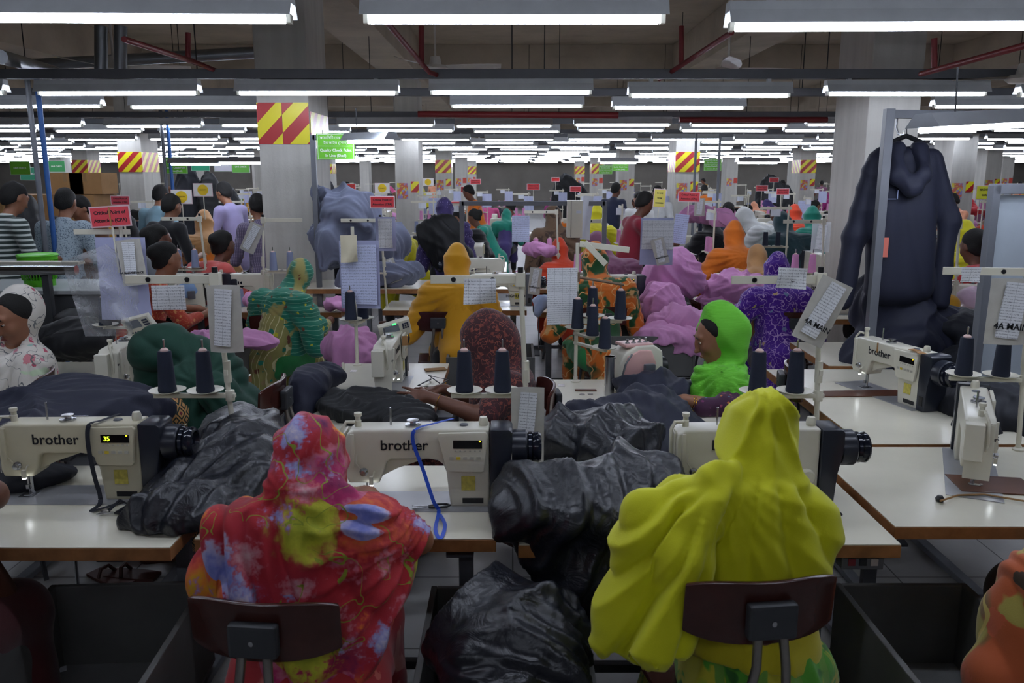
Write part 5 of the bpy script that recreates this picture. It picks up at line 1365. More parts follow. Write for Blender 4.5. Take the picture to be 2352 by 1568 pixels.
def green_lady():
    b = W(1665, 1000, 3.95); base = V3(b[0], b[1], 0); w = lambda px, py, y: W(px, py, y) - base
    hc = w(1643, 772, 3.95)
    veil = [('e', w(1656, 762, 3.97), V3(.125, .108, .13), (0, -.25, 0)), ('e', w(1690, 790, 3.97), V3(.07, .08, .1)), ('c', w(1665, 830, 3.97), w(1660, 890, 3.95), .085, .12),
            ('c', w(1660, 900, 3.96), w(1662, 1030, 3.96), .14, .15), ('c', w(1672, 890, 3.84), w(1682, 960, 3.8), .1, .095), ('c', w(1618, 860, 3.9), w(1605, 960, 3.85), .05, .05), ('c', w(1650, 720, 3.97), w(1690, 750, 3.97), .075, .075), ('c', w(1680, 960, 3.84), w(1680, 1060, 3.86), .11, .1)]
    tun = [('c', w(1660, 900, 3.96), V3(0, 0, .55), .13, .15), ('c', w(1685, 900, 3.82), w(1672, 940, 3.72), .07, .062), ('c', w(1668, 938, 3.72), w(1614, 934, 3.69), .056, .046), ('c', w(1660, 900, 4.1), w(1640, 925, 4.18), .06, .055), ('c', w(1640, 925, 4.18), w(1600, 908, 4.15), .052, .044),
           ('c', V3(0, -.1, .52), V3(-.4, -.1, .5), .12, .09), ('c', V3(0, .1, .52), V3(-.4, .1, .5), .12, .09), ('c', V3(-.4, 0, .5), V3(-.38, 0, .2), .12, .16), ('c', V3(.05, 0, .5), V3(.08, 0, .2), .15, .15)]
    J = dict(bow=.38, head=hc, neck=w(1655, 850, 3.96), hip=V3(0, 0, .54), curl=.5,
             arms=[(w(1670, 890, 3.84), w(1668, 938, 3.72), w(1572, 918, 3.7), V3(-1, .1, -.15), V3(0, 0, 1), -1), (w(1660, 890, 4.1), w(1640, 925, 4.18), w(1558, 884, 4.1), V3(-1, -.1, .12), V3(0, 0, 1), 1)])
    A = w(1650, 850, 3.86)
    def folds(V):
        up = sm(V[:, 2], w(0, 850, 3.95)[2], w(0, 800, 3.95)[2])
        h = up * (ridge(along(V, (.8, .1, .55), 26, 3, .5, 6), 1) * .009) + (1 - up) * (tuck(fan(V, A, 9, 2, .5, (0, 2))) * .02 + tuck(along(V, (1, .3, .2), 48, 4, .8, 5)) * .008)
        return h - .008
    R = rotm(.38, PI / 2)
    def ex(t, J): bangle(t, w(1588, 925, 3.7), J['arms'][0][2] - J['arms'][0][1], .034); bangle(t, w(1593, 927, 3.7), J['arms'][0][2] - J['arms'][0][1], .035); \
        MB().lathe([(0, -.002), (.0022, 0), (0, .002)], (0, 0, 0), 8).build('nose_stud', GOLD, t, loc=tuple(hc + R @ V3(-.012, .108, -.036)))
    side_person('person in a bright green headscarf with purple print sleeve, looking down at her sewing', base, veil, GREENV, tun, PURPS, J, folds, PI / 2, SKIN,
                sub=(hc + R @ V3(0, .1, -.03), V3(.08, .075, .1), tuple(Matrix(R.tolist()).to_euler())), extra=ex)
green_lady()

MAROON = printed('maroon_jacquard', '3c1a20', [('dot', 34, .28, ['7a3a30']), ('line', 38, .02, '8a4a3c'), ('patch', 22, .62, '552226')], warp=(20, .01))
def maroon_lady():
    b = W(1150, 1000, 3.9); base = V3(b[0], b[1], 0); w = lambda px, py, y: W(px, py, y) - base
    hc = w(1103, 790, 3.92)
    veil = [('e', w(1120, 770, 3.93), V3(.135, .11, .135), (0, -.3, 0)), ('e', w(1155, 790, 3.93), V3(.09, .1, .13)), ('c', w(1120, 800, 3.93), w(1140, 880, 3.92), .115, .13), ('c', w(1160, 820, 3.93), w(1175, 900, 3.92), .1, .12),
            ('c', w(1150, 900, 3.93), w(1155, 1010, 3.93), .14, .15), ('c', w(1170, 890, 3.84), w(1165, 1000, 3.8), .1, .1)]
    tun = [('c', w(1150, 900, 3.93), V3(0, 0, .55), .15, .17), ('c', w(1175, 890, 3.8), w(1118, 958, 3.7), .085, .07), ('c', V3(0, -.1, .52), V3(-.4, -.1, .5), .12, .1), ('c', V3(0, .1, .52), V3(-.4, .1, .5), .12, .1), ('c', V3(-.4, 0, .5), V3(-.38, 0, .2), .13, .16), ('c', V3(.05, 0, .5), V3(.08, 0, .2), .15, .17),
           ('c', w(1150, 890, 4.05), w(1110, 920, 4.15), .07, .06)]
    J = dict(bow=.55, head=hc, neck=w(1130, 870, 3.92), hip=V3(0, 0, .54), curl=.25, spread=.3,
             arms=[(w(1165, 890, 3.82), w(1100, 955, 3.69), w(985, 912, 3.74), V3(-1, .12, .05), V3(.05, -.75, .75), -1), (w(1150, 890, 4.05), w(1105, 925, 4.15), w(1020, 893, 4.12), V3(-1, 0, -.05), V3(0, 0, 1), 1)])
    R = rotm(.55, PI / 2); A = w(1130, 880, 3.8)
    def folds(V):
        up = sm(V[:, 2], w(0, 880, 3.95)[2], w(0, 820, 3.95)[2])
        return up * (ridge(along(V, (.75, .2, .6), 17, 3, .5, 5), 1) * .008) + (1 - up) * (tuck(fan(V, A, 8, 2, .6)) * .017 + tuck(along(V, (1, .3, .4), 36, 4, .9, 5)) * .007) - .007
    def ex(t, J):
        a = J['arms'][0]; bangle(t, a[2] + (a[1] - a[2]) * .2, a[2] - a[1], .034)
    side_person('person in a dark maroon patterned headscarf reaching a bare forearm to her machine', base, veil, MAROON, tun, MAROON, J, folds, PI / 2, SKIND, sub=(hc + R @ V3(0, .118, -.045), V3(.07, .06, .09), tuple(Matrix(R.tolist()).to_euler())), extra=ex, body_h=.006)
maroon_lady()

DKG = cloth('dark_green_chiffon', '0b3b2d', .8, .12, 4, .04)
GEO = printed('brown_diamond_print', 'b98a55', [('diamond', 16, '1d2a22', '7a2038')], warp=(5, .004))
def darkgreen_lady():
    b = W(575, 1000, 3.75); base = V3(b[0], b[1], 0); w = lambda px, py, y: W(px, py, y) - base
    hc = w(352, 825, 3.85)
    veil = [('e', w(365, 805, 3.85), V3(.13, .115, .12)), ('c', w(350, 830, 3.85), w(345, 880, 3.85), .085, .06), ('c', w(395, 790, 3.85), w(500, 860, 3.82), .085, .12), ('c', w(480, 870, 3.82), w(565, 960, 3.78), .13, .12), ('c', w(440, 880, 3.7), w(430, 960, 3.65), .1, .07), ('c', w(500, 900, 3.66), w(575, 985, 3.66), .08, .08), ('c', w(430, 950, 3.65), w(480, 1010, 3.62), .06, .05)]
    tun = [('c', w(480, 880, 3.82), V3(0, 0, .6), .13, .17), ('c', w(430, 900, 3.7), w(400, 955, 3.6), .075, .07), ('c', w(400, 955, 3.6), w(345, 945, 3.62), .068, .06), ('c', V3(0, -.1, .56), V3(-.4, -.1, .52), .14, .1), ('c', V3(0, .1, .54), V3(-.4, .1, .5), .13, .1), ('c', V3(-.4, 0, .5), V3(-.38, 0, .2), .12, .16), ('c', V3(.02, 0, .5), V3(.05, 0, .2), .16, .17)]
    J = dict(bow=1.0, head=hc, neck=w(420, 860, 3.84), hip=V3(0, 0, .54), curl=.5, arms=[(w(450, 890, 3.72), w(400, 955, 3.6), w(330, 915, 3.66), V3(-.9, .4, -.0), V3(0, 0, 1), -1), (w(440, 880, 3.95), w(390, 930, 4.0), w(335, 900, 3.95), V3(-1, 0, 0), V3(0, 0, 1), 1)])
    A = w(470, 870, 3.7)
    def folds(V): return tuck(fan(V, A, 7, 2, .6)) * .016 + tuck(along(V, (.6, .3, -.8), 30, 4, .8, 5)) * .008 - .008
    side_person('person bent low over a machine in a dark green headscarf and brown diamond print tunic', base, veil, DKG, tun, GEO, J, folds, PI / 2, SKIND, body_h=.009)
darkgreen_lady()

WFL = printed('white_floral_chiffon', 'd8d2c8', [('dot', 11, .27, ['c2556a', 'd8c890', '98bfb4', 'cc7f86']), ('dot', 17, .22, ['bb4860', 'c8808c']), ('line', 16, .01, '6d6f70'), ('patch', 6, .66, 'c9dbb8')])
def white_lady():
    b = W(40, 1000, 3.85); base = V3(b[0], b[1], 0); w = lambda px, py, y: W(px, py, y) - base
    hc = w(36, 728, 3.88)
    veil = [('e', w(48, 712, 3.93), V3(.108, .105, .135)), ('c', w(40, 760, 3.93), w(45, 820, 3.93), .085, .11), ('c', w(45, 850, 3.92), w(40, 1000, 3.9), .15, .17), ('c', w(70, 830, 3.85), w(85, 950, 3.8), .09, .1), ('c', w(0, 850, 3.82), w(-20, 960, 3.78), .09, .1)]
    tun = [('c', w(40, 850, 3.93), V3(0, 0, .55), .13, .15), ('c', w(0, 860, 3.8), w(-60, 930, 3.75), .07, .06), ('c', V3(0, -.1, .52), V3(-.4, -.1, .5), .12, .1), ('c', V3(0, .1, .52), V3(-.4, .1, .5), .12, .1), ('c', V3(.02, 0, .5), V3(.05, 0, .2), .16, .17)]
    turn = PI / 2 + 1.05; R = rotm(.35, turn)
    J = dict(bow=.35, head=hc, neck=w(35, 810, 3.93), hip=V3(0, 0, .54), arms=[(w(20, 860, 3.82), w(-60, 930, 3.75), w(-150, 920, 3.8), V3(-1, .2, 0), V3(0, 0, 1), -1)])
    A = w(60, 800, 3.8)
    def folds(V):
        up = sm(V[:, 2], w(0, 820, 3.95)[2], w(0, 780, 3.95)[2]); return up * ridge(along(V, (.9, -.3, .3), 20, 3, .6, 6), 1) * .007 + (1 - up) * (tuck(fan(V, A, 10, 2, .5)) * .018 + tuck(along(V, (1, .3, .2), 40, 4, .8, 5)) * .007) - .008
    side_person('person at the left edge in a white floral headscarf, face turned down to the left', base, veil, WFL, tun, WFL, J, folds, turn, SKIN, sub=(hc + R @ V3(0, .1, -.02), V3(.07, .1, .115), tuple(Matrix(R.tolist()).to_euler())))
white_lady()
put_chair(112, 890, 3.75, PI / 2 + .3, 'chair behind the person in white floral, seen edge on')
put_chair(640, 910, 3.6, PI / 2, 'dark wooden chair back seen edge on behind the dark green shawl')
put_chair(1262, 915, 3.7, PI / 2 + .1, 'dark wooden chair back seen edge on behind the maroon woman')
put_chair(1812, 872, 3.9, -PI / 2 - .2, 'dark wooden chair pushed under the left edge of the right table')

# people cut by the frame in front
def cut_people():
    b = W(2560, 1500, 2.1); base = V3(b[0], b[1], 0); w = lambda px, py, y: W(px, py, y) - base
    t = thing('person', 'person in a brown, orange and purple print shawl at the lower right corner', 'person', tuple(base))
    f = Field(.05); f.ell(w(2420, 1450, 2.1), V3(.19, .14, .2)); f.ell(w(2480, 1330, 2.1), V3(.2, .12, .1)); f.ell(w(2540, 1200, 2.12), V3(.1, .11, .13)); f.cap(w(2350, 1480, 2.1), w(2300, 1560, 2.05), .08, .09)
    V, Q = skin_of(f, .01, lambda V: tuck(fan(V, w(2400, 1280, 1.9), 11, 3, .5)) * .018 - .008)
    link('headscarf', np_mesh('headscarf', V, Q), printed('brown_orange_print', '7a5a2c', [('patch', 5, .47, 'b5562a'), ('patch', 7, .52, 'a99a4a'), ('dot', 7, .3, ['5a1f5e', 'c05a36', '3a2a1c']), ('line', 5, .02, 'c9b25a')]), t)
    g = Field(.04); g.cap(V3(0, 0, .5), V3(0, .4, .5), .13, .12); g.cap(V3(0, .4, .5), V3(0, .38, .1), .1, .08); g.cap(V3(0, 0, .5), V3(0, -.02, .2), .16, .16); link('tunic', np_mesh('tunic', *skin_of(g, .014)), cloth('dark_brown_cotton', '3a2a22'), t)
    b = W(-190, 1300, 2.1); base = V3(b[0], b[1], 0); w = lambda px, py, y: W(px, py, y) - base
    t = thing('person', 'person at the lower left edge, only an elbow and dark red skirt in view', 'person', tuple(base))
    f = Field(.03); f.cap(w(-170, 1060, 2.15), w(-20, 1138, 2.3), .05, .042); f.cap(w(-20, 1138, 2.3), w(-90, 1090, 2.5), .04, .028); f.ell(w(-230, 960, 2.15), V3(.08, .1, .12)); f.cap(w(-230, 1060, 2.1), w(-230, 1000, 2.12), .06, .05)
    f.cap(V3(0.02, .35, .45), V3(.1, .38, .1), .05, .04); f.cap(V3(.1, .38, .06), V3(.1, .5, .04), .035, .03)
    f.cap(w(-230, 1060, 2.1), V3(0.02, .35, .45), .07, .05)
    link('body', np_mesh('body', *skin_of(f, .011)), SKIND, t)
    g = Field(.06); g.ell(w(-230, 1180, 2.1), V3(.16, .12, .24)); g.cap(V3(-.02, 0, .5), V3(.02, .35, .47), .13, .11); g.cap(V3(.02, .35, .45), V3(.05, .33, .15), .1, .1)
    link('tunic', np_mesh('tunic', *skin_of(g, .014, tunic_folds(3, .014))), cloth('dark_red_cotton', '4a0f14'), t)
cut_people()
# sandals lying under the front left table
for k, (px, py) in enumerate(((640 / 2.5, 1325), (760 / 2.5, 1318))):
    p = at(px, py, z=.02); o = MB().grid(lambda u, v: ((u - .5) * (.08 + .02 * math.sin(PI * v)), (v - .5) * .24, .012 + .01 * v), 6, 10).build('sandal', mat('brown_sandal', '4a2620', .5, var=.2), thick=.014, loc=(p.x, p.y, .006), rot=(0, 0, 1.1 + .4 * k)); tag(o, 'brown sandal under the front left table, %s one' % ('left', 'right')[k], 'sandal')
    MB().tube([(-.045, .03, .02), (-.02, .04, .055), (.02, .04, .055), (.045, .03, .02)], .009, 6).build('sandal_strap', mat('brown_sandal'), o, smooth=True)
# ------------------------------------------------------------ second line: people with their backs to us, and fixtures around them
GOLDV = cloth('golden_yellow_voile', 'dd9f0e', .8, .1, 3, .3)
TEALP = printed('teal_mustard_print', '9a9556', [('dot', 14, .3, ['1f7a62', '6e3d2c', 'c5c02e', '2a8d74', 'a08c60']), ('stripe', 0, 30, .12, 'd8d2a0')])
TEALV = printed('teal_striped_veil', '1b7a62', [('stripe', 2, 34, .12, '7fb89a'), ('patch', 4, .56, 'a39a5a'), ('dot', 14, .2, ['7a4a30', 'c5c02e'])])
ORGP = printed('orange_green_batik', 'd9701c', [('patch', 5, .48, '1d5228'), ('patch', 6, .56, 'd0a56a'), ('line', 8, .012, 'e8b070')])
PURP = printed('purple_scroll_print', '4b1290', [('line', 13, .014, 'b898cc'), ('dot', 10, .16, ['b8a868', '6d86a8', 'c0a070']), ('line', 21, .01, 'a988c4')])
ORF = printed('orange_red_leaf_print', 'b8402c', [('dot', 22, .22, ['d8935c']), ('line', 26, .015, 'cf8050')])
PLAIN = {k: cloth('plain_cloth_' + k, c) for k, c in dict(orange='e0761a', tan='b98a58', mauve='7c4a66', violet='4a3e7a', vermilion='d2401c', red='b8202a', coral='d9605a', teal='1d8c78', darkteal='2c4a52', white='cfd0cf', pink='d8578f', magenta='a02a78',
        navy='232a44', black='17181c', yellow='d8cf1e', brown='6a4630', lilac='9a92bc', lightblue='8fb4c4', greyblue='7f8fa4', mustard='c8901e', green='2a8a4a', crimson='8a1a30', grey='6e7278', peach='e09a78').items()}
STRIPE = printed('striped_polo', '2c3a38', [('stripe', 2, 26, .42, 'cdd4cf')], warp=(3, .004))
SHIRT = printed('blue_grey_print_shirt', 'a4b4be', [('dot', 60, .3, ['5f6e7c']), ('line', 40, .02, '6f7f8c')])
PLAID = printed('check_shirt', '8a7f98', [('stripe', 0, 70, .3, '4c4560'), ('stripe', 2, 70, .3, '5c5470')], warp=(3, .002))
def Jsit(lean=.5, bow=.5, asym=0.0): return skel('sit', lean, bow)
J1 = Jsit(.6, .35); J2 = Jsit(.9, .8); J3 = Jsit(.3, .2)
J1['elL'] = J1['chest'] + V3(-.3, .1, -.1)
Js = skel('stand', .25, .5, aL=((-.26, .1, 1.0), (-.15, .34, 1.02)), aR=((.26, .1, 1.0), (.15, .34, 1.02)))
M_A = proto_meshes('A', J1, True, .0125, 0, .34)
M_B = proto_meshes('B', J2, True, .0125, 1, .3)
M_C = proto_meshes('C', J1, False, .0125, 2, hairstyle='bun', face=True, sleeve=.8)
M_S = proto_meshes('S', Js, False, .013, 4, stand=True, skirt=False, sleeve=.55, face=True)
def who(meshes, px, py, y, rz, label, mats, group=None, fit=True, seat=1.26):
    """top of the head at the photo place"""
    p = at(px, py, y=y); key = 'headscarf' if 'headscarf' in meshes else 'hair'
    me = meshes[key]; co_ = np.empty(len(me.vertices) * 3, np.float32); me.vertices.foreach_get('co', co_); co_ = co_.reshape(-1, 3); i = co_[:, 2].argmax(); top = co_[i]
    s = p.z / top[2]; s = min(max(s, .86), 1.12); R = Matrix.Rotation(rz, 3, 'Z'); off = R @ Vector((float(top[0]), float(top[1]) - .03, 0)) * s
    return person(meshes, (p.x - off.x, p.y - off.y, 0), rz, label, mats, s, group)
def M3(veil, tun=None, tro=None, skin=None): return dict(headscarf=veil, hair=HAIR, tunic=tun or veil, trousers=tro or PLAIN['black'], body=skin or SKIND)
who(M_B, 684, 592, 6.25, -.45, 'person from behind in a teal and mustard patterned headscarf and shawl', M3(TEALV, TEALP, PLAIN['green']))
who(M_A, 1050, 557, 6.2, .1, 'person from behind in a golden yellow headscarf and shawl', M3(GOLDV, GOLDV))
who(M_A, 1370, 553, 6.25, .15, 'person from behind in an orange and dark green headscarf', M3(ORGP, ORGP, PLAIN['green']))
who(M_A, 1790, 577, 6.15, -.1, 'person from behind in a purple scroll patterned headscarf and shawl', M3(PURP, PURP))
who(M_C, 365, 553, 6.2, -.75, 'person with hair in a bun and an orange-red leaf print tunic', M3(ORF, ORF, skin=SKIN))
who(M_C, 500, 528, 7.3, -.5, 'person with a white hair clip and coral tunic at the blue machine', M3(PLAIN['coral']))
who(M_A, 1690, 505, 8.4, .0, 'person from behind in a plain orange headscarf and shawl', M3(PLAIN['orange']))
who(M_B, 1740, 560, 7.7, -.3, 'person in a tan headscarf behind the pink jersey heap', M3(PLAIN['tan']))
who(M_B, 1375, 530, 7.6, .5, 'person leaning in a mauve headscarf left of the white form', M3(PLAIN['mauve']))
who(M_A, 1287, 545, 8.5, .3, 'person from behind in vermilion under the tall grey control box', M3(PLAIN['vermilion']))
who(M_C, 2252, 512, 6.6, .3, 'person in a bright red shirt left of the framed board', M3(PLAIN['red']))
who(M_C, 2110, 590, 5.7, .2, 'person with a bun and mustard tunic behind the hanging navy jacket', M3(PLAIN['mustard']))
who(M_A, 2225, 500, 7.6, .2, 'person in a yellow and green scarf right of the hanging jacket', M3(PLAIN['yellow']))
Jv = skel('stand', .2, .3, aL=((-.24, .1, 1.0), (-.15, .34, 1.02)), aR=((.24, .1, 1.0), (.15, .34, 1.02)))
M_V = proto_meshes('V', Jv, True, .015, 5, drape=.4, stand=True)
who(M_V, 1022, 452, 9.0, .2, 'standing person in a violet speckled headscarf holding a black garment', M3(printed('violet_speckle', '43386e', [('dot', 40, .25, ['8d84b8'])])))
who(M_A, 1052, 458, 10.6, PI - .2, 'person in a black spotted headscarf facing the camera', M3(PLAIN['black'], skin=SKIN))
who(M_V, 1272, 468, 9.0, .1, 'person in a brown patterned headscarf left of the grey control box', M3(printed('brown_leaf_veil', '6e5844', [('patch', 12, .55, '4a3a30')])))
who(M_S, 18, 415, 7.2, -.5, 'standing man in a dark green and white striped polo at the left edge', M3(STRIPE, skin=SKIN))
who(M_S, 143, 430, 7.6, .05, 'standing man from behind in a blue-grey print shirt', M3(SHIRT, skin=SKIN))
who(M_S, 188, 446, 8.2, PI - .5, 'man with face turned to us behind the blue-grey print shirt', M3(PLAIN['brown'], skin=SKIN))
who(M_S, 385, 443, 8.4, -.4, 'man from behind in a black jacket left of the nearest column', M3(PLAIN['black'], skin=SKIN))
who(M_S, 362, 423, 10.5, -.2, 'man from behind in a pale blue shirt by the banded column', M3(PLAIN['lightblue'], skin=SKIN))
who(M_S, 518, 415, 10.5, 1.1, 'man in a lilac checked shirt looking down at his hands', M3(PLAIN['lilac'], skin=SKIN))
who(M_S, 592, 443, 8.3, .6, 'bearded man in a checked shirt partly hidden by the nearest column', M3(PLAID, skin=SKIN))
who(M_C, 345, 488, 7.2, -.9, 'person bent over with dark hair beside the black jacket man', M3(PLAIN['grey']))
who(M_A, 285, 440, 9.4, 2.6, 'person in black with a hand raised, behind the front red sign', M3(PLAIN['black']))
who(M_A, 465, 450, 9.8, .3, 'person in a plain tan-orange headscarf left of the lilac shirt man', M3(PLAIN['tan'], PLAIN['orange']))
who(M_A, 232, 505, 8.7, -.2, 'person in a mustard shawl behind the front red sign', M3(PLAIN['mustard']))
who(M_A, 1371, 460, 11.5, -.2, 'far person in a bright yellow headscarf right of the grey control box', M3(PLAIN['yellow'], PLAIN['yellow']))
who(M_S, 1413, 418, 15.0, -.6, 'standing man in a dark blue shirt by a far column', M3(PLAIN['navy']))
who(M_S, 1468, 438, 12.8, PI - .2, 'man in a white shirt leaning over a machine facing us', M3(PLAIN['white'], skin=SKIN))
who(M_S, 1512, 425, 14.3, 2.6, 'person in white behind the yellow tag', M3(PLAIN['white']))
who(M_B, 1800, 472, 10.0, .1, 'person in a dark teal headscarf left of the right column', M3(PLAIN['darkteal']))
who(M_A, 1828, 468, 12.4, .1, 'person in a red-orange headscarf, left of the right column', M3(PLAIN['vermilion'], PLAIN['crimson']))
who(M_A, 1870, 470, 11.0, .1, 'person in a teal headscarf beside the right column', M3(PLAIN['teal']))
who(M_B, 1715, 447, 11.5, .9, 'person in a sheer white headscarf, centre right', M3(PLAIN['white']))
who(M_C, 1675, 440, 13.0, -.1, 'person from behind in a navy shirt, far centre right', M3(PLAIN['navy']))
who(M_A, 1637, 465, 10.4, .2, 'person in black right of the red notice column', M3(PLAIN['black']))
for args in ((628, 745, 6.0, 0, 'dark plywood chair under the teal and mustard shawl'), (1007, 738, 5.95, 0, 'dark plywood chair behind the golden yellow woman'), (1385, 728, 6.0, .1, 'dark plywood chair behind the orange and green woman'),
             (1828, 740, 5.9, -.05, 'dark plywood chair behind the purple woman'), (1295, 582, 8.2, .1, 'dark chair back behind the woman in vermilion'), (1592, 655, 6.9, -PI / 2, 'dark chair among the pink jersey heaps'),
             (352, 700, 5.9, -.6, 'dark chair behind the woman with the orange-red leaf print'), (2190, 690, 5.5, .1, 'dark chair behind the mustard tunic'), (1700, 590, 8.1, 0, 'dark chair behind the woman in plain orange')):
    put_chair(*args)

# second line tables + machines
for a_ in ((-2.45, -1.38, 6.62, 7.2, 'cream table in front of the teal and mustard shawl'), (-1.06, .12, 6.72, 7.25, 'white table in front of the golden yellow woman'), (.2, 1.32, 6.62, 7.2, 'cream table under the machine right of the orange and green woman'),
           (1.62, 2.6, 6.9, 7.5, 'cream table covered with pink jersey left of the purple woman'), (2.25, 3.1, 6.3, 6.9, 'cream table behind the purple shawl'), (-3.5, -2.5, 6.6, 7.15, 'cream table in front of the orange-red leaf print woman'), (3.2, 4.3, 6.0, 6.6, 'cream table behind the big heap of navy jackets'), (-.45, .75, 8.0, 8.6, 'cream table left of the tall grey control box')):
    table(*a_)
mh = make_machine(None, box=False, rear='grey', lamp=False); mach(mh, -.3, 6.98, 0, 'sewing machine with a grey rear block and maker name HIGHLEAD'); text('maker_name', 'HIGHLEAD', .034, INK, mh, (.33, -.049, .085), bold=.0008)
mach(m2, .62, 6.9, 0, 'white sewing machine to the right of the orange and green headscarf')
mach(m3, 2.3, 6.55, 0, 'white sewing machine with dial right of the purple headscarf')
mach(m2, -2.85, 7.0, 0, 'white sewing machine above the orange-red leaf print woman')
mach(m3, -2.1, 7.0, PI, 'white sewing machine turned away, in front of the teal patterned woman')
mach(m3, -.15, 8.3, PI, 'white sewing machine behind the steel frame')
mach(m3, -1.35, 8.9, PI, 'white sewing machine right of the grey jersey heap', TZ)
mach(m2, 3.35, 6.3, 0, 'white sewing machine with dark motor left of the framed board')
def blue_machine(px, py, y, rz, label): 
    p = at(px, py, y=y); overlock((p.x, p.y, .76), rz, label, '8fb2e0')
blue_machine(425, 610, 6.9, .3, 'light blue overlock machine in front of the coral tunic'); blue_machine(1655, 545, 8.9, .2, 'light blue overlock machine left of the plain orange shawl')
overlock((1.85, 7.2, .76), .2, 'white overlock machine under the plain orange shawl', 'dcd8cc')
# stands of the second line
for (px, y, lb, m_, sz) in ((1395 - 1, 6.75, 'with a lilac sleeve right of centre', PINKT, 1), (600, 6.9, 'left of the nearest column', GREYT, -1), (1895, 6.7, 'left of the right column', PINKT, 1), (1210 + 75, 8.4, 'behind the steel frame', PINKT, 1), (415 + 60, 7.1, 'above the light blue machine', GREYT, 1), (2190 + 15, 6.2, 'left of the framed board', PINKT, 1), (886, 6.85, 'before the grey jersey heap', GREYT, 1), (300, 9, 'behind the front red sign', NAVYT, 1)):
    p = at(px, 600, y=y); o = stand(p.x, y, 'cream thread stand ' + lb, ['right thread cone on the stand ' + lb, 'left thread cone on the stand ' + lb], 0 if sz > 0 else PI, m_)
for px, py, y, m_, lb in ((1493, 690, 6.75, PINKT, 'pink thread cone standing at the corner of the table right of centre'), (1190, 590, 8.2, PINKT, 'pink thread cone behind the HIGHLEAD machine'), (553, 690, 6.9, GREYT, 'grey thread cone on the table left of the teal patterned woman'), (1335, 560, 7.9, PINKT, 'pink thread cone right of the grey control box'), (2222, 625, 6.4, PINKT, 'pink thread cone by the red shirt')):
    p = at(px, py, y=y); cone((p.x, p.y, TZ), m_, lb)

# signs
def sign(px, py, y, w, h, col, lines, label, rz=0.0, tilt=0.0, ts=.03, ink=INK, post=True, edge='e6d0d4'):
    p = at(px, py, y=y); t = thing('sign', label, 'sign', p, rz); t.rotation_euler = (0, tilt, rz)
    MB().box((0, .002, 0), (w + .015, .003, h + .015)).build('sleeve_edge', mat('sign_edge_' + edge, edge, .25, var=0), t)
    MB().box((0, 0, 0), (w, .003, h)).build('sign_face', mat('sign_' + col, col, .55, var=.05), t)
    for i, s_ in enumerate(lines):
        text('lettering', s_, ts if not isinstance(ts, list) else ts[i], ink, t, (0, -.0022, h * (.5 - (i + .5) / len(lines)) * .86), bold=.0006)
    if post: MB().box((0, .006, -.12 - h * .3), (.008, .006, h + .2)).build('post', OFFW, t)
    return t
CPA = ['Critical Point of', 'Attention (CPA)']
s_ = sign(253, 497, 4.4, .2, .095, 'd94550', CPA, 'red Critical Point of Attention sign at the left above the clear plastic', tilt=-.06, ts=.026, edge='d8b8be')
MB().box((0, -.003, 0), (.008, .001, .1)).build('tape', mat('brown_tape', 'b07a4a', .4), s_)
sign(878, 464, 6.9, .19, .085, 'c8323a', CPA, 'red Critical Point of Attention sign above the grey jersey heap', ts=.024)
sign(1583, 452, 8.6, .21, .09, 'd8434c', CPA, 'red Critical Point of Attention sign in front of the striped column', tilt=.03, ts=.025)
sign(1515, 455, 8.5, .11, .17, 'e0d264', ['IN LINE', 'TO BE', 'CHECKED'], 'narrow yellow tag on the stand right of centre', tilt=.06, ts=.018)
sign(2262, 442, 6.8, .13, .1, 'd8d83a', ['MACHINE', 'CARE'], 'yellow sign above the framed board', ts=.02)
for k, (px, py, y, c_) in enumerate(((1092, 417, 17, 'd03a40'), (1072, 435, 15, 'b8282e'), (1225, 429, 14, 'cf3038'), (1798, 440, 14, 'd8404a'), (1778, 408 + 5, 19, 'cc3036'), (800, 430, 12, 'cf3a36'), (1750, 432, 15, 'd84a52'), (1276, 412, 22, 'd8201e'), (1322, 434, 16, 'c83038'), (1000 + 45, 470, 13, 'c8383e'), (276, 450 + 10, 9.5, 'd04a58'))):
    sign(px, py, y, .2, .09, c_, CPA, 'small far red attention sign, %s of those scattered over the lines' % ordn[k], ts=.024)
for k, (px, py, y) in enumerate(((878, 432, 12), (466, 436, 9.4), (417, 452, 8.6), (983, 418, 16))):
    q = sign(px, py, y, .2, .13, 'e8e6e2', [], 'white card with a yellow oval, %s one' % ['above the middle red sign', 'above the tan-orange headscarf', 'narrow, above the light blue machine', 'far beside the bare column'][k]); MB().lathe([(0, -.003), (.06, -.003), (.06, -.002), (0, -.002)], (0, 0, 0), 20, 'Y').build('yellow_oval', mat('oval_yellow', 'e8c420', .6, var=0), q)
    text('lettering', 'QUALITY', .018, INK, q, (0, -.004, 0))
GRN = '6cc22e'
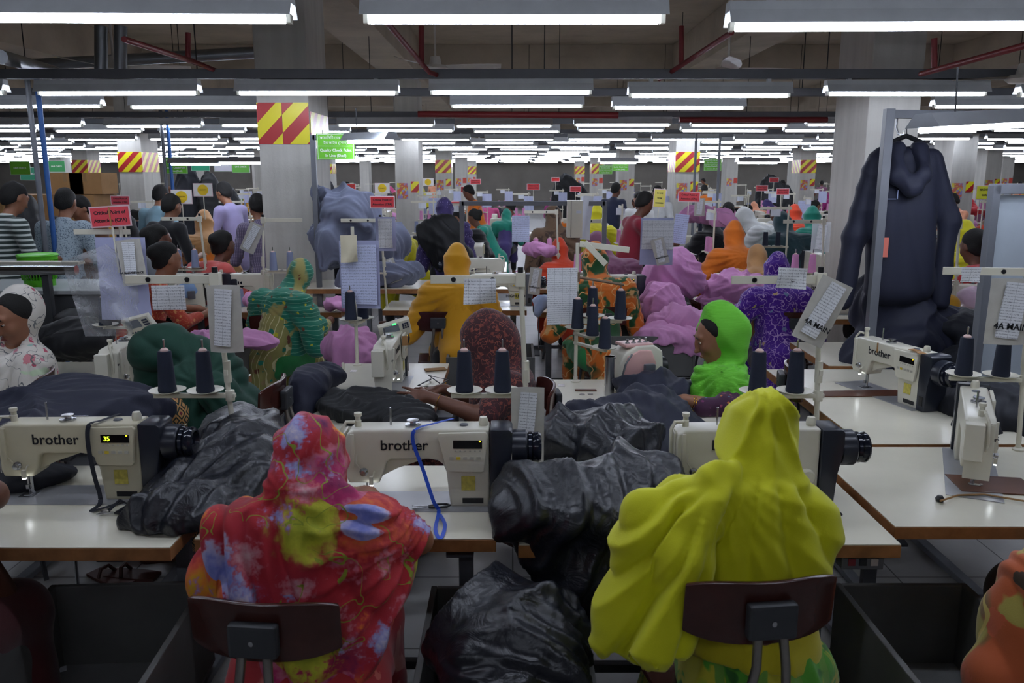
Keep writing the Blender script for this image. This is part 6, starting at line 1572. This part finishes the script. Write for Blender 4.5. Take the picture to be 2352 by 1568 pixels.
def green_sign(px, py, y, label, s=1.0, txt=True, rz=0.0):
    p = at(px, py, y=y); t = thing('sign', label, 'sign', p, rz)
    MB().box((0, 0, 0), (.305 * s, .004, .205 * s)).build('sign_face', mat('sign_green', GRN, .45, var=.04), t)
    for (x, z, w_, h_) in ((0, .097, .29, .003), (0, -.097, .29, .003), (.144, 0, .003, .196), (-.144, 0, .003, .196), (0, .005, .29, .003)): MB().box((x * s, -.003, z * s), (w_ * s, .002, h_ * s)).build('border_line', WINK, t)
    for i, (q, z, ts) in enumerate((('\u0995\u09cb\u09af\u09bc\u09be\u09b2\u09bf\u099f\u09bf \u099a\u09c7\u0995 \u09aa\u09af\u09bc\u09c7\u09a8\u09cd\u099f', .07, .029), ('\u0987\u09a8 \u09b2\u09be\u0987\u09a8 (\u09b6\u09c7\u09b2)', .03, .031), ('Quality Check Point', -.028, .031), ('In Line (Shell)', -.07, .031))):
        if i < 2:  # the fallback lettering does not reorder vowel signs, so they are put in written order
            q = ('\u09c7\u0995\u09be\u09df\u09be\u09bf\u09b2\u09bf\u099f \u09c7\u099a\u0995 \u09aa\u09c7\u09df\u09a8\u099f', '\u0987\u09a8 \u09b2\u09be\u0987\u09a8 (\u09c7\u09b6\u09b2)')[i]
        text('lettering', q, ts * s, WINK, t, (0, -.0035, z * s), bold=.0006 if i > 1 else 0)
    for x in (-.1, .1): MB().cyl((x * s, 0, .1 * s), (x * s, 0, .13 * s), .003, n=6).build('hook', BLACKP, t)
    return t
green_sign(771, 337, 6.9, 'green Quality Check Point sign hanging beside the nearest column')
green_sign(1637, 378, 14.5, 'small green Quality Check Point sign by the striped column')
green_sign(1425, 380, 16, 'green Quality Check Point sign on a grey frame, far centre'); green_sign(403, 380, 11, 'green sign on the post left of the nearest column'); green_sign(1391, 389, 19, 'faint green sign behind the far centre frame')
for k, (px, py, y, c_) in enumerate(((460, 378, 12, '3fb88a'), (46, 386, 11, '7ac23a'), (512, 380, 12.5, 'd8d4de'), (553, 383, 12.5, '6cb84a'), (130, 382, 13, '3f9a5a'), (68, 399, 11.5, '3a8a6a'))):
    sign(px, py, y, .25, .16, c_, ['LINE CHECK'], 'coloured hanging card, %s from the left along the left side' % ordn[[4, 0, 5, 6 - 1 + 1, 2, 1][k]], post=False, ts=.03, ink=WINK, edge='c8d8c8')
# steel frames
def frame(x0, x1, y, z0, z1, label, r=.04, m=GUNM, y1=None, base=True, name='steel_frame'):
    t = thing(name, label, 'frame', (x0, y, 0))
    MB().box((0, 0, (z1 + z0) / 2), (r, r, z1 - z0)).build('upright', m, t, bevel=.002)
    if x1 is not None:
        MB().box(((x1 - x0) / 2, 0, z1 - r / 2), (abs(x1 - x0), r, r)).build('cross_bar', m, t, bevel=.002)
        if base: MB().box((x1 - x0, 0, (z1 + z0) / 2), (r, r, z1 - z0)).build('upright', m, t, bevel=.002)
    return t
p = at(718, 310, y=6.95); frame(p.x, at(880, 310, y=6.95).x, 6.95, 0, p.z, 'grey steel frame carrying the green Quality Check Point sign', base=False)
p = at(1060, 462, y=6.6); frame(p.x, at(1390, 462, y=6.6).x, 6.62, .72, p.z, 'grey steel frame over the table behind the golden yellow woman', .035)
p = at(2043, 250, y=4.7); t = frame(p.x, None, 4.7, 0, p.z, 'tall grey steel frame from which the navy jacket hangs', .048)
q = at(2250, 262, y=5.0); MB().box(((q.x - p.x) / 2, .1, p.z - .024), (q.x - p.x, .045, .045), rz=.15).build('cross_bar', GUNM, t, bevel=.002)
MB().tube([(.1, .12, p.z - .03), (.1, .12, p.z - .09), (.105, .1, p.z - .13), (.13, .09, p.z - .13), (.13, .09, p.z - .11)], .006, 8).build('hook', STEEL, t, smooth=True)
for k, (px, y, c_, lb) in enumerate(((75, 7.3, GUNM, 'grey'), (97, 7.4, mat('blue_pipe_paint', '2f62a8', .5), 'blue'), (372, 11, GUNM, 'grey'), (386, 11, mat('blue_pipe_paint'), 'blue'), (1600, 14.3, GUNM, 'slim grey'), (1655, 14.3, GUNM, 'thin grey'))):
    p = at(px, 300, y=y); o = MB().cyl((0, 0, 0), (0, 0, LZ + .18), .022, n=10).build('service_pole', c_, smooth=True, loc=(p.x, y, 0)); tag(o, 'vertical %s service pole, %s of the poles from the left' % (lb, ordn[k]), 'pole')
# reflector lamp on the sign frame, blue lamp at the upper right
def bench_lamp(px, py, y, rz, L, label, lit=True, tilt=0.0):
    p = at(px, py, y=y); t = thing('bench_lamp', label, 'lamp', p, rz); t.rotation_euler = (0, tilt, rz)
    MB().prism([(-.1, 0), (.1, 0), (.045, .06), (-.045, .06)], -L / 2, L / 2).build('reflector', mat('mirror_reflector', 'b8bcc2', .2, .8, var=.1), t, rot=(0, 0, -PI / 2))
    for s in (-1, 1): MB().cyl((-L / 2 + .03, s * .04, -.012), (L / 2 - .03, s * .04, -.012), .013, n=8).build('tube', TUBE, t, smooth=True)
    MB().cyl((-L * .3, 0, .06), (-L * .3, 0, .25), .004, n=5).build('wire', BLACKP, t); return t
bench_lamp(850, 322, 6.7, -.55, .45, 'mirror bench lamp under the frame by the green sign')
bench_lamp(2300, 283, 3.9, .32, .9, 'large white bench lamp at the upper right edge', tilt=-.06)
for k, (px, py, y) in enumerate(((450, 375, 10), (560, 372, 10), (1420, 372, 13), (1740, 372, 12))): bench_lamp(px, py, y, .1, .6, 'small bench lamp under the far lamp rows, %s from the left' % ordn[k])

# tall grey control box
p = at(1320, 460, y=6.6); q = at(1320, 545, y=6.6); t = thing('control_box', 'tall pale grey control box hanging right of centre', 'control box', (p.x, 6.6, q.z))
MB().box((0, 0, (p.z - q.z) / 2), (.12, .09, p.z - q.z)).build('casing', MWHITE, t, bevel=.004); MB().box((-.03, -.048, (p.z - q.z) / 2), (.004, .004, p.z - q.z - .01)).build('seam', MGREY, t)
MB().box((.03, -.047, .2), (.04, .002, .02)).build('label_plate', PAPER, t); text('lettering', 'EXH FAN 04', .006, INK, t, (.03, -.0485, .2))
o = sheet('paper_sheet', .09, .34, PAPER, .02, 4); o.location = at(1352, 450, y=6.6); o.rotation_euler = (0, .08, .5); tag(o, 'white sheet hanging at the right side of the tall control box', 'paper')

# the hanging navy jacket
def jacket():
    Y = 4.86; b = W(2080, 740, Y); base = b; w = lambda px, py, y=Y: W(px, py, y) - base
    t = thing('hanging_jacket', 'navy hooded raincoat on a dark hanger at the right', 'jacket', tuple(base))
    f = Field(.035)
    f.cap(w(2040, 400), w(2030, 660), .085, .105); f.cap(w(2080, 400), w(2070, 660), .09, .11); f.cap(w(2118, 400), w(2098, 660), .085, .105); f.cap(w(2025, 360), w(2135, 360), .055, .055)
    f.cap(w(2010, 385), w(1965, 540), .07, .06); f.cap(w(1965, 540), w(1935, 690), .06, .055); f.cap(w(2140, 375), w(2180, 510), .065, .055); f.cap(w(2180, 510), w(2160, 690), .055, .05)
    f.cut(w(2070, 742), V3(0, 0, -1))
    V, Q = snet(f, .011); V = relax(V, Q, 2)
    h = tuck(along(V, (1, .1, .1), 17, 2, .7, 3)) * .014 + ridge(along(V, (.4, 0, 1), 20, 5, 1.3, 6), 1.1) * .009 * (np.abs(V[:, 0]) > .2); V = push(V, Q, f, h - .01); V = relax(V, Q, 2, .4)
    link('shell', np_mesh('shell', V, Q), NAVYJ, t)
    g = Field(.03); g.cap(w(2060, 345, Y - .06), w(2062, 400, Y - .13), .05, .05); g.cap(w(2062, 400, Y - .13), w(2095, 430, Y - .14), .05, .05); g.cap(w(2095, 430, Y - .14), w(2118, 400, Y - .13), .05, .05); g.cap(w(2118, 400, Y - .1), w(2110, 345, Y - .03), .05, .05); g.ell(w(2088, 410, Y - .06), V3(.09, .05, .07)); g.sub(w(2087, 375, Y - .09), V3(.05, .08, .09))
    link('hood', np_mesh('hood', *skin_of(g, .009, lambda V: ridge(along(V, (1, 0, .5), 40, 2, .8, 6), 1) * .006)), NAVYJ, t)
    MB().box(tuple(w(2022, 568, Y - .125)), (.09, .002, .11)).build('orange_ticket', mat('salmon_ticket', 'e07a68', .7, var=.05), t)
    MB().box(tuple(w(2046, 457, Y - .125)), (.06, .002, .004)).box(tuple(w(2062, 447, Y - .125)), (.004, .002, .05)).build('pocket_tape', mat('pale_tape', '8d9ac0', .5), t)
    MB().tube([tuple(w(2040, 330)), tuple(w(2082, 312)), tuple(w(2125, 330))], .014, 8).tube([tuple(w(2082, 312)), tuple(w(2082, 296)), tuple(w(2088, 285))], .004, 6).build('hanger', BLACKP, t, smooth=True)
jacket()
# framed board at the right
t = thing('framed_board', 'grey framed white board leaning at the right edge', 'board', (2.62, 4.2, .76), .35)
MB().box((0, 0, .5), (.62, .012, .98)).build('panel', mat('board_panel', 'a9b2bb', .35, var=.04), t)
for (x, z, w_, h_) in ((-.31, .5, .05, 1.04), (.31, .5, .05, 1.04), (0, 1.0, .66, .05), (0, 0, .66, .05)): MB().box((x, -.01, z + .02), (w_, .035, h_)).build('frame_bar', GUNM, t, bevel=.003)
# left counter, rail and basket
t = thing('grey_counter', 'grey counter with a white top at the left carrying the green basket', 'counter', (-3.65, 6.5, 0))
MB().box((.1, 0, .985), (1.35, .7, .03)).build('counter_top', mat('pale_grey_laminate', 'b3b8b8', .4, var=.06), t, bevel=.004); MB().box((.25, 0, .83), (1.0, .6, .28)).build('counter_body', DGREY, t)
for x in (-.45, .6):
    for y in (-.28, .28): MB().box((x, y, .35), (.04, .04, .7)).build('leg', DGREY, t)
t = thing('conveyor_rail', 'polished metal rail crossing in front of the green basket', 'rail', (-3.7, 6.0, 0))
MB().cyl((-1.2, 0, 1.17), (.55, 0, 1.17), .035, n=14).build('round_bar', CHROME, t, smooth=True); MB().box((-.3, .08, 1.215), (1.7, .1, .02)).build('perforated_strip', OFFW, t); MB().box((.3, .05, .58), (.05, .05, 1.15)).build('leg', DGREY, t); MB().box((-.9, .05, .58), (.05, .05, 1.15)).build('leg', DGREY, t)
def basket():
    t = thing('plastic_basket', 'bright green perforated plastic basket on the grey counter', 'basket', (-3.68, 6.45, 1.0))
    g = mat('lime_plastic', '5fc81e', .35, var=.05); nb = 36
    MB().lathe([(.0, .0), (.11, .0), (.112, .05), (.108, .05), (.106, .006), (0, .006)], (0, 0, 0), nb).build('base', g, t, smooth=True)
    m = MB()
    for z0, z1 in ((.05, .12), (.14, .21)):
        for k in range(nb):
            a0 = 2 * PI * k / nb; r0 = .111 + .12 * z0; r1 = .111 + .12 * z1
            m.tube([(r0 * math.cos(a0), r0 * math.sin(a0), z0), (r1 * math.cos(a0), r1 * math.sin(a0), z1)], .0045, 4)
    m.build('lattice', g, t)
    for z in (.13, .215): MB().lathe([(.105 + .12 * z, z - .014), (.113 + .12 * z, z - .012), (.115 + .12 * z, z + .012), (.106 + .12 * z, z + .014)], (0, 0, 0), nb).build('band', g, t, smooth=True)
    MB().lathe([(.132, .225), (.142, .226), (.15, .238), (.14, .246), (.132, .242)], (0, 0, 0), nb).build('rim', g, t, smooth=True)
basket()
# cartons at the back left
def carton(px, py, y, w_, h_, z0, label, d=.5):
    p = at(px, py, y=y); t = thing('carton', label, 'carton', (p.x, y, z0))
    MB().box((0, 0, h_ / 2), (w_, d, h_)).build('board', CARTON, t, bevel=.004); MB().box((0, 0, h_ + .001), (w_, .05, .002)).box((0, -d / 2 - .001, h_ * .8), (.05, .002, h_ * .4)).build('packing_tape', mat('packing_tape', '8a6a44', .3), t)
z = 0.0
for i, (px, w_) in enumerate(((125, .56), (208, .5), (42, .5))):
    for k in range(3): carton(px, 500, 12.2, w_, .52, k * .522, 'large brown carton, %s in the %s stack behind the men on the left' % (('bottom', 'middle', 'top')[k], ('middle', 'right', 'left')[i]), .7)
carton(170, 410, 12.2, .5, .3, 1.57, 'small brown carton on top of the stack, left of two', .5); carton(215, 410, 12.2, .45, .3, 1.57, 'small brown carton on top of the stack, right of two', .5)
carton(90, 740, 5.2, .3, .5, 0, 'upright brown carton behind the white floral headscarf', .3)
# low grey table carrying the jersey heap
for a_ in ((-1.75, -.55, 6.85, 7.45, 'grey work table under the grey jersey heap'),): 
    t = table(*a_, h=.92, motor=False)
for (px, y, x0, lb) in ((160, 5.0, 0, 'low grey table under the black bundle behind the white floral headscarf'),):
    p = at(px, 800, y=y); t = make_table(.8, .5, h=.66, motor=False); t.location = (p.x, y, 0); tag(t, lb)
p = at(2130, 800, y=4.95); t = make_table(1.3, .7, h=.74, motor=False); t.location = (p.x, 5.15, 0); tag(t, 'grey work table under the big heap of navy jackets')
heap('black garment held by the standing person in violet', [('e', a(1010, 540, y=8.6), (.24, .16, .22)), ('e', a(1040, 590, y=8.6), (.22, .16, .18))], CHARC, .05, 7, .018, 60, k=.1)
for k, (px, py, y, m_) in enumerate(((60, 470, 8.4, CHARC), (480, 410, 12.5, CHARC), (430, 395, 12.5, NAVYD), (740, 415, 12, NAVYD), (1770, 410, 22, CHARC), (1300, 408, 24, CHARC))):
    heap('dark garments hanging or heaped far back, %s group from the left' % ordn[[0, 2, 1, 3, 5, 4][k]], (lambda q: [('e', (q[0], q[1], q[2] / 2), (.15 * y / 9 + .05, .3, q[2] / 2 + .12)), ('e', (q[0] + .3, q[1], q[2] / 2 - .1), (.16 * y / 9, .25, q[2] / 2))])(a(px, py, y=y)), m_, .05, 7, .026, 70 + k, floor=0.0)
# ------------------------------------------------------------ the lines further back
def far_machine():
    t = thing('sewing_machine', 'x', 'sewing machine')
    MB().prism(arm_outline(), -.05, .055).build('machine_arm', MWHITE, t, bevel=.006, smooth=True)
    MB().box((.455, 0, .136), (.075, .12, .272)).build('motor_housing', MDARK, t, bevel=.006); MB().cyl((.49, 0, .195), (.575, 0, .195), .056, n=12).build('motor_barrel', MDARK, t, smooth=True)
    MB().box((.345, -.056, .2), (.13, .012, .11)).build('control_panel', MCREAM, t, bevel=.003)
    MB().cyl((0, 0, .01), (0, 0, .09), .006, n=6).build('needle_bar', STEEL, t); return t
def far_table():
    t = thing('sewing_table', 'x', 'table'); MB().box((0, 0, .74), (1.08, .56, .04)).build('tabletop', CREAM, t); MB().box((0, 0, .715), (1.09, .57, .022)).build('plywood_edge', PLY, t)
    for s in (-1, 1): MB().box((s * .42, 0, .36), (.05, .05, .68)).build('leg', GUNM, t)
    MB().box((.1, .05, .58), (.3, .16, .18)).build('drive_motor', BLACKP, t, bevel=.02); return t
def far_stand():
    t = thing('thread_stand', 'x', 'thread stand'); MB().cyl((0, 0, 0), (0, 0, .76), .01, n=6).build('pole', OFFW, t)
    MB().box((-.14, 0, .72), (.34, .012, .03)).build('guide_bar', OFFW, t); MB().box((-.13, 0, .29), (.3, .02, .02)).build('cone_bracket', OFFW, t)
    for x in (-.1, -.24): MB().cyl((x, 0, .3), (x, 0, .306), .062, n=14).build('cone_plate', OFFW, t)
    return t
FM, FT, FS = far_machine(), far_table(), far_stand()
FC = MB().cyl((0, 0, 0), (0, 0, .15), .032, .024, n=10).mesh('thread_cone', smooth=True)
L1 = proto_meshes('LA', skel('sit', .6, .4), True, .022, 2, .34); L2 = proto_meshes('LB', skel('sit', .9, .9), True, .022, 3, .3)
L3 = proto_meshes('LC', skel('sit', .6, .5), False, .02, 4, hairstyle='bun', sleeve=.8); L4 = proto_meshes('LS', skel('stand', .3, .6), False, .022, 5, stand=True, skirt=False)
heaps = []
for i in range(3):
    f = Field(.07); f.ell((0, 0, .06), (.2, .16, .1)).ell((.1, .04, .1), (.12, .1, .08)).ell((-.12, -.04, .05), (.12, .12, .07)); f.cut((0, 0, 0), (0, 0, -1))
    V, Q = snet(f, .018); V = crumple(relax(V, Q, 2), f, .035, 10, 90 + i); V[:, 2] = np.maximum(V[:, 2], .001); heaps.append(np_mesh('garment', V, Q))
NOTEM = MB().grid(lambda u, v: ((u - .5) * .11, .01 * math.sin(4 * u), -v * .08), 3, 3).mesh('note', thick=.001); FORMM = MB().grid(lambda u, v: ((u - .5) * .2, .01 * math.sin(4 * u), -v * .28), 3, 3).mesh('form', thick=.001)
used_f = set(); reg = {}
def place(proto, x, y, z, rz, desc, row, s=1.0):
    o = proto if id(proto) not in used_f else copy_tree(proto); used_f.add(id(proto)); o.location = (x, y, z); o.rotation_euler = (0, 0, rz); o.scale = (s, s, s)
    reg.setdefault((desc, row), []).append(o); return o
def put(name, me, m_, x, y, z, rz, desc, row, cat, group=None):
    o = link(name, me, m_, None, (x, y, z), (0, 0, rz)); o['category'] = cat; reg.setdefault((desc, row), []).append(o); return o
cols = ['orange', 'pink', 'red', 'magenta', 'violet', 'teal', 'vermilion', 'crimson', 'mauve', 'green', 'yellow', 'white', 'navy', 'black', 'brown', 'coral', 'mustard', 'darkteal', 'peach', 'lilac']
def blocked(x, y): return any(abs(x - cx) < .75 and cy - .5 < y < cy + 1.2 for cx in COLX for cy in COLY)
rr = random.Random(21); lines = [8.9, 10.0, 11.3, 12.9, 14.4, 15.9, 17.5, 19.0, 20.6, 22.4, 24.6, 27.0, 29.6, 32.5, 35.5, 39.0]
seen = []
for o in bpy.data.objects:
    if o.name.startswith('person') and o.type == 'EMPTY': seen.append((o.location.x, o.location.y))
for r, y in enumerate(lines):
    side = r % 3 != 2; ext = .6 * y; step = 1.35 if side else 1.25
    if y > 21: step = 1.9
    x = -ext + rr.uniform(0, .6)
    while x < ext:
        x += step * rr.uniform(.95, 1.12)
        if abs(x - .45) < .5 and y > 10 or blocked(x, y) or (y < 9.5 and -2.6 < x < -.6): continue
        if y > 21 and rr.random() < .1: continue
        if any(abs(x - a_) < .6 and abs(y - b_) < .5 for a_, b_ in seen): continue
        row = r; rz = 0 if not side else (PI / 2 if rr.random() < .7 else -PI / 2)
        ca, sa = math.cos(rz), math.sin(rz); T = lambda lx, ly: (x + ca * lx - sa * ly, y + sa * lx + ca * ly)
        tx, ty = T(0, 0); detail = y < 21
        if detail:
            place(FT, tx, ty, 0, rz, 'cream topped sewing table', row); mx, my = T(-.22, .05); place(FM, mx, my, .76, rz, 'white sewing machine', row)
            sx, sy = T(.46, .22); s_ = rr.choice((0, 0, 1)); place(FS, sx, sy, .76, rz if s_ else 0, 'thread stand', row)
            cm = rr.choice([('pink', PINKT), ('pink', PINKT), ('navy', NAVYT), ('grey', GREYT)]); q0 = rz if s_ else 0
            for dx in (-.1, -.24): put('thread_cone', FC, cm[1], sx + math.cos(q0) * dx, sy + math.sin(q0) * dx, 1.066, 0, cm[0] + ' thread cone', row, 'thread cone')
            put('paper_note', NOTEM, PAPER, sx - .15 * math.cos(q0), sy - .15 * math.sin(q0) - .012, 1.47, q0 * .3, 'white note on a stand arm', row, 'paper')
            if rr.random() < .4: put('printed_form', FORMM, FORM, sx, sy - .02, 1.44, rr.uniform(-.4, .4), 'lilac printed form on a stand', row, 'document')
            if rr.random() < .55:
                hx, hy = T(rr.uniform(-.1, .2), -.12); mm = rr.choice([('pink', PINKC), ('pink', PINKC), ('dark', CHARC), ('grey', GREYC)]); put('garment', rr.choice(heaps), mm[1], hx, hy, .765, rr.uniform(0, 6), mm[0] + ' cloth heap', row, 'garment')
        elif rr.random() < .6: place(FS, tx + .4, ty, .76, 0, 'thread stand', row) ; place(FT, tx, ty, 0, 0, 'cream topped sewing table', row)
        if rr.random() < (.8 if y < 21 else .75):
            wx, wy = T(0, -.58)
            if blocked(wx, wy): continue
            if any(abs(wx - a_) < .5 and abs(wy - b_) < .55 for a_, b_ in seen): continue
            seen.append((wx, wy)); c_ = rr.choice(cols); k = rr.random()
            if k < .66: me, nm = rr.choice((L1, L2)), 'headscarf'
            elif k < .88: me, nm = L3, 'tunic and dark hair'
            else: me, nm = L4, 'shirt, standing'
            vm = PLAIN[c_]; tm_ = vm if rr.random() < .6 else PLAIN[rr.choice(cols)]
            cn = dict(darkteal='dark teal').get(c_, c_)
            if 'hair' in me: tm_ = vm
            o = person(me, (wx, wy, 0), rz + rr.uniform(-.25, .25), 'x', dict(headscarf=vm, hair=HAIR, tunic=tm_, trousers=PLAIN['black'], body=SKIND), rr.uniform(.95, 1.05))
            reg.setdefault(('person in a %s %s' % (cn, nm), row), []).append(o)
for (desc, row), L in reg.items():
    L.sort(key=lambda o: px_of(o.location))
    for i, o in enumerate(L):
        o['label'] = '%s in background line %s%s' % (desc, ordn[row], '' if len(L) == 1 else ', %s from the left' % ordn[i]) if False else '%s%s in %s background line' % (desc, '' if len(L) == 1 else ', %s from left' % ordn[i], ordn[row])
        o['group'] = o['category'] + ' in the background lines'
# ------------------------------------------------------------ camera and exposure
cam = bpy.data.cameras.new('camera'); co = bpy.data.objects.new('camera', cam); C.objects.link(co)
bpy.context.scene.camera = co
co.location = (0, 0, CAM_Z); co.rotation_euler = (PI / 2 - PITCH, math.radians(-.0), 0)
cam.sensor_width = 36; cam.lens = F_PX / 2352 * 36; cam.clip_start = .05; cam.clip_end = 200
cam.dof.use_dof = True; cam.dof.focus_distance = 4.6; cam.dof.aperture_fstop = 7
w = bpy.data.worlds.new('world'); bpy.context.scene.world = w; w.use_nodes = True
w.node_tree.nodes['Background'].inputs[0].default_value = (.02, .02, .02, 1)
vs_ = bpy.context.scene.view_settings
vs_.view_transform = 'Standard'; vs_.look = 'None'; vs_.gamma = 1; vs_.use_curve_mapping = False; vs_.exposure = 0.55
cy = bpy.context.scene.cycles
cy.use_denoising = True; cy.max_bounces = 5; cy.diffuse_bounces = 3; cy.glossy_bounces = 2; cy.transparent_max_bounces = 8; cy.use_adaptive_sampling = True; cy.adaptive_threshold = .1; cy.use_light_tree = True
cy.sample_clamp_indirect = 6; cy.caustics_reflective = False; cy.caustics_refractive = False
